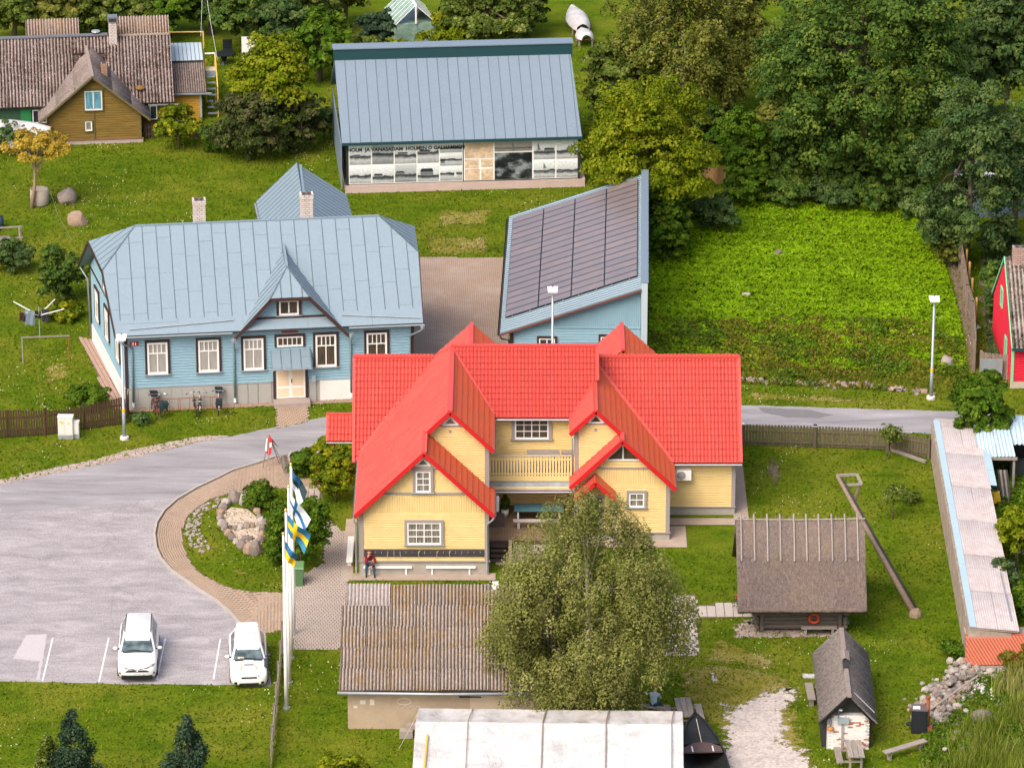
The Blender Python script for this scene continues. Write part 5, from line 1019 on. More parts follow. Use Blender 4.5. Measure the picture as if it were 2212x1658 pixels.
def canvas(pts, name, mat):
    m = MB(); nx = 60; rg = random.Random(1); vs = []; ny = len(pts)
    for j, (y, z) in enumerate(pts):
        for i in range(nx + 1):
            x = tx0 + (tx1 - tx0) * i / nx; f = (i / nx * 3.95) % 1.0; vs.append((x, y, z - .17 * math.sin(math.pi * f) * (0 < j) + rg.uniform(-.008, .008)))
    fs = [(j * (nx + 1) + i, j * (nx + 1) + i + 1, (j + 1) * (nx + 1) + i + 1, (j + 1) * (nx + 1) + i) for j in range(ny - 1) for i in range(nx)]
    m.add(vs, fs); return m.build(name, mat, Te, True)
canvas([(-3.3 + i * .42, 2.98 - (abs(i) * .0) - .10 * 0 - .11 * i) for i in range(8)], 'front_roof', M_canvas) if False else None
yr, zr = 0.0, 3.08; ye, ze = 3.0, 2.28
canvas([(yr - .42 * i, zr - .105 * i) for i in range(9)], 'front_roof', M_canvas); canvas([(yr, zr), (1, 2.82), (2, 2.55), (ye, ze)][::-1], 'back_roof', M_canvasd)
for y, s in ((ye + .02, 1), (yr - 3.4, -1)): B(tx0, tx1, y - .02, y + .02, .0, 2.24).build('side_wall', M_canvas, Te)
for x in (tx0, tx1): MB().prism(Pl((x, 0, 0), (0, 1, 0), (0, 0, 1)), [(-3.36, 0), (3.0, 0), (3.0, 2.24), (0, 3.02), (-3.36, 2.2)], -.02, .02).build('end_wall', M_canvas, Te)
M_tape = plain('brown_tape', (.30, .24, .20), .8, var=.2)
for x, k in ((-3.55, 0), (-.25, 1), (2.55, 1), (5.45, 0)):
    MB().tube([(x + .12, ye, ze + .03), (x + .05, 1.5, 2.70), (x, 0, zr + .02), (x, -1.6, 2.70), (x, -3.36, 2.25)], .035 if k else .025, 6).build('seam_tape', M_tape, Te)
MB().tube([(-5.3, -.9, 2.89), (-5.35, -3.3, 2.28)], .045, 6).build('yellow_strap', plain('yellow_strap', (.65, .38, .04), .6), Te); MB().tube([(-5.85, 2.9, 2.2), (-6.4, 3.2, .9), (-6.8, 3.5, 0)], .014, 5).build('guy_rope', M_rope, Te)
# ================================================================== BOAT
Bo = thing('tarred_boat', 'black tarred wooden boat on land, bow beside the white tent', 'boat', (8.62, -46.5, 0), 4); M_tar = plain('tarred_hull', (.016, .018, .019), .65, var=.3, nscale=4, dirt=((.06, .045, .04), 3, .5)); M_bdeck = plain('brown_boat_deck', (.10, .065, .06), .8, var=.15)
def hw(t): return .98 * (1 - t ** 2.6) ** .62 if t < 1 else 0.0
sec = [i / 14 for i in range(15)]; m = MB(); vs = []
for t_ in sec:
    y = -3.0 + t_ * 8.0; w = max(.02, hw(max(0, (t_ - .35) / .65)) if t_ > .35 else .98); zt = .92 + .38 * max(0, t_ - .5) ** 1.5
    for a in range(-6, 7): th = a / 6 * math.pi / 2; vs.append((w * math.sin(th), y, .12 + (zt - .12) * (1 - math.cos(th) ** 1.6)))
m.add(vs, [(i * 13 + j, i * 13 + j + 1, (i + 1) * 13 + j + 1, (i + 1) * 13 + j) for i in range(14) for j in range(12)]); m.build('hull', M_tar, Bo, True)
m = MB(); vs = []
for i, t_ in enumerate(s for s in sec if s > .62):
    y = -3 + t_ * 8; w = max(.015, hw((t_ - .35) / .65)); zt = .93 + .38 * max(0, t_ - .5) ** 1.5; vs += [(-w, y, zt), (-w * .5, y, zt + .09 * min(1, w)), (0, y, zt + .13 * min(1, w)), (w * .5, y, zt + .09 * min(1, w)), (w, y, zt)]
k = len(vs) // 5; m.add(vs, [(i * 5 + j, i * 5 + j + 1, (i + 1) * 5 + j + 1, (i + 1) * 5 + j) for i in range(k - 1) for j in range(4)]); m.build('fore_deck', M_tar, Bo, True)
m = MB(); m.prism(Pl((0, 1.5, 1.0), (1, 0, 0), (0, 1, .02)), [(-.86, -.25), (.86, -.25), (.82, .25), (.4, .6), (0, .72), (-.4, .6), (-.82, .25)], 0, .06); m.build('hatch_board', M_bdeck, Bo)
for x in (-.5, .42): B(x, x + .06, 1.25, 1.75, 1.06, 1.10).build('cleat', M_white, Bo)
B(-.8, .8, -2.9, 1.25, .3, .35).build('bottom_boards', M_tar, Bo); B(-.85, .85, -.6, -.3, .75, .8).build('thwart', M_tar, Bo); MB().bar((0, 4.3, 1.2), (0, 2.1, 1.13), .03).build('bow_line', M_rope, Bo)
for s in (-1, 1): MB().tube([(s * .98, -3, .93), (s * 1.0, -.2, .94), (s * .97, 1.0, .98), (s * .8, 2.7, 1.03), (s * .45, 4.1, 1.12), (0, 5.0, 1.2)], .045, 6).build('gunwale', M_tar, Bo, True)
# ================================================================== THATCHED HUT
Hu = thing('thatched_hut', 'small log hut under a grey thatched roof with wooden ridge poles and an orange lifebuoy', 'hut', (13.7, -30.2, 0))
M_log = wood('grey_log', (.14, .115, .095), (.27, .23, .195), 0, .9); M_oldw = wood('weathered_wood', (.24, .20, .175), (.42, .37, .33), 1, .9); M_pole = wood('ridge_pole_wood', (.30, .26, .23), (.46, .42, .38), 1, .9)
def thatch_mat():
    t = NT('thatch'); p = t.pos(scale=(16, 5, 5)); n = t.noise(p, 2.2, 6, .8); g = t.noise(t.pos(), .8, 4, .6); c = t.ramp(n, [(.28, (.07, .052, .046)), (.5, (.18, .14, .125)), (.72, (.32, .26, .23))])
    c = t.mix(t.ramp(g, [(.4, 0), (.7, .4)]), c, (.26, .19, .13)); c = t.mix(.6, c, t.ramp(t.noise(t.pos(scale=(2.2, 1, 1)), 4.5, 5, .8), [(.3, .45), (.7, 1.55)]), 'MULTIPLY'); t.bump(n, .9, .07); return t.fin(c, .97, 0, .05)
M_th = thatch_mat()
for i in range(9): 
    z = .28 + i * .21; L = 2.15 + (0.16 if i % 2 else 0.0); MB().tube([(-L, -.08, z), (L, -.08, z)], .115, 8).build('log', M_log, Hu)
    for x in (-2.1, 2.1): MB().tube([(x, -.3 - (.1 if i % 2 == 0 else 0), z + .1), (x, 4.2, z + .1)], .11, 7).build('log', M_log, Hu)
for x in (-1.85, 1.85): MB().bar((x, -.26, .15), (x, -.26, 2.1), .16, .12).build('corner_post', M_log, Hu)
MB().bar((-1.75, -.28, 1.05), (.9, -.28, 1.95), .1, .06).build('brace', M_log, Hu); B(-2.05, 2.05, .1, 4.1, .1, 2.1).build('wall', plain('dark_inside', (.03, .025, .02), .9), Hu)
hz = MB(); prof = [(-1.25, 1.48), (-1.28, 1.62), (-1.12, 1.80), (-.2, 2.62), (.9, 3.62), (1.7, 4.32), (2.05, 4.62), (2.25, 4.66), (2.45, 4.55), (3.2, 3.9), (5.3, 1.8), (5.4, 1.6), (5.2, 1.5), (2.2, 4.2)]
nx = 46; rg = random.Random(5); vs = []
for i in range(nx + 1):
    x = -3.05 + 6.1 * i / nx
    for j, (y, z) in enumerate(prof): vs.append((x + rg.uniform(-.02, .02), y + rg.uniform(-.025, .025), z + rg.uniform(-.02, .02)))
k = len(prof); fs = [(i * k + j, (i + 1) * k + j, (i + 1) * k + (j + 1) % k, i * k + (j + 1) % k) for i in range(nx) for j in range(k)] + [tuple(range(k)), tuple(reversed(range(nx * k, (nx + 1) * k)))]
hz.add(vs, fs); hz.build('thatched_roof', M_th, Hu, True)
# reed stalks standing proud all over the slope
rng = np.random.default_rng(8); n = 5200; s_ = rng.uniform(0, 1, n); xx = rng.uniform(-3.03, 3.03, n); yy = -1.22 + s_ * 3.3; zz = np.interp(yy, [p[0] for p in prof[1:8]], [p[1] for p in prof[1:8]])
V = np.zeros((n, 4, 3)); wd_ = rng.uniform(.012, .03, n); ln = rng.uniform(.12, .3, n); sl = .8
for q, (a, b) in enumerate(((-1, 0), (1, 0), (1, 1), (-1, 1))): V[:, q] = np.c_[xx + a * wd_, yy + b * ln, zz + b * ln * .93 + .05 - b * .05]
me = fast_mesh('reeds', V, 4); me.materials.append(M_th); o = link(bpy.data.objects.new('reeds', me), Hu); stuff(o)
slabc = MB(); vs = [(x + rg.uniform(-.01, .01), y, z) for x in np.linspace(-3.06, 3.06, 30) for y, z in ((.72, 3.50), (1.7, 4.40), (2.07, 4.70), (2.25, 4.75), (2.5, 4.62), (3.1, 4.1))]; slabc.add(vs, [(i * 6 + j, (i + 1) * 6 + j, (i + 1) * 6 + j + 1, i * 6 + j + 1) for i in range(29) for j in range(5)]); slabc.build('ridge_thatch', M_th, Hu, True)
for i in range(10):
    x = -2.8 + i * .615 + rg.uniform(-.04, .04); MB().tube([(x, .5, 3.38), (x + .01, 1.9, 4.66), (x, 2.35, 5.02)], .042, 6).build('ridge_pole', M_pole, Hu); MB().tube([(x + .02, 4.0, 3.3), (x, 2.2, 4.98)], .042, 6).build('ridge_pole', M_pole, Hu)
MB().tube([(-3.1, 2.22, 4.8), (0, 2.22, 4.78), (3.1, 2.22, 4.84)], .035, 6).build('ridge_beam', M_pole, Hu)
m = MB(); n = 24
for i in range(n):
    a0, a1 = 6.2832 * i / n, 6.2832 * (i + 1) / n; m.tube([(.62 + .22 * math.cos(a0), -.3, .78 + .22 * math.sin(a0)), (.62 + .22 * math.cos(a1), -.3, .78 + .22 * math.sin(a1))], .075, 7, False)
tag(m.build('lifebuoy', plain('lifebuoy_orange', (.62, .085, .03), .6, var=.1), None, True), 'orange ring lifebuoy hanging on the log wall of the thatched hut', 'lifebuoy').location = (13.7, -30.2, 0)
soft('hut_footing', [(10.2, -31.2), (12.0, -31.4), (16.4, -31.2), (16.4, -30.2), (11.0, -28.6), (10.2, -29.6)], .010, M_verge, .9, .1, .46, 2.6)
def plank_bench(name, label, x, y, rz, L, mat, w=.35, h=.45, thick=.06, cat='bench', legw=.12):
    b = thing(name, label, cat, (x, y, 0), rz); B(-L / 2, L / 2, -w / 2, w / 2, h - thick, h).build('seat', mat, b)
    for s in (-1, 1): B(s * L * .38 - legw / 2, s * L * .38 + legw / 2, -w * .3, w * .3, 0, h - thick).build('leg', mat, b)
    return b
M_bw = wood('grey_bench_wood', (.27, .23, .20), (.44, .39, .35), 0, .9); M_bwy = wood('grey_bench_plank', (.27, .23, .20), (.44, .39, .35), 1, .9)
plank_bench('plank_bench', 'rough plank bench against the wall under the orange lifebuoy', *G2(1769, 1372), 0, 1.7, M_bw, .28)
M_ger = plain('red_flower', (.55, .03, .05), .7, var=.4)
# ================================================================== SMOKEHOUSE
Sm = thing('smokehouse', 'narrow grey corrugated-roofed smokehouse with a flaking whitewashed brick front', 'smokehouse', (15.12, -42.75, 0), -.8)
B(-1.15, 1.1, .1, 6.3, 0, 1.5).build('wall', M_dark, Sm); MB().prism(Pl((0, 6.3, 0), (1, 0, 0), (0, 0, 1)), [(-1.12, 1.5), (1.1, 1.5), (-.02, 2.65)], 0, 6.1).build('gable_wall', M_dark, Sm)
for i in range(8): MB().prism(wall_plane(0, .18), clip(clip([(-1.1 + i * .275, 1.5), (-.84 + i * .275, 1.5), (-.84 + i * .275, 4), (-1.1 + i * .275, 4)], 1, 1, 2.55), -1, 1, 2.55), 0, .02).build('plank', plain('dark_gable_plank', (.045, .05, .05), .8, var=.3), Sm)
M_smr = (asb_mat('smokehouse_roof', (.17, .148, .14), (.26, .23, .215), (.12, .09, .06), .7, .4, 0, .08), asb_mat('smokehouse_valley_shade', (.018, .016, .016), (.035, .03, .03), (.03, .025, .02), .7, .4, 0, .02))  # near-black valley copy paints the shade between the ribs
ks = 1.08; hs_ = math.hypot(1, ks) * 1.24
s1 = Pl((-1.24, 0, 1.48), (0, -1, 0), (1, 0, ks)); s2 = Pl((1.22, 0, 1.48), (0, 1, 0), (-1, 0, ks))
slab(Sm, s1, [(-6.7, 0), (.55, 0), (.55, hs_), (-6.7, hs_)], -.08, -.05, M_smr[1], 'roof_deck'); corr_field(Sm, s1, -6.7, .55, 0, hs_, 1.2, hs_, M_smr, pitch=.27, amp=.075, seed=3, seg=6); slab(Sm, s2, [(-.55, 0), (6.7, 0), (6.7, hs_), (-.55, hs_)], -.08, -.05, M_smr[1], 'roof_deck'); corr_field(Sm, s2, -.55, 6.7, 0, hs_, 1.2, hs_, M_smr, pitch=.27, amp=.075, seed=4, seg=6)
MB().bar((0, -.58, 2.84), (0, 6.7, 2.84), .2, .08).build('ridge_cap', plain('grey_wood_cap', (.26, .21, .18), .9, var=.2), Sm)
for p, q in (((-.2, 3.3, 2.95), (0, 3.3, 3.08)), ((.2, 3.3, 2.95), (0, 3.3, 3.08))): MB().prism(Pl((0, 3.0, 0), (1, 0, 0), (0, 0, 1)), [(p[0], p[2]), (q[0], q[2]), (q[0], q[2] + .05), (p[0], p[2] + .05)], -.9, 0).build('vent_cover', M_oldw, Sm)
B(-.12, .12, 2.3, 3.0, 2.7, 2.96).build('smoke_vent', M_dark, Sm); MB().bar((.25, .35, 2.62), (1.2, .35, 1.62), .07, .05).build('white_batten', M_white, Sm)
t = NT('flaking_whitewash'); p = t.pos(scale=(1, 1, 1)); c = t.mix(t.ramp(t.rnd(), [(.84, 0), (.88, .9)]), (.70, .68, .66), (.36, .10, .04)); c = t.mix(t.ramp(t.noise(p, 7, 4, .7), [(.62, 0), (.68, .8)]), c, (.40, .16, .09)); M_wbrick = t.fin(c, .9)
B(-.93, .95, -.13, .2, 0, 1.7).build('brick_front', plain('pale_mortar', (.55, .53, .5), .95), Sm)
me_b = MB().box(-.118, .118, -.02, .02, -.033, .033).mesh('wall_brick'); me_b.materials.append(M_wbrick); mats = []
for r in range(22):
    for i in range(8): 
        x = -.81 + i * .245 + (r % 2) * .1 - .05
        if -.84 < x < .86: mats.append(Matrix.Translation((x, -.135 - rg.uniform(0, .008), .05 + r * .076)))
pieces(Sm, 'brick', me_b, mats, 180)
B(-.97, .98, -.45, .3, 1.68, 1.74).build('ledge', M_canvas, Sm) if False else None
B(-.29, -.19, -.22, -.13, 0, 1.45).build('post', M_gtrim, Sm); B(-.45, .05, -.3, -.12, 1.35, 1.62).build('wash_basin', plain('steel_basin', (.38, .46, .52), .3, .4), Sm); downpipe(Sm, [(-.44, -.2, 1.3), (-.45, -.2, 2.0), (-.42, -.3, 2.08), (-.3, -.34, 2.06)], .02, M_zinc, 'tap_pipe'); B(-.42, -.28, -.36, -.24, 2.02, 2.1).build('lamp', M_white, Sm)
MB().lathe((-.78, -.28, 1.0), [(.05, 0), (.14, .06), (.15, .14), (.05, .2)], 10).build('orange_pot', plain('orange_pot', (.55, .18, .03), .6), Sm, True); MB().tube([(-.78, -.28, 1.2), (-.78, -.2, 1.5)], .02, 5).build('pot_handle', M_dark, Sm)
m = MB(); m.tube([(.86 + .07 * math.cos(a * 1.7), -.2 - .03 * math.sin(a), 1.75 - a * .085) for a in np.linspace(0, 12, 60)], .016, 5); m.build('hose', M_rope, Sm)
MB().tube([(-.8, -.22, 1.3), (-.8, -.22, 1.62)], [.07, .07], 8).build('bottle', M_flash, Sm)
def picnic_table(name, label, x, y, rz, ln=1.9, top=3, benches=(-1, 1)):
    t_ = thing(name, label, 'picnic table', (x, y, 0), rz)
    for i in range(top): B(-.36 + i * .25, -.13 + i * .25, -ln / 2 + rg.uniform(-.06, .06), ln / 2 + rg.uniform(-.06, .06), .70, .75).build('table_plank', M_bwy, t_)
    for s in benches: B(s * .72 - .15, s * .72 + .15, -ln / 2 + .1, ln / 2 - .1, .41, .46).build('bench_plank', M_bwy, t_)
    for y_ in (-ln * .32, ln * .32): B(-.85 if -1 in benches else -.3, .85 if 1 in benches else .3, y_ - .04, y_ + .04, .34, .41).build('bearer', M_bwy, t_); B(-.3, -.2, y_ - .05, y_ + .05, 0, .7).build('leg', M_bwy, t_); B(.2, .3, y_ - .05, y_ + .05, 0, .7).build('leg', M_bwy, t_)
    return t_
picnic_table('picnic_table', 'weathered plank picnic table in front of the whitewashed brick wall', *G2(1846, 1622, .6), 2, 1.75, 3, (-1,))
picnic_table('picnic_table', 'weathered plank picnic table between the white tent and the black boat', *G2(1478, 1528, .7), 4, 2.0, 3)
plank_bench('plank_bench', 'short pale plank bench standing along the left side of the smokehouse', *G2(1750, 1493, .4), 92, 1.75, M_bwy if False else M_bw, .36)
tag(B(-.35, .35, -.2, .2, 0, .05).build('board_stack', M_canvas), 'small pale board lying beside the left wall of the smokehouse', 'board').location = (*G2(1750, 1460), 0)
plank_bench('plank_bench', 'long grey plank bench leading up to the black smoker cabinet', *G2(1955, 1612, .4), 33, 2.3, M_bw, .34)
smk = thing('smoker_cabinet', 'tall black steel smoker cabinet with a white lid plate beside a rusty flue', 'smoker', (*G2(1985, 1578), 0), -4); M_bsteel = plain('black_steel', (.02, .025, .03), .5, .3); M_rust = plain('rust', (.24, .075, .03), .85, var=.3, nscale=6)
B(-.36, .36, -.3, .3, .0, 1.15).build('cabinet', M_bsteel, smk); B(-.38, .38, -.32, .32, 1.15, 1.2).build('top', plain('warm_top', (.12, .09, .09), .6), smk); B(-.3, .02, -.2, .05, 1.2, 1.23).build('lid_plate', M_white, smk); B(-.30, .30, -.33, -.3, .1, 1.05).build('door', M_bsteel, smk); MB().lathe((-.42, 0, .35), [(.18, -.03), (.18, .03)], 12).build('wheel', M_bsteel, smk)
fl = thing('rusty_flue', 'rust brown steel flue pipe standing right of the black smoker cabinet', 'flue', (*G2(2003, 1580), 0)); MB().tube([(0, 0, 0), (0, 0, 1.75)], .085, 10).build('pipe', M_rust, fl, True); MB().lathe((0, 0, 1.72), [(.13, 0), (.13, .06)], 10).build('cap', M_rust, fl); B(-.18, .2, -.18, .18, 0, .32).build('firebox', M_rust, fl)
# ================================================================== WELL SWEEP
Ws = thing('well_sweep', 'tall leaning timber well sweep pole behind the thatched hut', 'well sweep', (19.25, -28.44, 0))
tip = Vector((16.05 - 19.25, -21.5 + 28.44 - .5, 5.0)); M_swp = wood('sweep_pole', (.22, .16, .12), (.36, .28, .22), 0, .9)
tip = Vector(G(1808, 1026, 5.6)) - Vector((19.25, -28.44, 0))
MB().tube([(0, 0, .1), tip * .5, tip], [.17, .13, .085], 9).build('pole', M_swp, Ws, True); MB().tube([(.1, .1, .25), tip * .5 + Vector((.1, .05, .12)), tip * .97 + Vector((.12, 0, .1))], [.09, .08, .05], 7).build('lashed_pole', M_dark, Ws, True)
a = tip * .86; b2 = tip + Vector((.95, .2, -.05)); MB().bar(tip, b2, .1).build('fork_bar', M_pole, Ws); MB().bar(tip * .93, b2 - (tip * .07) , .1).build('fork_bar', M_pole, Ws); MB().bar(b2 + Vector((0, 0, .05)), b2 - tip * .07, .1).build('fork_bar', M_pole, Ws); MB().bar(b2 - tip * .05, b2 - tip * .05 + Vector((-.35, -.2, -1.35)), .1).build('fork_post', M_swp, Ws)
MB().lathe((.05, -.05, 0), [(.34, 0), (.3, .2), (.18, .35)], 9).build('weight_stone', plain('brown_rock', (.25, .18, .12), .9, var=.3, fine=.4), Ws)
# ================================================================== SHEDS AT THE RIGHT
Ls = thing('long_shed', 'long narrow shed with peeling whitish sheet roof running along the right edge of the lawn', 'shed', (21.5, -9.0, 0)); 
M_wsh = plain('peeling_white_sheet', (.41, .375, .38), .8, var=.16, nscale=1.5, dirt=((.30, .20, .17), 1.8, .8), fine=.25); M_bsh = plain('blue_flashing', (.36, .50, .58), .6, var=.1, dirt=((.5, .5, .5), 4, .4)); M_oldwall = plain('old_board_wall', (.30, .24, .19), .9, var=.3, nscale=3, dirt=((.55, .5, .45), 2, .6))
Lx = lambda y: -.02 * y * 0 + (.02 + y * .013)
SL = 25.2
m = MB(); m.hexa([(.1, 0, 0), (2.1, 0, 0), (2.1 - .3, -SL, 0), (.1 - .32, -SL, 0), (.1, 0, 1.95), (2.1, 0, 1.7), (2.1 - .3, -SL, 1.7), (.1 - .32, -SL, 1.95)]); m.build('wall', M_oldwall, Ls)
WLs = Pl((.1 - 0, 0, 0), (-.0125, -1, 0), (0, 0, 1)); planks(Ls, Pl((.1, 0, 0), (-.0127, -1, 0), (0, 0, 1)), [(0, 0), (SL, 0), (SL, 1.92), (0, 1.92)], .17, M_oldwall, 90, 'wall_board', .02, .01)
pls = Pl((-.12, -SL, 2.02), (1, 0, -.09), (.0127, 1, 0)); a_sl = [(0, 0), (2.25, 0), (2.25, SL), (0, SL)]
slab(Ls, pls, a_sl, -.08, -.02, M_oldwall, 'roof_deck')
def ridge_sheet(name, w, l, mat, n, amp): return corr_sheet(name, w, l, mat, w / n, amp, 4)
mm = ridge_sheet('shed_sheet', 1.0, 4.24, M_wsh, 9, .013); mats = []
for j in range(6):
    for i in range(2): mats.append(pls.mat(.26 + .5 + i * .99 + rg.uniform(-.02, .02), 2.1 + j * 4.2, rg.uniform(0, .015)) @ Matrix.Rotation(rg.uniform(-.008, .008), 4, 'Z'))
pieces(Ls, 'roof_sheet', mm, mats, 60)
for j in range(14): MB().boxp(pls, -.05, .27, j * 1.8, j * 1.8 + 1.78, .03, .05).build('edge_flashing', M_bsh, Ls)
for j in range(4): MB().boxp(pls, 2.24, 2.62, 17.3 + j * 1.95, 19.2 + j * 1.95, .0, .02).build('edge_flashing', M_bsh, Ls)
MB().bar(pls.P(2.0, 1, .06), pls.P(1.9, 6.5, .06), .05).build('loose_pole', M_flash, Ls); MB().bar(pls.P(0, SL + .05, .08), pls.P(2.2, SL + .05, .06), .14, .08).build('end_flashing', M_wsh, Ls)
Rg = thing('red_shed_end', 'low lean-to with salmon red diagonal boards at the near end of the long shed', 'shed', (21.2, -34.3, 0)); M_salm = plain('salmon_board', (.50, .135, .075), .8, var=.12, nscale=1.5, dirt=((.33, .12, .07), 2, .4))
B(0, 6, .12, 1.6, 0, 1.35).build('wall', M_oldwall, Rg); rp_ = Pl((-.05, -.42, .35), (1, 0, 0), (0, .42, .9)); slab(Rg, rp_, [(0, 0), (6, 0), (6, 1.4), (0, 1.4)], -.06, -.01, plain('backing_dark', (.16, .05, .03), .9), 'backing'); planks(Rg, rp_, [(0, 0), (6, 0), (6, 1.38), (0, 1.38)], .135, M_salm, -58, 'diagonal_board', .012, .04, .018)
B(-.05, 6, .18, .3, 1.58, 1.64).build('cap_board', M_salm, Rg); B(0, 6, -.5, -.3, 0, .3).build('footing', M_stone, Rg)
Bs = thing('blue_lean_to', 'open shelter with pale blue corrugated roof joined to the right side of the long shed', 'shelter', (23.6, -9.4, 0)); M_bcor = plain('pale_blue_corrugated', (.36, .50, .58), .55, .1, var=.12, nscale=1.5, dirt=((.28, .13, .09), 2.2, .5))
pb2 = Pl((.0, -3.7, 1.72), (1, 0, 0), (0, 1, .12)); me2 = ridge_sheet('blue_sheet', .92, 3.9, M_bcor, 5, .04); pieces(Bs, 'roof_sheet', me2, [pb2.mat(.5, 1.95, .0), pb2.mat(1.4, 1.95, .02) @ Matrix.Rotation(.02, 4, 'Z')], 5)
pb3 = Pl((1.9, -2.2, 1.8), (1, 0, 0), (0, 1, .15)); pieces(Bs, 'roof_sheet', ridge_sheet('blue_sheet', .92, 2.9, M_bcor, 4, .045), [pb3.mat(.45 + i * .92, 1.4, .03 * (i % 2)) for i in range(5)], 5)
for p in ((.15, -3.6), (1.85, -3.6), (4.4, -2.1), (.3, -.2), (4.4, .2)): B(p[0] - .06, p[0] + .06, p[1] - .06, p[1] + .06, 0, 1.72).build('post', M_bw, Bs)
B(0, 6, .2, .4, 0, 1.9).build('back_wall', M_dark, Bs); B(.0, 2.0, -3.75, -3.66, 1.58, 1.72).build('eave_beam', M_bw, Bs)
tag(MB().box(-.9, .9, -.4, .4, .1, .75).build('covered_trailer', plain('dark_tarp', (.025, .03, .03), .6)), 'dark covered trailer parked under the pale blue shelter roof', 'trailer').location = (26.3, -11.3, 0)
wb = thing('wheelbarrow', 'yellow wheelbarrow tipped up against the long shed', 'wheelbarrow', (*G2(2151, 1092), 0), 20); M_ylw = plain('barrow_yellow', (.68, .42, .01), .5)
m = MB(); m.add([(-.3, 0, .1), (.3, 0, .1), (.22, .1, .75), (-.22, .1, .75), (-.22, -.14, .2), (.22, -.14, .2), (.16, -.06, .66), (-.16, -.06, .66)], [(4, 5, 6, 7), (0, 4, 7, 3), (1, 2, 6, 5), (0, 1, 5, 4), (3, 7, 6, 2)]); m.build('tray', M_ylw, wb); MB().lathe((0, .1, .95), [(.15, -.03), (.15, .03)], 12).build('wheel', M_bsteel, wb)
for s in (-1, 1): MB().tube([(s * .2, .12, 0), (s * .12, .14, .9)], .02, 6).build('handle', M_flash, wb)
lp = thing('leaning_planks', 'bundle of dark planks leaning under the blue shelter edge', 'planks', (*G2(2165, 1082), 0)); 
for i in range(5): MB().bar((.1 * i, 0, .02), (.1 * i - .2, .5, 1.5), .1, .03).build('plank', M_bw if i % 2 else M_black, lp)
# ================================================================== RED HOUSE AT THE EDGE
Rh = thing('red_house', 'crimson boarded house with mint trim and lichen-spotted roof at the right edge', 'house', (26.6, .5, 0), 2); M_crim = plain('crimson_board', (.60, .012, .035), .7, var=.08); M_mint = plain('mint_trim', (.20, .55, .32), .7)
m = MB(); m.prism(Pl((.02, 7.4, 0), (0, -1, 0), (0, 0, 1)), [(0, 0), (7.38, 0), (7.38, 2.5), (4.2, 5.4), (3.2, 5.4), (0, 2.5)], -7, 0); m.build('wall', M_crim, Rh)
planks(Rh, wall_plane(0, 0), [(.1, .4), (6, .4), (6, 2.45), (.1, 2.45)], .14, M_crim); B(-.03, 6, -.06, 0, 0, .38).build('plinth', plain('pale_plinth', (.45, .38, .30), .9, var=.2), Rh); MB().boxp(wall_plane(0, 0), -.02, .13, .38, 2.5, 0, .085).build('corner_board', M_mint, Rh)
WR = Pl((0, 7.4, 0), (0, -1, 0), (0, 0, 1)); planks(Rh, WR, [(.05, .4), (7.35, .4), (7.35, 2.55), (4.2, 5.4), (3.2, 5.4), (.05, 2.55)], .14, M_crim)
window(Rh, WR, 3.0, 3.7, 3.1, 4.2, [(1, 1)], M_glass, M_mint, None, bw=.09); window(Rh, WR, 5.2, 5.9, 1.0, 2.2, [(1, 1)], M_glass, M_mint, None, bw=.09)
M_lich = (asb_mat('lichen_roof', (.38, .33, .31), (.62, .55, .53), (.05, .035, .02), .45, .9, 0, .9), asb_mat('lichen_valley_shade', (.16, .12, .10), (.40, .34, .31), (.04, .025, .015), .36, 1.0, 0, .9)); pr1 = slope('F', 0, -.45, 2.45, .86); lr = math.hypot(1, .86) * 4.2; slab(Rh, pr1, [(-.02, 0), (6.5, 0), (6.5, lr), (-.02, lr)], -.09, -.05, M_lich[1], 'roof_deck'); corr_field(Rh, pr1, .0, 6.5, 0, lr, 1.1, 1.75, M_lich, pitch=.2, amp=.05, seed=9)  # valley copy: lichen spots over painted trough shade
pr2 = slope('B', 0, 7.9, 2.45, .86); slab(Rh, pr2, [(-6.5, 0), (.02, 0), (.02, lr), (-6.5, lr)], -.08, 0, M_lich[0], 'rear_roof'); B(-.05, 6.5, -.5, -.42, 2.3, 2.46).build('eave_board', M_dkteal, Rh)
for p, q in (((-.06, -.45, 2.42), (-.06, 3.75, 6.03)), ((-.06, 7.9, 2.42), (-.06, 3.75, 6.03))): MB().bar(p, q, .05, .14).build('barge_board', M_mint, Rh)
chimney(Rh, .75, 3.6, 5.6, 6.7, .8, .5, plain('pink_brick', (.40, .26, .22), .9, var=.3, nscale=6), False)
# ================================================================== RED TILED SHELTER LEFT OF THE YELLOW HOUSE
Rs = thing('gate_shelter', 'small red tiled shelter roof on dark red posts left of the yellow house', 'shelter', (-8.75, -11.6, 0), world=False)
pf_ = Pl((-.65, -.55, 2.2), (1, 0, 0), (0, .707, .707)); slab(Rs, pf_, [(0, 0), (1.5, 0), (1.5, 1.5), (0, 1.5)], -.08, -.01, M_barge, 'roof_deck'); pieces(Rs, 'roof_tile', tA, tile_field(pf_, [(0, 0), (1.5, 0), (1.5, 1.5), (0, 1.5)], TW, TL), 60)
pg_ = Pl((.85, 1.57, 2.2), (-1, 0, 0), (0, -.707, .707)); slab(Rs, pg_, [(0, 0), (1.5, 0), (1.5, 1.5), (0, 1.5)], -.08, .02, M_red, 'rear_roof'); MB().bar((-.68, .51, 3.28), (.86, .51, 3.28), .2, .08).build('ridge_cap', M_redtrim, Rs); MB().bar((-.66, -.55, 2.2), (-.66, .51, 3.26), .1, .1).build('verge_trim', M_redtrim, Rs); gutter(Rs, (-.68, -.62, 2.16), (.86, -.62, 2.16), M_zinc, .05)
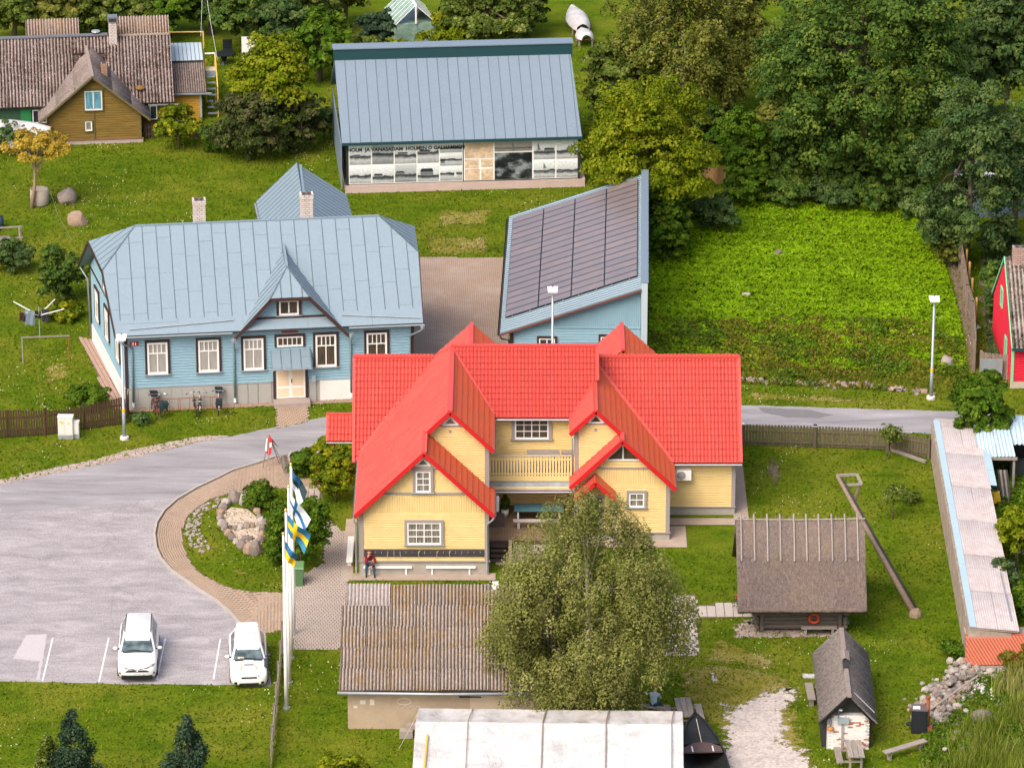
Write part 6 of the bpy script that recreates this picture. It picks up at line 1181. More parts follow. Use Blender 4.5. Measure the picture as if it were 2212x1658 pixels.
for x, y in ((-.4, -.2), (-.4, 1.2)): B(x - .07, x + .07, y - .07, y + .07, 0, 2.6).build('post', M_barge, Rs)
# ================================================================== THINGS FAR BEHIND
Gh = thing('greenhouse', 'small pitched glass greenhouse among the bushes behind the barn', 'greenhouse', (*G2(898, 92), 0), 12); t = NT('old_glasshouse'); M_ghg = t.fin(t.ramp(t.noise(t.pos(), 3, 4, .6), [(.3, (.13, .22, .18)), (.7, (.30, .42, .36))]), .25, 0, .6)
m = MB(); m.box(-1.3, 1.3, -.05, 3.5, 0, 1.3); m.build('glass_wall', M_ghg, Gh)
for s in (-1, 1):
    pl = Pl((s * 1.35, 0, 1.25), (0, s, 0), (-s, 0, .95)); x0, x1 = (-.1, 3.6) if s > 0 else (-3.6, .1)
    for i in range(6): MB().boxp(pl, x0 + i * .617, x0 + i * .617 + .58, 0, 1.85, 0, .02).build('pane', M_ghg, Gh)
    for i in range(7): MB().boxp(pl, x0 + i * .617 - .03, x0 + i * .617, 0, 1.86, -.01, .04).build('glazing_bar', M_white, Gh)
MB().bar((0, -.1, 2.56), (0, 3.6, 2.56), .14, .08).build('ridge_bar', M_white, Gh); MB().bar((0, -.12, 1.3), (0, -.12, 2.55), .1).build('post', M_white, Gh)
def wrapped(name, label, x, y, rz, L, w, h, mat):
    o_ = thing(name, label, 'wrapped boat', (x, y, 0), rz); m = MB(); n = 10; vs = []
    for i in range(n + 1):
        t_ = i / n; ww = w * (.25 + .75 * math.sin(math.pi * min(1, t_ * .9 + .1)) ** .8); hh = h * (.75 + .25 * math.sin(3 * t_ + .4))
        for j in range(7): a = math.pi * j / 6; vs.append((ww * math.cos(a), L * (t_ - .5), .55 + hh * math.sin(a) ** .8 + rg.uniform(-.03, .03)))
    m.add(vs, [(i * 7 + j, (i + 1) * 7 + j, (i + 1) * 7 + j + 1, i * 7 + j + 1) for i in range(n) for j in range(6)]); m.build('cover', mat, o_, True)
    for y_ in (-L * .3, L * .3): B(-w * .9, w * .9, y_ - .05, y_ + .05, .45, .53).build('bearer', M_rust, o_); 
    for y_ in (-L * .3, L * .3):
        for s in (-1, 1): B(s * w * .7 - .05, s * w * .7 + .05, y_ - .05, y_ + .05, 0, .45).build('leg', M_oldw, o_)
    return o_
wrapped('wrapped_boat', 'long white wrapped boat on trestles standing on the far lawn', *G2(1247, 62), 8, 4.6, .75, .55, M_canvas); wrapped('wrapped_boat', 'shorter white wrapped dinghy nearest the barn on the far lawn', *G2(1262, 95), 8, 2.0, .6, .4, M_canvas)
bt = wrapped('covered_boat', 'boat under a white tarpaulin on a trailer at the left edge', *G2(18, 322), 75, 5.6, 1.25, 1.3, M_canvas)
MB().tube([(-1.2, -2.6, .5), (1.2, -2.6, .5)], .05, 6).build('trailer_beam', M_bsteel, bt); B(-1.1, 1.1, -2.5, 2.5, .35, .62).build('hull', plain('boat_teal', (.02, .07, .09), .4), bt)
tw_ = thing('white_screen', 'white fabric screen panel partly behind the yellow-green tree', 'screen', (*G2(573, 128), 0)); B(-1.5, 1.3, 0, .05, .3, 1.5).build('panel', M_white, tw_); B(-1.45, -1.35, -.02, .07, 0, .3).build('leg', M_white, tw_); B(1.15, 1.25, -.02, .07, 0, .3).build('leg', M_white, tw_)
gt = thing('garden_table', 'round black garden table beside the yellow stair frame', 'garden table', (*G2(484, 138), 0)); MB().lathe((0, 0, .66), [(.62, 0), (.64, .04)], 18).build('top', M_bsteel, gt); MB().lathe((0, 0, 0), [(.3, 0), (.12, .2), (.3, .66)], 8).build('base', M_bsteel, gt)
gc = thing('garden_chair', 'black garden chair behind the round black table', 'garden chair', (*G2(493, 122), 0), 10); B(-.3, .3, -.3, .3, .38, .44).build('seat', M_bsteel, gc); B(-.3, .3, .26, .32, .44, 1.05).build('backrest', M_bsteel, gc)
for sx in (-1, 1):
    for sy in (-1, 1): B(sx * .26 - .03, sx * .26 + .03, sy * .26 - .03, sy * .26 + .03, 0, .38).build('leg', M_bsteel, gc)
fr_ = thing('mossy_outbuilding', 'small building with a mossy roof at the top edge of the picture', 'outbuilding', (*G2(600, -8), 0)); MB().prism(Pl((0, -1.2, 1.6), (1, 0, 0), (0, .9, .45)), [(-1.8, 0), (1.8, 0), (1.8, 3), (-1.8, 3)], 0, .1).build('roof', M_asbo[0], fr_); B(-1.6, 1.6, -.9, 2, 0, 1.7).build('wall', M_oldwall, fr_)
M_cab0 = plain('pale_roof', (.5, .52, .55), .6); bh = thing('hidden_shed', 'grey shed with a pale roof edge hidden behind the right-hand trees', 'shed', (*G2(2128, 470), 0)); B(-1.6, 2.8, 0, 3, 0, 2.6).build('wall', plain('slate_blue_wall', (.10, .14, .18), .7), bh); MB().prism(Pl((0, -.3, 2.6), (1, 0, 0), (0, .97, .2)), [(-1.9, 0), (3.1, 0), (3.1, .9), (-1.9, .9)], 0, .12).build('roof', M_cab0, bh)
rf = thing('reed_screen', 'brown reed mat screen standing at the top left of the clover plot', 'screen', (*G2(1541, 398), 0), 4); m = MB(); vs = []
for i in range(13): x = -.72 + i * .12; vs += [(x, .06 * math.sin(i * .7), .12 * (abs(i - 7) > 3)), (x, .05 * math.sin(i * .7), 1.02 + .12 * abs(i - 6) / 6)]
m.add(vs, [(2 * i, 2 * i + 2, 2 * i + 3, 2 * i + 1) for i in range(12)]); m.add([v + Vector((0, .03, 0)) for v in m.v], [(2 * i + 1, 2 * i + 3, 2 * i + 2, 2 * i) for i in range(12)]); m.build('mat', wood('reed_mat', (.26, .15, .06), (.40, .26, .12), 2, .9, 1.5), rf)
for x in (-.7, .7): MB().tube([(x, .05, 0), (x, .05, 1.15)], .03, 6).build('stake', M_oldw, rf)
# ================================================================== STREET LAMPS
def lamp(label, x, y):
    L = thing('street_lamp', label, 'street lamp', (x, y, 0), group='street lamps along the road'); MB().lathe((0, 0, 0), [(.24, 0), (.24, .14), (.2, .18)], 14).build('foot', plain('lamp_foot', (.55, .53, .5), .9), L)
    MB().lathe((0, 0, .12), [(.1, 0), (.09, 1.4), (.075, 1.42), (.055, 5.35)], 12).build('pole', M_lampp, L, True); MB().lathe((0, 0, 1.55), [(.092, 0), (.092, .18)], 12).build('yellow_band', M_ylw, L); B(-.05, .05, -.05, .05, 5.4, 5.62).build('neck', M_white, L)
    MB().prism(Pl((0, -.35, 5.62), (1, 0, 0), (0, 1, .12)), [(-.25, 0), (.25, 0), (.28, .62), (-.28, .62)], 0, .07).build('lamp_head', M_white, L); B(-.02, .02, .15, .19, 5.75, 5.85).build('sensor', M_bsteel, L); return L
M_lampp = plain('lamp_grey', (.36, .41, .45), .45, .4)
lamp('grey street lamp in front of the left corner of the blue house', *G2(269, 948)); lamp('grey street lamp standing before the solar shed', 2.15, .35); lamp('grey street lamp at the edge of the clover plot', *G2(2011, 861))
# ================================================================== FLAGS
M_fp = plain('flagpole_white', (.78, .77, .76), .4); M_gold = plain('gold_finial', (.75, .52, .18), .35, .6)
fb, fk, fw, fy, fsb = plain('flag_blue', (.015, .12, .30), .7), plain('flag_black', (.008, .03, .04), .7), plain('flag_white', (.72, .75, .78), .7), plain('flag_yellow', (.80, .48, .005), .7), plain('flag_sky_blue', (.02, .17, .30), .7)
def flagpole(label, x, y): 
    P_ = thing('flagpole', label, 'flagpole', (x, y, 0), group='white flagpoles in a row'); MB().lathe((0, 0, 0), [(.10, 0), (.085, 2.5), (.045, 8.7)], 12).build('pole', M_fp, P_, True); MB().lathe((0, 0, 0), [(.16, 0), (.16, .08)], 10).build('base', M_flash, P_); MB().ball((0, 0, 8.78), .075).build('finial', M_gold, P_, True); MB().tube([(.12, -.02, 1), (.075, -.02, 8.6)], .008, 4).build('halyard', M_rope, P_)
def flag(label, x, y, z1, hoist, fly, droop, pat, seed, sway=.25, curl=0.0):
    m = MB(); nx, ny = 20, 14; rg = random.Random(seed); vs = []
    for i in range(nx + 1):
        s = i / nx
        for j in range(ny + 1):
            t_ = j / ny; ang = droop * (1 - .25 * (1 - t_)); X = fly * s * math.cos(ang) * (1 - curl * s * t_); Z = -fly * s * math.sin(ang) - hoist * t_ * (1 - .35 * s)
            vs.append((x + .06 + X, y + sway * math.sin(s * 6 + t_ * 2.2 + seed) * s ** .7 * .9, z1 + Z + .03 * math.sin(s * 9 + seed)))
    for i in range(nx):
        for j in range(ny): m.add([], []); m.f.append((i * (ny + 1) + j, i * (ny + 1) + j + 1, (i + 1) * (ny + 1) + j + 1, (i + 1) * (ny + 1) + j)); m.m.append(pat((i + .5) / nx, (j + .5) / ny))
    m.v = [Vector(v) for v in vs]; o = m.build('flag', [fb, fk, fw, fy, fsb], None, True); tag(o, label, 'flag'); return o
FX = -10.35
for y, l in ((-38.69, 'nearest'), (-36.02, 'second nearest'), (-33.28, 'third'), (-30.64, 'farthest')): flagpole({'nearest': 'white flagpole nearest to the viewer, flying the blue and yellow flag', 'second nearest': 'white flagpole with the blue flag bearing a yellow cross', 'third': 'white flagpole with the white flag bearing a blue cross', 'farthest': 'white flagpole farthest back, with the blue black and white flag'}[l], FX, y)
flag('blue over yellow flag drooping from the nearest flagpole', FX, -38.69, 8.4, .75, .95, 1.2, lambda s, t: 0 if t < .5 else 3, 1, .2)
flag('blue flag with yellow cross on the second flagpole', FX, -36.02, 8.55, .9, 1.5, 1.05, lambda s, t: 3 if (.28 < s < .45 or .38 < t < .62) else 4, 2, .25)
flag('white flag with blue cross hanging from the third flagpole', FX, -33.28, 8.5, .8, 1.7, 1.3, lambda s, t: 0 if (.26 < s < .42 or .40 < t < .62) else 2, 3, .22)
flag('blue black and white striped flag on the farthest flagpole', FX, -30.64, 8.5, .9, 1.3, 1.33, lambda s, t: (0 if t < .33 else 1 if t < .66 else 2) if s < .55 else (2 if t > .5 else 1), 4, .3)
# ================================================================== FENCES
M_fen = wood('dark_brown_picket', (.065, .035, .016), (.12, .07, .035), 2, .85); M_fen2 = wood('green_grey_picket', (.12, .095, .06), (.22, .18, .12), 2, .9); M_fen3 = wood('grey_tall_board', (.21, .16, .125), (.33, .27, .22), 2, .9)
def fence(label, pts, h, w, gap, mat, round_top=False, rails=(.25, .75), posts=2.4, front=-1, hvar=0, name='picket_fence', postmat=None, cap=False, sag=None):
    F_ = thing(name, label, 'fence', (pts[0][0], pts[0][1], 0), world=True); d_ = 0
    for k in range(len(pts) - 1):
        p, q = Vector((*pts[k], 0)), Vector((*pts[k + 1], 0)); L = (q - p).length; u = (q - p) / L; pl = Pl(p, u, (0, 0, 1)); n = int(L / (w + gap)); 
        for i in range(n):
            x = (i + .5) * L / n; hh = h + rg.uniform(-hvar, hvar) + (sag(d_ + x) if sag else 0); x0, x1 = x - w / 2, x + w / 2; b0 = .06
            poly = [(x0, b0), (x1, b0), (x1, hh - w * .55), (x1 - w * .2, hh - w * .12), (x, hh), (x0 + w * .2, hh - w * .12), (x0, hh - w * .55)] if round_top else [(x0, b0), (x1, b0), (x1, hh - .02), (x, hh), (x0, hh - .02)]
            MB().prism(pl, poly, .02, .042).build('picket', mat, F_)
        for r in rails: MB().boxp(pl, 0, L, h * r - .04, h * r + .04, front * .045 if front < 0 else .043, .019 if front < 0 else .08).build('rail', mat, F_)
        m_ = max(1, round(L / posts))
        for i in range(m_ + 1):
            x = L * i / m_; MB().boxp(pl, x - .07, x + .07, 0, h + .03, -.14 if front < 0 else .05, -.046 if front < 0 else .2).build('post', postmat or mat, F_)
            if cap: MB().boxp(pl, x - .1, x + .1, h + .03, h + .07, -.02, .22).build('post_cap', M_white, F_)
        d_ += L
    return F_
fence('dark brown picket fence running from the left edge to the street lamp', [G2(-60, 950), G2(100, 940), G2(266, 916)], 1.45, .095, .035, M_fen, posts=2.0, sag=lambda d: .12 * math.sin(d * .9), hvar=.02); 
fence('dark brown end panel of the picket fence beside the blue house corner', [G2(274, 915), G2(278, 893)], 1.35, .095, .03, M_fen)
fence('scalloped grey-green picket fence along the road behind the lawn', [G2(1603, 962), G2(1760, 966), G2(1917, 972)], 1.22, .13, .028, M_fen2, True, (.22, .72), 3.9, 1, .012, cap=True); fence('lower picket fence section slanting down to the long shed', [G2(1920, 974), G2(2008, 990)], 1.15, .12, .025, M_fen2, True, (.25, .75), 3, 1, .01)
tag(MB().bar((*G2(1908, 968), .1), (*G2(2000, 1001), .1), .14, .14).build('timber_beam', M_oldw), 'squared timber lying in the grass below the slanting fence', 'timber')
fence('tall grey board fence between the clover plot and the red house', [G2(2077, 585), G2(2092, 680), G2(2104, 715), G2(2108, 800)], 1.75, .16, .006, M_fen3, False, (.2, .85), 2.5, 1, .04, name='board_fence')
fence('tall grey board gate fence joining the red house', [G2(2117, 815), G2(2179, 822)], 1.5, .17, .006, M_fen3, False, (.2, .85), 3, -1, .02, name='board_fence'); tag(B(-.6, .6, -.03, .03, .35, 1.3).build('sheet_panel', M_flash), 'blue grey metal sheet leaning on the board gate fence', 'metal sheet').location = (*G2(2140, 824), 0)
fence('low dark picket fence beside the mossy house gable', [G2(313, 298), G2(348, 296), G2(460, 300)], .9, .1, .05, wood('old_low_picket', (.14, .09, .07), (.22, .16, .13), 2, .9), posts=2)
for i, (u, v) in enumerate(((2075, 520), (2084, 548), (2092, 577), (2101, 610), (2114, 647))): pass
M_post = wood('new_fence_post', (.34, .19, .05), (.48, .30, .10), 2, .85)
for i, (u, v) in enumerate(((2086, 600), (2092, 628), (2098, 664), (2107, 706))):
    o = MB().tube([(0, 0, 0), (.02, 0, 1.75)], .065, 8).build('fence_post', M_post, None, True); o.location = (*G2(u, v), 0); tag(o, 'new yellowish round post beside the tall board fence, %s' % ('farthest of the four', 'second farthest', 'second nearest', 'nearest the road')[i], 'post', 'new round fence posts along the board fence'); o2 = sheet('post_footing', densify([(o.location.x + .3 * math.cos(a), o.location.y + .35 * math.sin(a)) for a in np.linspace(0, 5.8, 12)], .2, .03), .014, M_gravel)
pl_ = thing('leaning_poles', 'bundle of slender poles leaning at the far end of the board fence', 'poles', (*G2(2072, 560), 0))
for i in range(7): MB().tube([(-.8 + i * .18, -.3, 0), (.3 + i * .08, .4, 1.9 + .2 * (i % 3))], .03, 6).build('pole', M_post if i % 2 else M_oldw, pl_)
wf = thing('sloped_fence', 'leaning grey plank fence along the right side of the car park', 'fence', (*G2(607, 1390), 0), world=True); a_, b_ = Vector(G(610, 1388)), Vector(G(583, 1662))
dd = (b_ - a_); 
for i in range(6):
    p = a_ + dd * i / 6; q = a_ + dd * (i + .96) / 6
    for z in (.25, .62, .95): MB().bar(p + Vector((.05, 0, z)), q + Vector((.05, 0, z + rg.uniform(-.08, .05))), .04, .17).build('plank', M_oldw if (i + int(z * 4)) % 3 else M_fen3, wf)
    MB().bar(p, p + Vector((0, 0, 1.15)), .1).build('post', M_fen3, wf)
# ================================================================== BOXES, BIN, SIGN
M_cab = plain('cabinet_grey', (.60, .59, .56), .6, var=.05)
def cabinet(label, u, v, w, d, h):
    c_ = thing('electric_cabinet', label, 'electric cabinet', (*G2(u, v), 0), -2); B(-w / 2, w / 2, -d / 2, d / 2, .22, h).build('body', M_cab, c_); B(-w / 2 - .02, w / 2 + .02, -d / 2 - .02, d / 2 + .02, h, h + .05).build('lid', M_cab, c_); B(-w / 2 - .01, w / 2 + .01, -d / 2 - .01, d / 2 + .01, 0, .22).build('base', M_flash, c_)
    n = 2 if w > .6 else 1
    for i in range(n): B(-w / 2 + .03 + i * w / n, -w / 2 - .03 + (i + 1) * w / n, -d / 2 - .02, -d / 2, .28, h - .04).build('door', M_cab, c_)
    return c_
c_ = cabinet('large pale electric cabinet with yellow warning stickers before the brown fence', 143, 945, .78, .4, 1.2); B(-.28, -.08, -.225, -.221, .92, .99).build('sticker', M_ylw, c_); B(-.2, -.12, -.225, -.221, .83, .89).build('sticker', M_ylw, c_); B(.12, .22, -.225, -.221, .85, .93).build('sticker', M_ylw, c_)
cabinet('small pale electric cabinet beside the larger one', 165, 944, .33, .3, .88)
wb_ = thing('wheelie_bin', 'green wheeled rubbish bin beside the flagpoles', 'bin', (*G2(642, 1262), 0), 0); M_binG = plain('bin_green', (.075, .16, .065), .6, var=.05)
m = MB(); m.hexa([(-.28, -.3, .06), (.28, -.3, .06), (.28, .3, .06), (-.28, .3, .06), (-.34, -.36, .98), (.34, -.36, .98), (.34, .36, .98), (-.34, .36, .98)]); m.build('body', M_binG, wb_); m = MB(); m.hexa([(-.36, -.4, .98), (.36, -.4, .98), (.36, .38, .98), (-.36, .38, .98), (-.33, -.36, 1.06), (.33, -.36, 1.06), (.33, .36, 1.10), (-.33, .36, 1.10)]); m.build('lid', plain('bin_lid', (.12, .24, .10), .55), wb_); 
for s in (-1, 1): MB().lathe((0, 0, 0), [(.1, -.03), (.1, .03)], 12).build('wheel', M_bsteel, wb_).matrix_local = Matrix.Translation((s * .28, .3, .1)) @ Matrix.Rotation(R(90), 4, 'Y')
tp = thing('tripod_sign', 'red and white sign draped on a wooden tripod at the path edge', 'sign', (-12.35, -10.3, 0)); M_sred = plain('sign_cloth_red', (.50, .015, .025), .7)
apex = Vector((-.1, .1, 1.75))
for f in ((-.45, -.25, 0), (-.15, -.5, 0), (.6, .15, 0), (.42, .35, 0)): MB().bar(f, apex, .035).build('leg', M_oldw, tp)
MB().bar((.6, .15, .03), (.42, .35, .03), .03).build('foot_bar', M_oldw, tp); MB().bar((-.45, -.25, .03), (-.15, -.5, .03), .03).build('foot_bar', M_oldw, tp)
m = MB(); m.add([(-.3, -.13, .95), (.0, -.28, .85), (.07, .0, 1.5), (-.1, .1, 1.78), (-.24, 0, 1.5), (-.12, -.2, .7)], [(0, 5, 1, 2, 3, 4)]); m.add([v + Vector((.01, .03, 0)) for v in m.v], [(4, 3, 2, 1, 5, 0)]); m.build('red_panel', M_sred, tp)
m = MB(); m.add([(-.06, -.24, 1.18), (.04, -.20, 1.18), (.05, -.14, 1.42), (-.06, -.18, 1.42)], [(0, 1, 2, 3)]); m.add([(-.3, -.16, .98), (-.2, -.2, .96), (-.16, -.06, 1.66), (-.22, -.02, 1.55)], [(0, 1, 2, 3)]); m.add([v + Vector((0, .015, 0)) for v in m.v], [(3, 2, 1, 0), (7, 6, 5, 4)]); m.build('white_panel', M_white, tp); m = MB(); m.add([(.0, 0, 1.5), (.35, .22, 1.05), (.38, .3, .95), (-.1, .12, 1.76)], [(0, 1, 2, 3), (3, 2, 1, 0)]); m.build('brown_flap', plain('flap_brown', (.14, .03, .03), .8), tp)
# ================================================================== STONES
def rock_mesh(seed, sx, sy, sz, mat, sub=2):
    import bmesh
    bm = bmesh.new(); bmesh.ops.create_icosphere(bm, subdivisions=sub, radius=1); rg = random.Random(seed); dirs = [(Vector((rg.gauss(0, 1), rg.gauss(0, 1), rg.gauss(0, 1))).normalized(), rg.uniform(.62, .95)) for _ in range(9)]
    for v in bm.verts:
        for d, k in dirs:
            e = v.co.dot(d)
            if e > k: v.co -= d * (e - k)
        v.co = Vector((v.co.x * sx, v.co.y * sy, max(-.35, v.co.z) * sz))
    me = bpy.data.meshes.new('rock'); bm.to_mesh(me); bm.free(); me.materials.append(mat); return me
def stone_mat(name, c, c2, sp=(.4, .36, .33)):
    t = NT(name); p = t.pos(); n = t.noise(p, 1.3, 6, .7); c_ = t.ramp(n, [(.3, c), (.7, c2)]); c_ = t.mix(t.math('MULTIPLY', t.rnd(), .5), c_, sc(c, .6)); c_ = t.mix(t.ramp(t.noise(p, 12, 3, .7), [(.6, 0), (.7, .5)]), c_, sp); t.bump(n, .4, .05); return t.fin(c_, .95, 0, .15)
M_rk1 = stone_mat('granite', (.17, .14, .125), (.30, .25, .22)); M_rk2 = stone_mat('limestone', (.28, .245, .215), (.46, .415, .38), (.2, .16, .13)); M_rkc = stone_mat('pale_cobble', (.26, .225, .19), (.40, .35, .31)); M_rk3 = stone_mat('warm_rock', (.26, .175, .125), (.40, .29, .22))
def rock(name, label, u, v, s, mat, seed, cat='boulder', rz=0, group=None):
    o = link(bpy.data.objects.new(name, rock_mesh(seed, *s, mat, 3))); o.location = (*G2(u, v), s[2] * .3); o.rotation_euler = (0, 0, R(rz)); return tag(o, label, cat, group)
rock('boulder', 'big brown-grey boulder beside the concrete well ring', 144, 436, (.62, .55, .72), M_rk1, 21, rz=20); rock('boulder', 'wedge shaped reddish boulder nearest the blue house roof', 168, 483, (.7, .5, .66), M_rk3, 5, rz=-10)
rock('boulder', 'pale pinkish boulder among the weeds left of the right street lamp foot', 2046, 790, (.35, .3, .55), M_rk2, 8); rock('stone', 'small flat stone in the middle of the clover plot', 1680, 548, (.32, .3, .2), M_rk1, 9, 'stone'); rock('stone', 'pale angular stone on the clover left side', 1613, 640, (.3, .22, .2), M_rk2, 10, 'stone'); rock('stone', 'whitish stone right of centre in the clover', 1828, 672, (.24, .2, .12), M_rk2, 11, 'stone')
wr = thing('well_ring', 'round concrete well ring used as a planter beside the small yellow tree', 'planter', (*G2(86, 441), 0)); M_cring = plain('well_concrete', (.34, .29, .24), .9, var=.2, nscale=2, fine=.3)
MB().lathe((0, 0, 0), [(.52, 0), (.55, .1), (.55, .95), (.47, .97), (.46, .8)], 22).build('ring', M_cring, wr, True); MB().lathe((0, 0, .75), [(.46, 0), (.46, .04)], 18).build('soil', plain('ochre_soil', (.36, .22, .06), .95, var=.3, nscale=8), wr)
# boat-shaped ring of stones filled with sand
sandp = PX((478, 1110), (500, 1096), (535, 1100), (562, 1125), (570, 1150), (560, 1172), (545, 1185), (520, 1183), (500, 1165), (484, 1140)); sheet('sand_bed', sandp, .03, M_sand)
SR = thing('stone_ring', 'boat shaped ring of rounded boulders around pale sand', 'stone ring', (*G2(522, 1150), 0), world=True); meshes = [rock_mesh(100 + i, .30, .26, .34, (M_rk1, M_rk2, M_rk1, M_rk3)[i % 4]) for i in range(8)]
ringpts = [(505, 1083, 1.3), (525, 1087, 1.2), (545, 1098, .8), (556, 1108, 1.0), (560, 1120, .8), (566, 1132, 1.2), (568, 1146, 1.0), (566, 1158, .9), (562, 1170, .9), (556, 1182, .8), (552, 1195, 1.4), (536, 1193, 1.2), (522, 1183, 1.1), (510, 1172, .8), (500, 1164, .9), (493, 1154, .9), (486, 1145, 1.0), (480, 1134, 1.0), (476, 1122, .9), (476, 1110, 1.0), (482, 1100, 1.0), (488, 1090, 1.1), (496, 1084, .9), (534, 1178, .9), (508, 1143, .6), (518, 1143, .7), (533, 1139, .85), (546, 1138, .75), (497, 1142, .6), (554, 1136, .6)]
for i, (u, v, s) in enumerate(ringpts):
    o = bpy.data.objects.new('stone', meshes[i % 8]); o.parent = SR; COL.objects.link(o); p = G(u, v); o.matrix_local = TM[SR.name].inverted() @ (Matrix.Translation((p.x, p.y, .1 * s)) @ Matrix.Rotation(i * 1.3, 4, 'Z') @ Matrix.Diagonal((s * .94, s * .88, s * (1.25 if i in (10, 11, 0, 1) else .85), 1)))
o = bpy.data.objects.new('flat_stone', rock_mesh(77, .42, .3, .16, M_rk1)); o.parent = SR; COL.objects.link(o); p = G(534, 1165); o.matrix_local = TM[SR.name].inverted() @ Matrix.Translation((p.x, p.y, .06))
# bedded pebbles left of the ring
pb = thing('cobble_patch', 'loose pale cobbles bedded in the lawn left of the stone ring', 'cobbles', (*G2(430, 1150), 0), world=True); me_c = rock_mesh(55, .085, .07, .06, M_rkc, 1); poly = PX((470, 1078), (490, 1080), (440, 1110), (432, 1150), (455, 1185), (440, 1195), (412, 1180), (400, 1150), (405, 1122), (430, 1092)); rng = np.random.default_rng(5); X, Y_ = scatter(430, poly, rng=rng)
pieces(pb, 'cobble', me_c, [Matrix.Translation((a, b, .02)) @ Matrix.Rotation(rg.uniform(0, 6), 4, 'Z') @ Matrix.Scale(rg.uniform(.6, 1.6), 4) for a, b in zip(X, Y_)], 250)
# rubble wall at the lower right and along the plot
def rubble(name, label, pts, n, spread, hmax, s0, s1, mats_, seed, limit=140):
    T_ = thing(name, label, 'stone heap', (*pts[0], 0), world=True); rg = random.Random(seed); ms = [rock_mesh(seed * 10 + i, .3, .26, .22, mats_[i % len(mats_)], 1) for i in range(6)]; out = [[] for _ in ms]
    for i in range(n):
        t_ = rg.random() * (len(pts) - 1); k = int(t_); f = t_ - k; x = pts[k][0] * (1 - f) + pts[k + 1][0] * f; y = pts[k][1] * (1 - f) + pts[k + 1][1] * f; w = rg.gauss(0, spread); z = max(0, hmax * (1 - abs(w) / (spread * 2.2))) * rg.random()
        out[i % 6].append(Matrix.Translation((x + w, y + rg.gauss(0, spread * .6), z)) @ Matrix.Rotation(rg.uniform(0, 6), 4, 'Z') @ Matrix.Rotation(rg.uniform(-.4, .4), 4, 'X') @ Matrix.Scale(rg.uniform(s0, s1), 4))
    for me_, mm_ in zip(ms, out): pieces(T_, 'stone', me_, mm_, limit // 6)
rubble('stone_heap', 'tumbled heap of pale field stones running down from the salmon red shed', PX((2105, 1432), (2085, 1455), (2075, 1478), (2050, 1500), (2025, 1522), (2010, 1550)), 330, .58, .45, .3, 1.0, [M_rk2, M_rk1, M_rk2, M_rk3, M_rk1], 7, 240); rubble('stone_heap', 'scattered stones among the tall grass at the lower right', PX((2125, 1425), (2180, 1445), (2130, 1480), (2090, 1540), (2060, 1590)), 60, 1.0, .2, .4, 1.2, [M_rk1, M_rk2], 8, 60)
rubble('dry_stone_edge', 'broken row of old stones along the road edge of the clover plot', PX((1603, 822), (1700, 826), (1800, 832), (1900, 836), (2000, 850)), 85, .28, .15, .3, .9, [M_rk1, M_rk3], 9, 85); rock('boulder', 'dark boulder among weeds near the rubble at lower right', 2120, 1560, (.6, .5, .5), M_rk1, 33)
tag(MB().tube([(*G2(2008, 1545), .3), (*G2(2110, 1497), .9)], .05, 6).build('timber_pole', M_pole), 'thin grey pole lying across the stone heap', 'pole')
# ================================================================== GARDEN THINGS AT THE LEFT
dr_ = thing('clothes_dryer', 'rotary clothes dryer hung with dark washing on the left lawn', 'clothes dryer', (*G2(86, 727), 0)); MB().tube([(0, 0, 0), (0, 0, 1.75)], .03, 8).build('pole', M_zinc, dr_); M_wh2 = plain('white_arm', (.7, .7, .7), .5)
for a, L in ((2.7, 1.6), (.9, 1.3), (-.3, 1.5), (4.2, 1.1)): MB().bar((0, 0, 1.25), (L * math.cos(a), L * math.sin(a), 1.8), .045).build('arm', M_wh2, dr_)
for i, (x, z, w, h, c) in enumerate(((-.9, 1.0, .3, .5, (.05, .02, .02)), (-.5, .75, .55, .85, (.16, .22, .28)), (-.05, 1.1, .35, .4, (.015, .015, .02)), (.35, .85, .4, .75, (.03, .03, .04)))):
    m = MB(); vs = []
    for a in range(7):
        for b in range(5): vs.append((x + w * a / 6 - w / 2, -.25 + .1 * i + .05 * math.sin(a * 1.8 + b), z + h - h * b / 4 + .02 * math.sin(a)))
    m.add(vs, [(a * 5 + b, a * 5 + b + 1, (a + 1) * 5 + b + 1, (a + 1) * 5 + b) for a in range(6) for b in range(4)]); o = m.build('washing', plain('cloth', c, .9, var=.3, nscale=6), None, True); o.location = dr_.location; tag(o, ['dark red garment hanging leftmost on the rotary dryer', 'grey-blue patterned dress hanging on the rotary dryer', 'small black garment on the rotary dryer', 'charcoal garment hanging rightmost on the rotary dryer'][i], 'washing')
cf = thing('carpet_frame', 'rusty pipe carpet beating frame on the left lawn', 'carpet frame', (*G2(100, 783), 0), 5); 
for x in (-1.25, 1.25): MB().tube([(x, 0, 0), (x, 0, 1.5)], .035, 8).build('post', M_rust if x > 0 else M_gtrim, cf)
MB().bar((-1.32, 0, 1.5), (1.32, 0, 1.52), .07).build('cross_bar', M_oldw, cf)
sw = thing('timber_swing', 'pale timber swing frame cut off by the left edge', 'swing', (*G2(8, 520), 0), 4); MB().bar((-1.2, 0, .75), (1.1, 0, .85), .08).build('rail', M_oldw, sw); MB().bar((-1.2, -1, .45), (1.15, -1, .55), .08).build('rail', M_oldw, sw); B(-.8, .35, -1.0, .6, .05, .1).build('platform', M_fen3, sw); MB().bar((.9, 0, .8), (.95, -.9, .5), .05).build('brace', M_oldw, sw)
for x_, y_ in ((-1.1, 0), (1.0, 0), (-1.1, -1), (1.0, -1)): MB().bar((x_, y_, 0), (x_, y_, .75 if y_ == 0 else .5), .07).build('leg', M_oldw, sw)
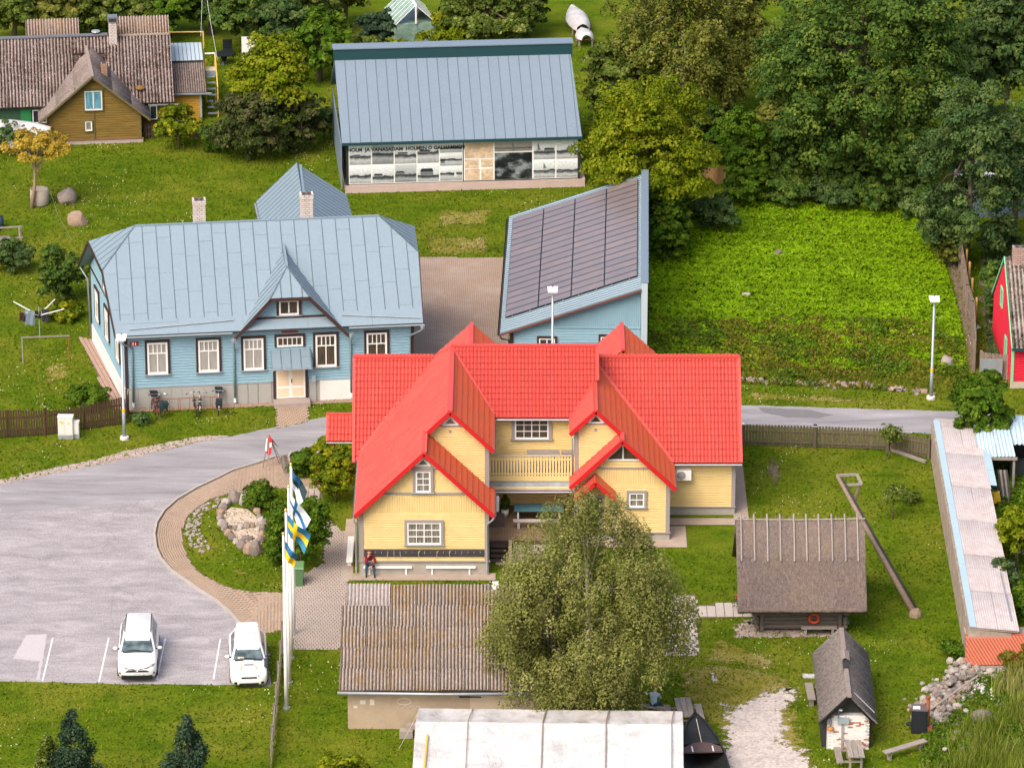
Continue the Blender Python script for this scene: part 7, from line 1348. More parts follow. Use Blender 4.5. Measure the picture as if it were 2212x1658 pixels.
br = thing('water_barrel', 'dark blue barrel at the left edge beside the swing', 'barrel', (*G2(-2, 494), 0)); MB().lathe((0, 0, 0), [(.26, 0), (.3, .3), (.26, .75), (.22, .76)], 14).build('body', plain('barrel_blue', (.02, .045, .07), .5), br, True); MB().lathe((0, 0, .76), [(.24, 0), (.2, .03)], 12).build('lid', M_bsteel, br)
cw = tag(MB().tube([(*G2(108, 436), .8), (*G2(126, 478), .35), (*G2(155, 520), .05)], .006, 4).build('wire', M_flash), 'thin wire stretched over the lawn from the concrete ring', 'wire')
ov = thing('overhead_wires', 'pale overhead wires and pole above the mossy house', 'wires', (*G2(438, 70), 0), world=True); p0 = G(438, 78); MB().tube([p0, p0 + Vector((.1, 0, 4.6))], .07, 7).build('pole', M_fen3, ov); tp_ = p0 + Vector((.1, 0, 4.4)); q1 = Vector((-19.1, 44.6, 5.4)); q2 = Vector((-18.2, 46, 3.4)); MB().tube([tp_, tp_.lerp(q1, .5) - Vector((0, 0, .35)), q1], .012, 4).build('wire', M_white, ov); MB().tube([tp_, tp_.lerp(q2, .5) - Vector((0, 0, .3)), q2], .012, 4).build('wire', M_white, ov); MB().lathe(tp_ - Vector((.3, 0, 1.5)), [(.25, 0), (.25, .35)], 10).build('transformer', M_oldw, ov)
lb = plank_bench('white_bench', 'white plank bench under the window, left of the other white bench', *G2(838, 1240), 0, 2.35, M_white, .3, .45, .07, legw=.08); plank_bench('white_bench', 'white plank bench standing nearest the corner downpipe of the yellow house', *G2(974, 1240), 0, 2.4, M_white, .3, .45, .07, legw=.08); plank_bench('white_bench', 'white plank bench along the left side wall of the yellow house', -7.95, -21.6, 90, 3.0, M_white, .3, .45, .07, legw=.08)
bb = thing('balcony_bench', 'weathered wooden bench seat standing on the yellow balcony', 'bench', (1.55, -17.9, 3.2), 0)
for i in range(3): B(-.82, .82, -.28 + i * .19, -.11 + i * .19, .8, .84).build('plank', M_bw, bb)
for s in (-1, 1): MB().bar((s * .55, -.25, 0), (s * .55, .1, .8), .06).build('leg', M_bw, bb); MB().bar((s * .55, .25, 0), (s * .55, -.1, .8), .06).build('leg', M_bw, bb)
B(-.8, .8, -.5, -.35, .4, .44).build('lower_plank', M_bw, bb)
ct = thing('balcony_crate', 'pale slatted crate in the right corner of the balcony', 'crate', (2.7, -18.3, 3.2), 0)
for z in (.5, .75, .95): B(-.25, .25, -.2, .2, z, z + .06).build('slat', M_oldw, ct)
for s in (-1, 1): B(s * .22 - .03, s * .22 + .03, -.18, .18, 0, 1.0).build('side', M_oldw, ct)
dt = thing('deck_table', 'long table with a blue-green top on the deck under the balcony', 'table', (1.25, -18.9, .74)); B(-1.15, 1.3, -.45, .45, .7, .74).build('top', plain('blue_green_top', (.07, .17, .20), .5), dt)
for x in (-.95, 1.1): B(x - .04, x + .04, -.35, .35, 0, .7).build('leg', M_white, dt)
plank_bench('deck_bench', 'pale plank bench before the blue-green deck table', 1.2, -19.8, 0, 2.3, plain('pale_bench', (.45, .40, .36), .8), .28).location.z = .74
pt = thing('potted_conifer', 'dark conifer in a white pot on the deck', 'potted plant', (-.35, -18.3, .74)); MB().lathe((0, 0, 0), [(.15, 0), (.2, .36)], 12).build('pot', M_white, pt, True)
rc = tag(B(-.38, .38, -.35, .35, 0, .45).build('red_crate', plain('crate_dark', (.12, .08, .07), .8)), 'dark crate with a red rim standing on the deck beside the plant', 'crate'); rc.location = (-.75, -19.3, .74)
fbx = thing('flower_bed', 'raised stone-edged bed of hostas at the path corner', 'flower bed', (*G2(662, 1015), 0), 8); B(-1.2, 1.0, -.45, -.3, 0, .35).build('edging', M_rk1, fbx); B(-1.2, -1.05, -.3, 1.2, 0, .35).build('edging', M_rk1, fbx); B(-1.05, 1.0, -.3, 1.5, 0, .28).build('soil', M_dirt, fbx)
sp_ = tag(B(-.06, .06, -.06, .06, 0, 1.5).build('sign_post', M_barge), 'dark red post beside the raised flower bed', 'post'); sp_.location = (*G2(686, 1045), 0)
bx = tag(MB().tube([(0, 0, 0), (.05, .02, 1.1)], .04, 6).build('dead_stake', M_pole), 'pale dead branch standing at the far edge of the clover plot', 'stake'); bx.location = (*G2(1730, 440), 0)
gp = tag(MB().bar((0, 0, 0), (.12, 0, 1.6), .2, .12).build('stone_post', M_bw), 'grey wooden post standing in the shrubs right of the solar shed', 'post'); gp.location = (*G2(1472, 497), 0)
# ================================================================== CARS (front faces -y)
def carpaint(name, c):
    t = NT(name); t.b.inputs['Coat Weight'].default_value = .8; t.b.inputs['Coat Roughness'].default_value = .04; return t.fin(c, .35, 0, .5)
M_cw = carpaint('white_car_paint', (.80, .80, .80)); M_tyre = plain('tyre', (.018, .018, .018), .85); M_rim = plain('alloy_rim', (.35, .36, .37), .35, .7); M_blk = plain('black_trim', (.012, .013, .014), .5); M_hl = NT('headlight_glass').fin((.30, .32, .34), .1, .3, .6); M_chr = plain('chrome', (.55, .56, .57), .2, .9)
t = NT('car_glass'); n = t.noise(t.pos(), 2.6, 4, .6); M_cg = t.fin(t.ramp(n, [(.35, (.035, .05, .055)), (.7, (.14, .19, .20))]), .06, 0, .6)
def ringpoly(y0, y1, wf, wr, z, n=5, r=.22):
    pts = []
    for (cx, cy, a0) in ((wr - r, y1 - r, 0), (-(wr - r), y1 - r, 90), (-(wf - r), y0 + r, 180), (wf - r, y0 + r, 270)):
        for i in range(n): a = R(a0 + 90 * i / (n - 1)); pts.append((cx + r * math.cos(a), cy + r * math.sin(a), z))
    return pts
def car(name, label, x, y, rz, st, cab, L, wheel_y, wr_, rails=False, sporty=False, plate='', group='white parked cars'):
    c = thing(name, label, 'car', (x, y, 0), rz, group); m = MB(); vs = []; k = 0
    for (yy, w, zb, zs, zt) in st:
        half = [(w * .55, zb), (w * .95, zb + .02), (w, zb + .2), (w * 1.0, (zb + zs) / 2 + .1), (w * .965, zs), (w * .80, zt), (w * .4, zt + .03)]
        sec_ = [(a, b) for a, b in half] + [(0, zt + .04)] + [(-a, b) for a, b in reversed(half)]; k = len(sec_); vs += [(a, yy, b) for a, b in sec_]
    n = len(st); fs = [(i * k + j, (i + 1) * k + j, (i + 1) * k + (j + 1) % k, i * k + (j + 1) % k) for i in range(n - 1) for j in range(k)] + [tuple(range(k)), tuple(reversed(range((n - 1) * k, n * k)))]
    m.add(vs, fs); b = m.build('body', M_cw, c, True)
    by0, by1, bw, bz, ry0, ry1, rw, rz_ = cab
    A_ = ringpoly(by0, by1, bw, bw * .97, bz, r=.2); B_ = ringpoly(ry0, ry1, rw, rw * .96, rz_ - .07, r=.16); C_ = ringpoly(ry0 + .10, ry1 - .08, rw - .1, rw - .12, rz_, r=.14); k = len(A_)
    m = MB(); m.add(A_ + B_ + C_, [(i * k + j, i * k + (j + 1) % k, (i + 1) * k + (j + 1) % k, (i + 1) * k + j) for i in range(2) for j in range(k)] + [tuple(range(2 * k, 3 * k))]); m.build('cabin', M_cw, c, True)
    def pane(name, P, off=.016, ins=0, mat=None):
        P = [Vector(p) for p in P]; nn = (P[1] - P[0]).cross(P[2] - P[0]).normalized(); ce = sum(P, Vector()) / len(P)
        if nn.dot(ce - Vector((0, (by0 + by1) / 2, bz))) < 0: P.reverse(); nn = -nn
        m = MB(); m.add([p + nn * off for p in P] + [p - nn * .02 for p in P], [tuple(range(len(P)))] + [(i, len(P) + i, len(P) + (i + 1) % len(P), (i + 1) % len(P)) for i in range(len(P))]); return m.build(name, mat or M_cg, c)
    lz = bz + .04; tz = rz_ - .10; f = lambda q: q
    pane('windscreen', [(-bw * .9, by0 + .06, lz), (bw * .9, by0 + .06, lz), (bw * .5, by0 + .005, lz - .02), (-bw * .5, by0 + .005, lz - .02)][:2] + [(rw * .90, ry0 - .0 + .02, tz), (-rw * .90, ry0 + .02, tz)], .02)
    pane('rear_window', [(-bw * .82, by1 - .08, lz + .02), (bw * .82, by1 - .08, lz + .02), (rw * .84, ry1 - .03, tz), (-rw * .84, ry1 - .03, tz)], .02)
    for s in (-1, 1):
        ym = (ry0 + ry1) / 2 - .1
        pane('side_window', [(s * bw * .985, by0 + .42, lz), (s * bw * .985, ym - .05, lz), (s * rw * .985, ym - .05, tz), (s * rw * .985, ry0 + .2, tz)], .012); pane('side_window', [(s * bw * .985, ym + .05, lz), (s * bw * .97, by1 - .45, lz + .03), (s * rw * .97, ry1 - .35, tz), (s * rw * .985, ym + .05, tz)], .012)
        mb = MB(); mb.ball((0, 0, 0), .1, 8, 6); o = mb.build('mirror', M_cw if not (sporty and s > 0) else M_blk, c, True); o.location = (s * (bw + .20), by0 + .42, bz + .06); o.scale = (1.15, .7, .85); MB().bar((s * bw * .96, by0 + .45, bz), (s * (bw + .16), by0 + .43, bz + .05), .05).build('mirror_arm', M_blk, c)
        for yy in wheel_y:
            wm = thing_wheel(c, s, yy, wr_, st)
            ar = MB(); n = 12; W = max(q[1] for q in st) + .012
            ar.add([(s * W, yy + (wr_ + .09) * math.cos(math.pi * i / n), wr_ + (wr_ + .09) * math.sin(math.pi * i / n)) for i in range(n + 1)] + [(s * W, yy + (wr_ + .0) * math.cos(math.pi * i / n), wr_ + (wr_ + .0) * math.sin(math.pi * i / n)) for i in range(n + 1)], [(i, i + 1, n + 2 + i, n + 1 + i) for i in range(n)]); ar.build('wheel_arch', M_blk if not sporty else M_cw, c)
        if rails: MB().tube([(s * (rw - .05), ry0 + .18, rz_ - .03), (s * (rw - .04), ry0 + .3, rz_ + .05), (s * (rw - .06), ry1 - .3, rz_ + .04), (s * (rw - .07), ry1 - .15, rz_ - .03)], .022, 6).build('roof_rail', M_blk, c)
    MB().bar((-bw * .8, by0 + .02, bz + .035), (bw * .8, by0 + .02, bz + .035), .1, .03).build('wiper_cowl', M_blk, c)
    for s in (-1, 1): MB().bar((s * .1 - .3, by0 + .1, bz + .1), (s * .1 + .25, by0 + .06, bz + .07), .02).build('wiper', M_blk, c)
    return c
def thing_wheel(c, s, yy, r, st):
    W = max(q[1] for q in st); M = Matrix.Translation((s * (W - .10), yy, r)) @ Matrix.Rotation(R(90 * s), 4, 'Y')
    w = MB().lathe((0, 0, 0), [(r * .7, -.11), (r * .96, -.11), (r, -.07), (r, .07), (r * .96, .11), (r * .66, .11)], 20).build('wheel', M_tyre, c, True); w.matrix_local = M
    m = MB(); m.lathe((0, 0, 0), [(r * .66, .08), (r * .64, .105), (r * .1, .12)], 10); q = m.build('rim', M_rim, w); return w
ST_suv = [(-2.32, .50, .42, .66, .70), (-2.27, .74, .30, .74, .80), (-2.12, .86, .25, .84, .93), (-1.8, .91, .24, .95, 1.03), (-1.3, .925, .24, 1.0, 1.09), (-.9, .925, .24, 1.02, 1.12), (0, .925, .24, 1.05, 1.10), (1.2, .925, .24, 1.08, 1.10), (1.9, .91, .25, 1.1, 1.13), (2.18, .87, .30, 1.06, 1.12), (2.28, .74, .40, .96, 1.02)]
sx_, sy_ = G2(287, 1468); 
SV = car('parked_suv', 'white SUV with roof rails parked nose towards the lawn', sx_ + .14, sy_ + 1.95, 2.2, ST_suv, (-1.30, 2.16, .84, 1.09, -.34, 1.95, .65, 1.68), 4.6, (-1.38, 1.3), .36, True)
def bx(c, name, mat, *a): return B(*a).build(name, mat, c)
bx(SV, 'lower_grille', M_blk, -.72, .72, -2.36, -2.2, .26, .42); m = MB(); m.hexa([(-.52, -2.36, .60), (.52, -2.36, .60), (.6, -2.26, .60), (-.6, -2.26, .60), (-.42, -2.34, .665), (.42, -2.34, .665), (.6, -2.24, .665), (-.6, -2.24, .665)]); m.build('grille', M_blk, SV)
for s in (-1, 1):
    m = MB(); P = [(s * .40, -2.315, .70), (s * .74, -2.215, .80), (s * .86, -2.06, .90), (s * .70, -2.13, .90), (s * .46, -2.27, .79)]; m.add(P, [tuple(range(5)), tuple(reversed(range(5)))]); m.v = [v + Vector((0, -.02, .02)) for v in m.v]; m.build('headlight', M_hl, SV); MB().bar((s * .10, -2.33, .715), (s * .55, -2.28, .79), .03).build('grille_bar', M_blk, SV); MB().ball((s * .76, -2.2, .5), .07).build('fog_light', M_blk, SV); MB().tube([(s * .05, -2.37, .70), (s * .42, -2.345, .70)], .015, 5).build('chrome_bar', M_chr, SV)
em = MB(); em.tube([(.075 * math.cos(a), -2.375, .70 + .05 * math.sin(a)) for a in np.linspace(0, 6.283, 16)], .010, 5); em.tube([(.03 * math.cos(a), -2.378, .70 + .045 * math.sin(a)) for a in np.linspace(0, 6.283, 12)], .008, 5); em.tube([(.05 * math.cos(a), -2.378, .725 + .016 * math.sin(a)) for a in np.linspace(0, 6.283, 12)], .008, 5); em.build('emblem', M_chr, SV)
pt_ = bx(SV, 'number_plate', M_white, -.26, .26, -2.40, -2.38, .46, .57); text_obj('224 FSG', .095, Pl((0, -2.401, .485), (1, 0, 0), (0, 0, 1)), .02, 0, .001, M_letter, pt_, ext=.001); bx(SV, 'bumper_lip', M_blk, -.7, .7, -2.33, -2.1, .22, .27)
ST_hat = [(-2.2, .52, .28, .55, .60), (-2.15, .74, .2, .62, .70), (-2.0, .84, .18, .74, .82), (-1.6, .87, .18, .84, .92), (-1.1, .87, .18, .88, .96), (-.7, .87, .18, .9, .98), (0, .87, .18, .93, .98), (1.1, .88, .18, .96, 1.0), (1.75, .88, .2, .98, 1.02), (2.08, .82, .26, .94, 1.0), (2.18, .7, .36, .86, .92)]
hx_, hy_ = G2(528, 1478)
HT = car('parked_hatchback', 'white rally style hatchback with bonnet scoop and one dark wing', hx_ + .10, hy_ + 1.70, 4.0, ST_hat, (-1.15, 2.0, .79, .96, -.26, 1.7, .60, 1.47), 4.4, (-1.3, 1.3), .32, False, True)
bx(HT, 'lower_grille', M_blk, -.45, .45, -2.225, -2.1, .22, .32); bx(HT, 'grille', M_blk, -.36, .36, -2.215, -2.05, .55, .63); m = MB(); m.hexa([(-.28, -1.62, .93), (.28, -1.62, .93), (.25, -1.2, .98), (-.25, -1.2, .98), (-.26, -1.6, 1.02), (.26, -1.6, 1.02), (.22, -1.2, 1.03), (-.22, -1.2, 1.03)]); m.build('bonnet_scoop', M_cw, HT); bx(HT, 'scoop_mouth', M_blk, -.23, .23, -1.625, -1.6, .955, 1.005)
for s in (-1, 1):
    m = MB(); P = [(s * .38, -2.19, .60), (s * .66, -2.12, .62), (s * .80, -1.95, .74), (s * .70, -1.96, .79), (s * .42, -2.13, .70)]; m.add(P, [tuple(range(5)), tuple(reversed(range(5)))]); m.v = [v + Vector((0, -.025, .02)) for v in m.v]; m.build('headlight', M_hl, HT); bx(HT, 'fog_light', M_blk, s * .62 - .07, s * .62 + .07, -2.19, -2.1, .26, .38); m = MB(); m.add([(s * .36, -1.95, .905), (s * .43, -1.95, .90), (s * .31, -1.6, .975), (s * .27, -1.6, .98)], [(0, 1, 2, 3), (3, 2, 1, 0)]); m.build('orange_decal', plain('decal_orange', (.72, .32, .08), .5), HT)
m = MB(); m.add([(.885, -1.75, .50), (.885, -.86, .55), (.87, -.86, .93), (.85, -1.2, .9), (.85, -1.75, .86), (.70, -1.8, .93), (.72, -1.0, .985)], [(0, 1, 2, 3, 4), (4, 3, 6, 5), (3, 2, 6)]); m.v = [v + Vector((.012, 0, .015)) for v in m.v]; m.build('dark_wing', plain('primer_grey', (.05, .07, .085), .6), HT)
MB().prism(Pl((0, 1.62, 1.47), (1, 0, 0), (0, 1, .05)), [(-.52, 0), (.52, 0), (.46, .3), (-.46, .3)], 0, .03).build('roof_spoiler', M_cw, HT); bx(HT, 'emblem', M_chr, -.05, .05, -2.235, -2.215, .57, .61); MB().tube([(0, 1.5, 1.47), (0, 1.62, 1.62)], .01, 5).build('aerial', M_blk, HT); m = MB(); m.add([(-.5, -1.05, 1.05), (-.2, -1.08, 1.04), (-.22, -1.0, 1.09), (-.48, -.97, 1.10)], [(0, 1, 2, 3)]); m.build('papers', plain('paper_orange', (.75, .5, .3), .8), HT)
for s in (-1, 1): MB().ball((s * .5, 2.02, .93), .1).build('tail_light', plain('tail_red', (.5, .08, .03), .3), HT)
# ================================================================== BICYCLES
def bike(label, x, y, rz, lean, col, basket=None, rear_bag=None, group='bicycles at the rack', z0=0):
    b = thing('bicycle', label, 'bicycle', (x, y, 0), rz, group); b.rotation_euler = (0, R(lean), R(rz)); mc = plain('bike_frame', col, .4)
    for yy in (.53, -.53):
        m = MB(); m.tube([(0, yy + .33 * math.cos(a), .335 + .33 * math.sin(a)) for a in np.linspace(0, 6.283, 22)], .021, 6, False); w = m.build('wheel', M_tyre, b, True)
        m = MB(); 
        for a in range(8): m.bar((0, yy, .335), (0, yy + .31 * math.cos(a * .785), .335 + .31 * math.sin(a * .785)), .006)
        m.build('spokes', M_chr, w)
        m = MB(); m.tube([(0, yy + .37 * math.cos(a), .335 + .37 * math.sin(a)) for a in np.linspace(.5, 2.9, 9)], .022, 6); m.build('mudguard', mc, b, True)
    m = MB(); S = (0, -.18, .72); H_ = (0, .42, .84); BB = (0, -.08, .3)
    for p, q in ((S, BB), (BB, H_), ((0, -.16, .62), (0, .40, .72)), (BB, (0, -.53, .335)), ((0, -.17, .6), (0, -.53, .335)), (H_, (0, .53, .335))): m.tube([p, q], .02, 6)
    m.build('frame', mc, b, True); MB().tube([H_, (0, .38, 1.0)], .016, 6).build('stem', M_chr, b); MB().tube([(-.31, .28, 1.04), (-.2, .38, 1.03), (.2, .38, 1.03), (.31, .28, 1.04)], .016, 6).build('handlebar', M_chr, b)
    for s in (-1, 1): MB().tube([(s * .30, .29, 1.04), (s * .36, .22, 1.04)], .024, 6).build('grip', M_blk, b)
    m = MB(); m.ball((0, -.2, .80), .11, 8, 5, .4); m.build('saddle', M_blk, b, True); MB().tube([(0, -.18, .72), (0, -.19, .79)], .014, 6).build('seat_post', M_chr, b); MB().tube([(-.12, -.08, .2), (.12, -.08, .4)], .015, 5).build('pedals', M_blk, b); B(-.06, .06, -.82, -.35, .70, .72).build('carrier', M_blk, b); MB().ball((0, -.86, .55), .035).build('rear_light', M_sred, b)
    if basket: m = MB(); m.hexa([(-.15, .42, .86), (.15, .42, .86), (.15, .68, .86), (-.15, .68, .86), (-.2, .38, 1.12), (.2, .38, 1.12), (.2, .72, 1.12), (-.2, .72, 1.12)]); m.f.pop(1); m.build('basket', basket, b)
    if rear_bag: B(-.17, .17, -.78, -.40, .5, .92).build('pannier', rear_bag, b)
    return b
M_bsk = plain('dark_basket', (.02, .025, .028), .8); 
bike('dark red bicycle with a front basket, left of the first pair by the plinth', *G2(333, 896), 16, 7, (.16, .02, .03), M_bsk); bike('black bicycle with a large dark rear pannier by the plinth', *G2(343, 894), 20, 12, (.03, .03, .035), None, plain('pannier_green', (.015, .04, .04), .6)); bike('red and black bicycle, left of the middle pair', *G2(424, 891), 6, -8, (.22, .02, .025)); bike('white bicycle, right of the middle pair', *G2(429, 890), 6, 6, (.55, .53, .50)); bike('white city bicycle with black basket and rear bag beside the downpipe', *G2(471, 888), 5, 4, (.6, .6, .58), M_bsk, M_bsk)
rk = thing('bike_rack', 'rusty bar bicycle rack along the grey plinth of the blue house', 'bike rack', (-20.30, -2.52, 0), 6.9); MB().tube([(1.5, -.55, .72), (5.0, -.55, .72)], .018, 6).build('top_bar', M_rust, rk)
for x in (1.55, 2.1, 2.2, 2.65, 2.75, 3.25, 3.8, 4.35, 4.45, 4.95): MB().tube([(x, -.55, .72), (x, -.62, .05)], .014, 5).build('upright', M_rust, rk)
# ================================================================== PEOPLE
def person(label, x, y, z, rz, top, legs, hair, pose):
    p_ = thing('person', label, 'person', (x, y, z), rz); V = {'pel': (0, 0, .56), 'spi': (0, -.06, .76), 'che': (0, -.15, .98), 'nek': (0, -.22, 1.10), 'hd0': (0, -.25, 1.17), 'hd1': (0, -.285, 1.27), 'hd2': (.0, -.27, 1.355)}; Rr = {'pel': .145, 'spi': .135, 'che': .15, 'nek': .058, 'hd0': .072, 'hd1': .098, 'hd2': .07}
    E = [('pel', 'spi'), ('spi', 'che'), ('che', 'nek'), ('nek', 'hd0'), ('hd0', 'hd1'), ('hd1', 'hd2')]
    for s, n in ((-1, 'r'), (1, 'l')):
        pp = pose[n]
        for k, c, r in (('hip', (s * .10, -.04, .54), .105), ('kne', pp['kne'], .07), ('ank', pp['ank'], .048), ('hee', (pp['ank'][0], pp['ank'][1] + .02, .06), .045), ('toe', (pp['ank'][0] + s * .02, pp['ank'][1] - .17, .045), .038), ('sho', (s * .185, -.15, 1.01), .078), ('elb', pp['elb'], .052), ('wri', pp['wri'], .034), ('pal', pp['pal'], .038)): V[k + n] = c; Rr[k + n] = r
        E += [('pel', 'hip' + n), ('hip' + n, 'kne' + n), ('kne' + n, 'ank' + n), ('ank' + n, 'hee' + n), ('hee' + n, 'toe' + n), ('che', 'sho' + n), ('sho' + n, 'elb' + n), ('elb' + n, 'wri' + n), ('wri' + n, 'pal' + n)]
        P = Vector(pp['pal']); D = (P - Vector(pp['wri'])).normalized(); X = D.cross(Vector((0, 1, .3))).normalized()
        for f in range(5):
            o = X * (.028 * (f - 1.6)); ln = (.055, .075, .082, .076, .06)[f]; a = 'f%d%s' % (f, n); V[a] = tuple(P + o + D * (ln * .55)); V[a + 'b'] = tuple(P + o * 1.05 + D * ln + Vector((0, -.012, -.012))); Rr[a] = .0095; Rr[a + 'b'] = .008; E += [('pal' + n, a), (a, a + 'b')]
    ks = list(V); me = bpy.data.meshes.new('body_skeleton'); me.from_pydata([V[k] for k in ks], [(ks.index(a), ks.index(b)) for a, b in E], []); o = bpy.data.objects.new('body', me); COL.objects.link(o)
    o.modifiers.new('skin', 'SKIN'); 
    if not me.skin_vertices: me.attributes
    sl = me.skin_vertices[0].data
    for i, k in enumerate(ks): sl[i].radius = (Rr[k], Rr[k] * (.78 if k in ('che', 'spi') else 1)); sl[i].use_root = (k == 'pel')
    sb = o.modifiers.new('sub', 'SUBSURF'); sb.levels = 2; sb.render_levels = 2
    dg = bpy.context.evaluated_depsgraph_get(); nm = bpy.data.meshes.new_from_object(o.evaluated_get(dg)); bpy.data.objects.remove(o); nm.name = 'body'
    nm.materials.clear()
    for mt in (top, legs, M_skin, M_shoe): nm.materials.append(mt)
    sg_ = []
    for a, b in E:
        m_ = 2 if (a[:2] in ('hd', 'ne', 'f0', 'f1', 'f2', 'f3', 'f4') or a[:3] in ('wri', 'pal')) else 3 if a[:3] in ('ank', 'hee') else 1 if a[:3] in ('hip', 'kne') or b[:3] == 'hip' else 0; sg_.append((np.array(V[a]), np.array(V[b]), m_))
    for f in nm.polygons:
        c = np.array(f.center); best = 9; bm_ = 0
        for a, b, m_ in sg_:
            t_ = np.clip(np.dot(c - a, b - a) / max(1e-9, np.dot(b - a, b - a)), 0, 1); d = np.linalg.norm(c - a - (b - a) * t_) 
            if d < best: best = d; bm_ = m_
        f.material_index = bm_; f.use_smooth = True
    link(bpy.data.objects.new('body', nm), p_)
    h = MB(); h.ball((0, -.265, 1.325), .105, 12, 8, .95); o = h.build('hair', hair, p_, True); 
    for v in o.data.vertices:
        if v.co.y < -.30: v.co.z = max(v.co.z, 1.355)
        else: v.co.z = max(v.co.z, 1.26)
    for s in (-1, 1): MB().ball((s * .036, -.372, 1.285), .013, 8, 6).build('eye', M_blk, p_); MB().ball((s * .098, -.28, 1.26), .026, 8, 6).build('ear', M_skin, p_)
    m = MB(); m.add([(-.015, -.375, 1.245), (.015, -.375, 1.245), (0, -.405, 1.25), (0, -.378, 1.29)], [(0, 1, 2), (0, 2, 3), (2, 1, 3)]); m.build('nose', M_skin, p_); MB().bar((-.025, -.378, 1.215), (.025, -.378, 1.215), .012).build('mouth', plain('lip', (.35, .12, .10), .6), p_)
    return p_
M_skin = plain('skin', (.52, .29, .20), .6, var=.05); M_shoe = plain('dark_shoe', (.02, .022, .03), .6); M_jack = plain('maroon_jacket', (.20, .008, .022), .85, var=.2, nscale=9); M_jean = plain('blue_jeans', (.02, .065, .10), .85, var=.2, nscale=9); M_hair = plain('brown_hair', (.09, .045, .025), .8)
person('person in a maroon jacket and blue jeans sitting on the white bench, hand on face', *G2(799, 1238), -.02, 2, M_jack, M_jean, M_hair, {'r': dict(kne=(-.17, -.44, .53), ank=(-.17, -.42, .1), elb=(-.2, -.42, .70), wri=(-.09, -.42, 1.06), pal=(-.06, -.39, 1.14)), 'l': dict(kne=(.2, -.43, .52), ank=(.23, -.47, .1), elb=(.27, -.30, .74), wri=(.10, -.50, .62), pal=(.05, -.54, .58))})
person('person in a pale blue shirt sitting by the tent edge under the birch tree', *G2(1411, 1545), .02, 160, plain('pale_blue_shirt', (.36, .48, .58), .85), M_jean, plain('reddish_hair', (.28, .12, .05), .8), {'r': dict(kne=(-.17, -.44, .53), ank=(-.17, -.42, .1), elb=(-.24, -.36, .74), wri=(-.12, -.52, .76), pal=(-.08, -.6, .77)), 'l': dict(kne=(.2, -.43, .52), ank=(.2, -.45, .1), elb=(.24, -.36, .74), wri=(.12, -.52, .76), pal=(.08, -.6, .77))})
plank_bench('plank_bench', 'rough bench beneath the person in the pale blue shirt', *G2(1411, 1545), 160, 1.2, M_bw, .3, .47)
# ================================================================== TREES AND PLANTS
LEAF = {
 'birch': leafmat('birch_leaf', [(.105, .122, .028), (.180, .196, .046), (.25, .255, .07), (.35, .33, .13)], .6, .35, .55),
 'maple': leafmat('maple_leaf', [(.022, .056, .012), (.043, .088, .015), (.080, .128, .018), (.155, .20, .03)], .6, .15, .45),
 'dark': leafmat('dark_leaf', [(.024, .058, .019), (.045, .090, .025), (.080, .122, .03), (.135, .175, .048)], .6, .15, .5),
 'lime': leafmat('lime_leaf', [(.055, .095, .003), (.120, .165, .004), (.19, .22, .010), (.29, .29, .025)], .6, .3, .6),
 'mid': leafmat('mid_leaf', [(.022, .062, .005), (.045, .10, .006), (.085, .145, .010), (.14, .19, .02)], .6, .25, .6),
 'olive': leafmat('olive_leaf', [(.046, .066, .010), (.088, .108, .016), (.15, .158, .026), (.24, .215, .05)], .6, .2, .5),
 'apple': leafmat('apple_leaf', [(.035, .065, .008), (.070, .105, .014), (.12, .155, .024), (.22, .23, .08)], .6, .2, .7),
 'purple': leafmat('purple_leaf', [(.020, .038, .010), (.038, .056, .013), (.065, .080, .020), (.15, .105, .06)], .6, .15, .8),
 'spruce': leafmat('spruce_leaf', [(.008, .025, .018), (.018, .042, .022), (.04, .068, .035), (.085, .11, .06)], .7, .1, .8),
 'yellow': leafmat('yellow_leaf', [(.22, .17, .015), (.36, .27, .03), (.48, .34, .05), (.52, .26, .02)], .6, .3, .8),
 'ygreen': leafmat('yellowgreen_leaf', [(.040, .085, .004), (.085, .135, .006), (.17, .20, .010), (.42, .34, .012)], .6, .25, .8),
 'reed': leafmat('tall_grass_blade', [(.09, .14, .012), (.15, .21, .018), (.22, .26, .04), (.38, .31, .15)], .8, .2, .5),
 'weed': leafmat('weed_leaf', [(.035, .065, .006), (.075, .095, .008), (.14, .12, .015), (.22, .13, .035)], .8, .2, .5),
 'clover': leafmat('clover_leaf', [(.058, .140, .002), (.115, .220, .002), (.165, .275, .005), (.23, .34, .014)], .65, .25, .45),
}
M_bark = plain('bark', (.13, .095, .07), .95, var=.3, nscale=6, fine=.4); M_birchbark = plain('birch_bark', (.42, .36, .31), .9, var=.3, nscale=5, dirt=((.06, .05, .04), 6, .8))
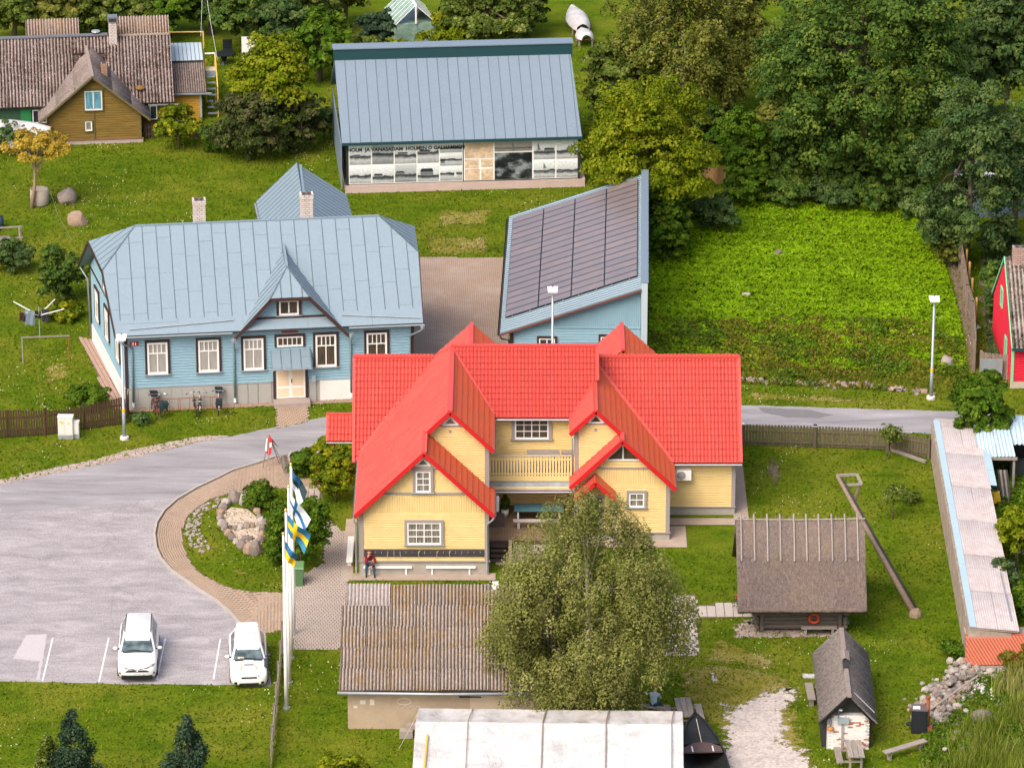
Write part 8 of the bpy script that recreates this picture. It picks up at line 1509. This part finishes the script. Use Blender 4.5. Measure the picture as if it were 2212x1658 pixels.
def crown_mesh(name, rng, clumps, n, size, mat, up=.35, shell=.45, hang=0.0, sub=None):
    """leaves as small loose faces; with sub=(radius, flatness, sprays) they sit in leafy sprays over the lobes of the crown"""
    C = np.array([c[:3] for c in clumps]); Rr = np.array([c[3:6] for c in clumps]); w = (Rr[:, 0] * Rr[:, 1] * Rr[:, 2]) ** (2 / 3); w /= w.sum()
    def sphere(k): d = rng.normal(size=(k, 3)); return d / np.linalg.norm(d, axis=1)[:, None]
    if sub:
        K = sub[2]; i = rng.choice(len(clumps), K, p=w); d = sphere(K); d[:, 2] = np.where(d[:, 2] < -.6, -d[:, 2] * .6, d[:, 2]); o = C[i] + d * Rr[i] * (.72 + .38 * rng.uniform(0, 1, K) ** .7)[:, None]
        rs = sub[0] * rng.uniform(.6, 1.45, K); tone = rng.uniform(0, 1, K); sk_ = sphere(K) * .25; cen = C.mean(0); ow = o - cen; ow /= np.linalg.norm(ow, axis=1)[:, None] + 1e-6
        j = rng.choice(K, n, p=rs ** 2 / (rs ** 2).sum()); d = sphere(n); d[:, 2] = np.where(d[:, 2] < -.2, np.abs(d[:, 2]), d[:, 2]); r = rng.uniform(.35, 1.08, n) ** .5
        p = o[j] + d * (rs[j] * r)[:, None] * np.array([1, 1, sub[1]]) + ow[j] * (rs[j] * .3)[:, None]; p[:, 2] -= (d[:, 0] ** 2 + d[:, 1] ** 2) * rs[j] * .25; nr = d * .9 + ow[j] * .35 + rng.normal(size=(n, 3)) * .38 + np.array([0, 0, up]); tn = np.clip(tone[j] * .75 + rng.uniform(0, .25, n), 0, 1)
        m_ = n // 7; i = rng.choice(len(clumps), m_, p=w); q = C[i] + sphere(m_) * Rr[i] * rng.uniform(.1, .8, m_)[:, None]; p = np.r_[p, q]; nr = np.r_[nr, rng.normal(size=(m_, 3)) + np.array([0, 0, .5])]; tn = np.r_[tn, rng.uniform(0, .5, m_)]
    else:
        i = rng.choice(len(clumps), n, p=w); d = sphere(n); r = shell + (1 - shell) * rng.uniform(0, 1, n) ** .6; r *= 1 + .12 * rng.normal(size=n); p = C[i] + d * Rr[i] * r[:, None]; nr = d + rng.normal(size=(n, 3)) * .7 + np.array([0, 0, up]); tn = rng.uniform(0, 1, n)
    if hang: p[:, 2] -= hang * rng.uniform(0, 1, len(p)) ** 2
    k = p[:, 2] > .03; p, nr, tn = p[k], nr[k], tn[k]; n = len(p)
    nr /= np.linalg.norm(nr, axis=1)[:, None]; a = np.cross(nr, rng.normal(size=(n, 3))); a /= np.linalg.norm(a, axis=1)[:, None]; b = np.cross(nr, a); s = size * rng.uniform(.55, 1.35, n)[:, None]
    V = np.stack([p - a * s * .5, p - b * s * .32, p + a * s * .5, p + b * s * .32 + nr * s * .1], axis=1); me = fast_mesh(name, V, 4, tn); me.materials.append(mat); return me
def lumpy(rng, cx, cz, rx, ry, rz, k, f=(.28, .42), low=-.5, taper=0.0):
    out = [(0, 0, cz, rx * .55, ry * .55, rz * .62)]; 
    for _ in range(k):
        d = rng.normal(size=3); d /= np.linalg.norm(d)
        if d[2] < low: d[2] = -d[2] * .5
        q = rng.uniform(*f); t_ = 1 - taper * max(0, d[2]); out.append((d[0] * rx * (1 - q) * t_, d[1] * ry * (1 - q) * t_, cz + d[2] * rz * (1 - q), rx * q * t_, ry * q * t_, rz * q * .9))
    return out
def tree(name, label, loc, h, r, kind, n, size, seed, cat='tree', bot=.15, k=26, trunk=.2, bark=None, lean=(0, 0), taper=0.0, group=None, ry=None, hang=0.0, f=(.28, .42), low=-.5, shell=.45, limbs=9, limbk=1.0, sub=None):
    rng = np.random.default_rng(seed); T_ = thing(name, label, cat, (loc[0], loc[1], 0), 0, group); rz = h * (1 - bot) / 2; cz = h * bot + rz; cl = lumpy(rng, 0, cz, r, ry or r, rz, k, f, low, taper); cl = [(c[0] + lean[0] * c[2] / h, c[1] + lean[1] * c[2] / h) + tuple(c[2:]) for c in cl]
    m = MB(); top = Vector((lean[0] * .75, lean[1] * .75, cz + rz * .45)); mid = Vector((lean[0] * .3 + .05 * r, lean[1] * .3, h * .3)); m.tube([(0, 0, -.05), mid, top], [trunk, trunk * .7, trunk * .15], 8)
    for c in cl[1:1 + limbs]:
        p = mid.lerp(top, .15 + .7 * rng.random()); e = Vector(c[:3]); m.tube([p, p.lerp(e, .55) + Vector((0, 0, .06 * h * rng.random())), e], [trunk * .4 * limbk, trunk * .22 * limbk, trunk * .06], 6)
    m.build('trunk', bark or M_bark, T_, True); sr = sub or (max(.22, min(.62, r * .13)), .6, int(max(40, min(420, n / 55)))); me = crown_mesh('crown', rng, cl, n, size, LEAF[kind], hang=hang, sub=sr if sub != 0 else None, shell=shell); link(bpy.data.objects.new('crown', me), T_); return T_
def treepx(name, label, ub, vb, vt, hw, kind, n, size, seed, **k):
    p = G(ub, vb); s = ppm(p); h = (vb - vt) / (s * .92); return tree(name, label, p, h, hw / s, kind, n, size, seed, **k)
# the birch before the yellow house
tree('birch_tree', 'large loose olive-green birch standing behind the tent in front of the yellow house', (3.3, -40.6), 11.9, 5.0, 'birch', 115000, .115, 3, bot=-.04, k=84, trunk=.22, bark=M_birchbark, f=(.16, .28), taper=.45, hang=.7, ry=3.6, low=-1.1, limbs=14, limbk=.5, sub=(.36, 1.5, 1150))
tree('maple_tree', 'huge dark green maple towering over the far end of the clover plot', G(1858, 420), 15.5, 5.9, 'maple', 72000, .23, 4, bot=.0, k=70, trunk=.4, f=(.2, .34), low=-.95, limbs=16, sub=(.60, .6, 900))
treepx('ash_tree', 'bright yellow-green ash tree at the right end of the exhibition barn', 1395, 520, 170, 150, 'lime', 42000, .19, 5, bot=.06, k=46, f=(.2, .34), low=-.8, sub=(.46, .6, 460))
treepx('elder_tree', 'pale green leafy tree behind the bright ash at the barn corner', 1330, 330, 85, 78, 'apple', 12000, .24, 6, bot=.1, k=26)
treepx('birch_tree', 'tall brownish birch behind the barn at the top of the picture', 1465, 305, -70, 170, 'olive', 36000, .2, 7, bot=.03, k=50, trunk=.25, bark=M_birchbark, f=(.16, .3), hang=.5, low=-.8, sub=(.42, 1.1, 420))
treepx('willow_tree', 'dark blue-green tree shading the right edge above the red house', 2085, 575, 175, 125, 'dark', 36000, .2, 8, bot=.0, k=46, f=(.2, .34), low=-.95, sub=(.42, .7, 420))
treepx('dark_tree', 'dark leafy tree in the top right corner', 2165, 330, -70, 120, 'dark', 20000, .28, 9, bot=.05, k=36)
treepx('shrub_tree', 'dense dark green shrub tree between the solar shed and the clover plot', 1440, 560, 395, 58, 'mid', 14000, .2, 10, bot=.0, k=26, low=-1)
treepx('round_bush_tree', 'glossy bright green round tree over the top of the long shed', 2118, 985, 805, 68, 'mid', 15000, .2, 11, bot=.12, k=30, f=(.2, .34))
treepx('golden_tree', 'yellow-green garden tree behind the dark purple bush', 588, 320, 86, 98, 'lime', 16000, .22, 12, bot=.3, k=30, f=(.2, .36))
treepx('purple_bush', 'dark purplish smoke bush spreading in front of the golden tree', 540, 345, 195, 92, 'purple', 15000, .2, 13, cat='bush', bot=0, k=26, low=-1, ry=2.0, trunk=.08); treepx('purple_bush', 'dark green and purple bush nearest the barn left wall', 650, 330, 190, 60, 'purple', 9000, .2, 14, cat='bush', bot=0, k=20, low=-1, ry=1.6, trunk=.08)
treepx('rose_bush', 'green bush with yellow flowers at the right corner of the mossy house', 385, 322, 228, 52, 'ygreen', 8000, .16, 15, cat='bush', bot=0, k=18, low=-1, trunk=.06)
tree('small_yellow_tree', 'small yellow-leaved tree leaning beside the concrete well ring', G(68, 450), 4.7, 1.95, 'yellow', 5600, .15, 16, bot=.56, k=26, trunk=.13, lean=(.45, .3), f=(.2, .38), sub=(.24, .6, 120), bark=plain('light_bark', (.30, .21, .14), .95, var=.2, nscale=5), limbs=20)
far = [(30, 95, -60, 85, 'apple'), (110, 85, -50, 90, 'olive'), (195, 80, -50, 80, 'apple'), (285, 75, -45, 80, 'apple'), (365, 80, -55, 70, 'mid'), (455, 75, -70, 60, 'maple'), (530, 110, -35, 75, 'maple'), (600, 120, -20, 70, 'dark'), (690, 175, 15, 72, 'mid'), (665, 90, -60, 70, 'apple'), (745, 60, -70, 60, 'olive'), (1055, 105, -30, 100, 'apple'), (1135, 75, -40, 60, 'apple'), (980, 85, 10, 45, 'ygreen'), (1570, 240, -40, 90, 'olive'), (2010, 170, -110, 90, 'maple'), (1680, 330, 180, 60, 'olive'), (2190, 500, 210, 70, 'dark'), (1610, 130, -90, 70, 'olive')]
DESC = ['leftmost leafy apple tree along the top edge above the mossy roof', 'brownish bushy tree second from the left along the top edge', 'pale green apple tree third from the left along the top edge', 'pale leafy tree above the ridge of the mossy house', 'green tree above the brick chimney of the mossy house', 'dark tree behind the overhead wires', 'dark tree behind the black garden table', 'blue-dark tree behind the white screen', 'round green tree just left of the barn roof', 'pale apple tree at the top left of the barn', 'olive tree left of the greenhouse at the top edge', 'wide apple tree behind the right half of the barn ridge', 'smaller apple tree beside the far lawn strip', 'yellow-green bush tree right of the greenhouse', 'brownish tree between the far birch and the maple', 'dark tree filling the gap right of the huge maple', 'low olive tree in shade beneath the far birch', 'dark tree above the red house chimney at the right edge', 'olive tree at the top edge left of the huge maple']
for i, (u, vb, vt, hw_, kd_) in enumerate(far): treepx('leafy_tree', DESC[i], u, vb, vt, hw_, kd_, 9000, .27, 30 + i, bot=.06, k=24, low=-.8)
def bush(label, u, vb, vt, hw_, kd_, n=4500, size=.16, seed=0, name='bush', **k): return treepx(name, label, u, vb, vt, hw_, kd_, n, size, 60 + seed, cat='bush', bot=0, k=k.pop('k', 16), low=-1, trunk=.04, **k)
bush('blue-green spruce-like bush left of the greenhouse', 815, 128, 15, 46, 'spruce', 6000, .2, 1); bush('light green bushes peeking over the left half of the barn ridge', 790, 140, 78, 52, 'apple', 5000, .2, 2); bush('yellow-green bush over the barn ridge right of the greenhouse', 975, 130, 68, 75, 'lime', 6500, .2, 3); bush('dark leafy undergrowth in front of the maple trunk', 1840, 432, 300, 85, 'maple', 11000, .2, 75, k=26); bush('dark thicket between the maple and the far birch', 1690, 400, 240, 80, 'maple', 11000, .2, 76, k=26)
bush('dense thicket filling the shade left of the maple', 1590, 420, 235, 75, 'mid', 9000, .2, 71, k=24); bush('dark thicket in the shade right of the maple', 1985, 470, 250, 75, 'maple', 9000, .22, 72, k=24); bush('dark understorey beneath the far birch', 1520, 345, 225, 60, 'maple', 7000, .2, 73, k=20); bush('dark growth between the two far birches and the ash', 1440, 330, 240, 60, 'mid', 7000, .2, 74, k=20)
bush('small green bush between the barn ridge and the greenhouse', 860, 138, 85, 40, 'ygreen', 3000, .2, 4)
bush('dark evergreen bush behind the left corner of the blue house', 140, 655, 525, 60, 'maple', 9000, .17, 5, k=20); bush('dark bush at the left edge beside the swing', 25, 585, 515, 45, 'dark', 5000, .17, 6); bush('bright leaved hosta clump by the rotary dryer', 138, 690, 652, 40, 'ygreen', 2500, .2, 7); bush('round bush behind the brown picket fence', 188, 882, 834, 46, 'mid', 5000, .15, 8)
bush('round green shrub between the path and the stone ring', 565, 1095, 1042, 36, 'mid', 4500, .13, 9); bush('large olive-green lilac shrub beside the flagpoles', 648, 1232, 1052, 68, 'mid', 14000, .14, 10, k=26); bush('dark lower shrub right of the stone ring', 612, 1222, 1120, 38, 'mid', 6000, .14, 11); bush('yellow-flowered shrub against the left corner of the yellow house', 725, 1085, 955, 48, 'ygreen', 10000, .14, 12, k=24); bush('broad hosta clump in the raised bed', 662, 1030, 968, 36, 'mid', 3500, .2, 13); bush('yellow-blooming shrub under the red shelter roof', 700, 1015, 945, 30, 'ygreen', 3500, .14, 14); bush('tiny dark shrub in front of the first bicycle', 415 - 12 if False else 300 + 115 * 0 + 118 * 0 + 0, 0, 0, 0, 'dark') if False else bush('small dark shrub on the grass left of the bicycles', 416 * 0 + 306, 915, 893, 17, 'dark', 900, .12, 15)
def conifer(label, u, vb, vt, hw_, seed, kd_='spruce', n=15000):
    p = G(u, vb); s = ppm(p); h = (vb - vt) / (s * .92); r = hw_ / s; rng = np.random.default_rng(seed); T_ = thing('young_pine', label, 'pine', (p.x, p.y, 0)); cl = []
    for i in range(46):
        z = h * (.1 + .9 * rng.random() ** 1.1); q = r * (1 - z / h) ** .75 * (.55 + .3 * rng.random()); a = rng.uniform(0, 6.28); cl.append((q * math.cos(a), q * math.sin(a), z, .22 + .2 * r * (1 - z / h), .22 + .2 * r * (1 - z / h), .38 + .1 * h * (1 - z / h)))
    cl.append((0, 0, h * .93, .10, .10, h * .08)); MB().tube([(0, 0, 0), (0, 0, h * .95)], [.12, .02], 7).build('trunk', M_bark, T_); link(bpy.data.objects.new('crown', crown_mesh('crown', rng, cl, n, .13, LEAF[kd_], up=.6, shell=.1)), T_)
conifer('dark young pine at the bottom left of the lawn', 165, 1730, 1538, 92, 1); conifer('dark young pine right of the other pine on the bottom lawn', 408, 1735, 1548, 86, 2); conifer('small pale green pine in front of the left dark pine', 108, 1720, 1592, 52, 3, 'apple', 6000)
bush('bright yellow-green bush at the bottom edge below the stone shed', 742, 1700, 1620, 52, 'lime', 5000, .15, 20)
treepx('apple_sapling', 'small leaning apple tree by the slanting picket fence', 1918, 992, 922, 26, 'apple', 900, .13, 80, bot=.45, k=12, trunk=.05, shell=.1, lean=(.3, .1)); treepx('apple_sapling', 'thin young apple tree on the right lawn', 1928, 1120, 1045, 26, 'apple', 700, .13, 81, bot=.3, k=12, trunk=.04, shell=.1); bush('low shrub beside the thin young apple tree', 1965, 1085, 1055, 22, 'apple', 500, .13, 22)
treepx('pear_tree', 'bright yellow-green pear tree in the garden right of the long shed', 2195, 1235, 1085, 48, 'lime', 5000, .17, 82, bot=.12, k=20, trunk=.06); bush('pale green fruit bush at the right edge of the garden', 2175, 1215, 1120, 30, 'lime', 2500, .16, 23); bush('round clipped bush at the lower right edge of the garden', 2212, 1335, 1250, 40, 'mid', 3500, .15, 24); bush('dark perennials along the long shed', 2165, 1300, 1195, 26, 'dark', 2500, .16, 25)
bush('weeds growing beside the salmon boards', 2192, 1440, 1385, 45, 'weed', 2500, .14, 26); bush('dock weeds left of the salmon shed corner', 2062, 1420, 1385, 28, 'mid', 1200, .14, 27)
for i, (u, vb, vt, hw_, kd_) in enumerate(((1545, 500, 425, 55, 'dark'), (1620, 445, 365, 60, 'mid'), (1700, 440, 375, 65, 'maple'), (1790, 445, 385, 65, 'dark'), (1890, 455, 390, 65, 'maple'), (1975, 470, 380, 55, 'dark'), (1600, 385, 270, 70, 'mid'), (1475, 470, 420, 40, 'mid'))):
    bush(['dark shrub behind the reed screen', 'leafy shrub right of the reed screen', 'shrub in shade at the far edge of the clover', 'dark shrub under the maple trunk', 'shrub right of the maple trunk', 'dark shrub at the far right corner of the clover', 'climbing green thicket beside the maple', 'low shrub behind the grey post'][i], u, vb, vt, hw_, kd_, 5500, .2, 40 + i)
bush('green climber on the board fence near the trees', 2050, 575, 470, 40, 'olive', 4000, .18, 52); bush('dark undergrowth between the board fence and the red house', 2150, 690, 560, 34, 'maple', 4500, .2, 53); bush('dark growth behind the red house gate', 2160, 560, 470, 45, 'dark', 4500, .2, 54)
bush('dark ivy at the left wall of the exhibition barn', 700, 300, 225, 28, 'dark', 3000, .18, 55); bush('green growth between the annex and the purple bush', 470, 330, 262, 40, 'mid', 3000, .17, 56); bush('dark climbing plant below the porch of the mossy house', 25, 335, 262, 40, 'dark', 3000, .17, 57)
bush('blooming red geranium basket at the thatched hut corner', 1600, 1322, 1292, 10, 'purple', 400, .09, 58)
me = crown_mesh('geranium', np.random.default_rng(2), [(0, 0, .75, .22, .2, .2)], 300, .09, M_ger); gx, gy = G2(1598, 1320); go = link(bpy.data.objects.new('geranium', me)); go.location = (gx, gy, 0); tag(go, 'red geranium flowers at the left corner of the thatched hut', 'flowers')
def flowers(name, _, u, v, du, dy, z, n, mat, seed, size=.06):
    rng = np.random.default_rng(seed); p = G(u, v); cl = [(rng.uniform(-du, du), rng.uniform(-dy, dy), z * rng.uniform(.6, 1.1), .08, .08, .22) for _ in range(14)]; o = link(bpy.data.objects.new(name, crown_mesh(name, rng, cl, n, size, mat, shell=.0))); o.location = (p.x, p.y, 0); stuff(o)
flowers('hosta_flowers', 'pale lilac hosta flower spikes above the raised bed', 664, 1024, 1.0, .3, 1.05, 700, plain('lilac', (.62, .52, .60), .8), 1); flowers('delphinium', 'violet-blue delphinium spikes right of the long shed', 2178, 1270, .5, 1.2, .95, 700, plain('violet', (.10, .09, .26), .8), 2); flowers('yellow_flowers', 'yellow blossoms below the red shelter roof', 706, 1008, .6, .3, 1.3, 300, plain('yellow_bloom', (.7, .45, .01), .8), 3); flowers('daisies', 'white daisies on the stone heap at the lower right', 2120, 1515, .5, .5, .6, 160, plain('daisy', (.75, .74, .70), .8), 4, .07); flowers('white_blossom', 'pale blossom cluster above the delphiniums', 2195, 1215, .4, .3, .9, 120, plain('blossom', (.75, .65, .62), .8), 5, .08)
me = crown_mesh('foliage', np.random.default_rng(4), [(0, 0, .75, .24, .24, .42)], 900, .09, LEAF['maple']); link(bpy.data.objects.new('foliage', me), pt)
# clover plot: a dense carpet of leaves, then rougher weeds towards the road
P_clov = PX((1404, 800), (1402, 540), (1480, 455), (1600, 432), (1980, 455), (2035, 560), (2072, 680), (2088, 800)); rng = np.random.default_rng(12)
def carpet(name, poly, n, size, mat, z0, z1, rng, freq=.9, tilt=.45, fade=None):
    x, y = scatter(n, poly, rng=rng)
    if fade is not None: k = fade(x, y, rng); x, y = x[k], y[k]
    n = len(x); hgt = z0 + (z1 - z0) * (.5 + .25 * np.sin(x * freq * 1.7 + np.sin(y * freq)) + .25 * np.sin(y * freq * 1.3 + x * .6)) * rng.uniform(.35, 1.1, n); nr = np.c_[rng.normal(0, tilt, n), rng.normal(0, tilt, n) - .25, np.ones(n)]; nr /= np.linalg.norm(nr, axis=1)[:, None]; a = np.cross(nr, rng.normal(size=(n, 3))); a /= np.linalg.norm(a, axis=1)[:, None]; b = np.cross(nr, a); s = size * rng.uniform(.5, 1.4, n)[:, None]; p = np.c_[x, y, hgt]
    V = np.stack([p - a * s * .5, p - b * s * .42, p + a * s * .5, p + b * s * .42], axis=1); me = fast_mesh(name, V, 4); me.materials.append(mat); return stuff(link(bpy.data.objects.new(name, me)))
yb_ = G(1700, 705).y
carpet('clover', P_clov, 125000, .15, LEAF['clover'], .03, .27, rng, freq=4.3, fade=lambda x, y, r: r.uniform(0, 1, len(x)) < np.clip((y - yb_ + 3.6 + 1.8 * np.sin(x * .8) + 1.2 * np.sin(x * 2.1 + y)) / 5.0, .30 + .3 * np.sin(x * .9 + y * 1.3), 1))
P_weed = PX((1404, 790), (1410, 690), (1500, 700), (1700, 690), (2000, 700), (2075, 740), (2090, 810), (2060, 850), (1900, 845), (1750, 838), (1603, 830)); carpet('weeds', P_weed, 26000, .14, LEAF['weed'], .05, .42, rng, 1.6, .7, fade=lambda x, y, r: r.uniform(0, 1, len(x)) < .25 + .75 * np.exp(-((x - 14.5) / 6.0) ** 2) * (.6 + .4 * np.sin(x * 1.1 + y * .9))); carpet('weed_greens', P_weed, 14000, .16, LEAF['mid'], .1, .55, rng, 2.1, .6, fade=lambda x, y, r: (np.sin(x * 1.3 + 1) + np.sin(y * 1.1 + x * .5)) > .35)
P_tall = PX((1990, 1720), (1985, 1640), (2060, 1600), (2120, 1540), (2150, 1470), (2230, 1450), (2260, 1720)); x, y = scatter(16000, P_tall, rng=rng); k = (np.sin(x * 1.1 + y * .5) + np.sin(y * 1.6 - x * .7) + rng.normal(0, .5, len(x))) > -.25 - .22 * (x - 20.5); x, y = x[k], y[k]; blades('tall_grass', x, y, .8, .03, LEAF['reed'], rng, .25); carpet('rough_weeds', PX((1985, 1680), (1990, 1590), (2050, 1545), (2110, 1450), (2230, 1440), (2230, 1680)), 11000, .13, LEAF['mid'], .05, .4, rng, 2, .7)
carpet('garden_greens', PX((2120, 1010), (2230, 1000), (2230, 1360), (2190, 1350)), 5000, .16, LEAF['mid'], .05, .4, rng, 2, .7); carpet('leaf_litter', PX((2120, 545), (2165, 545), (2178, 760), (2135, 790)), 4000, .16, LEAF['dark'], .04, .3, rng, 1.5, .6)
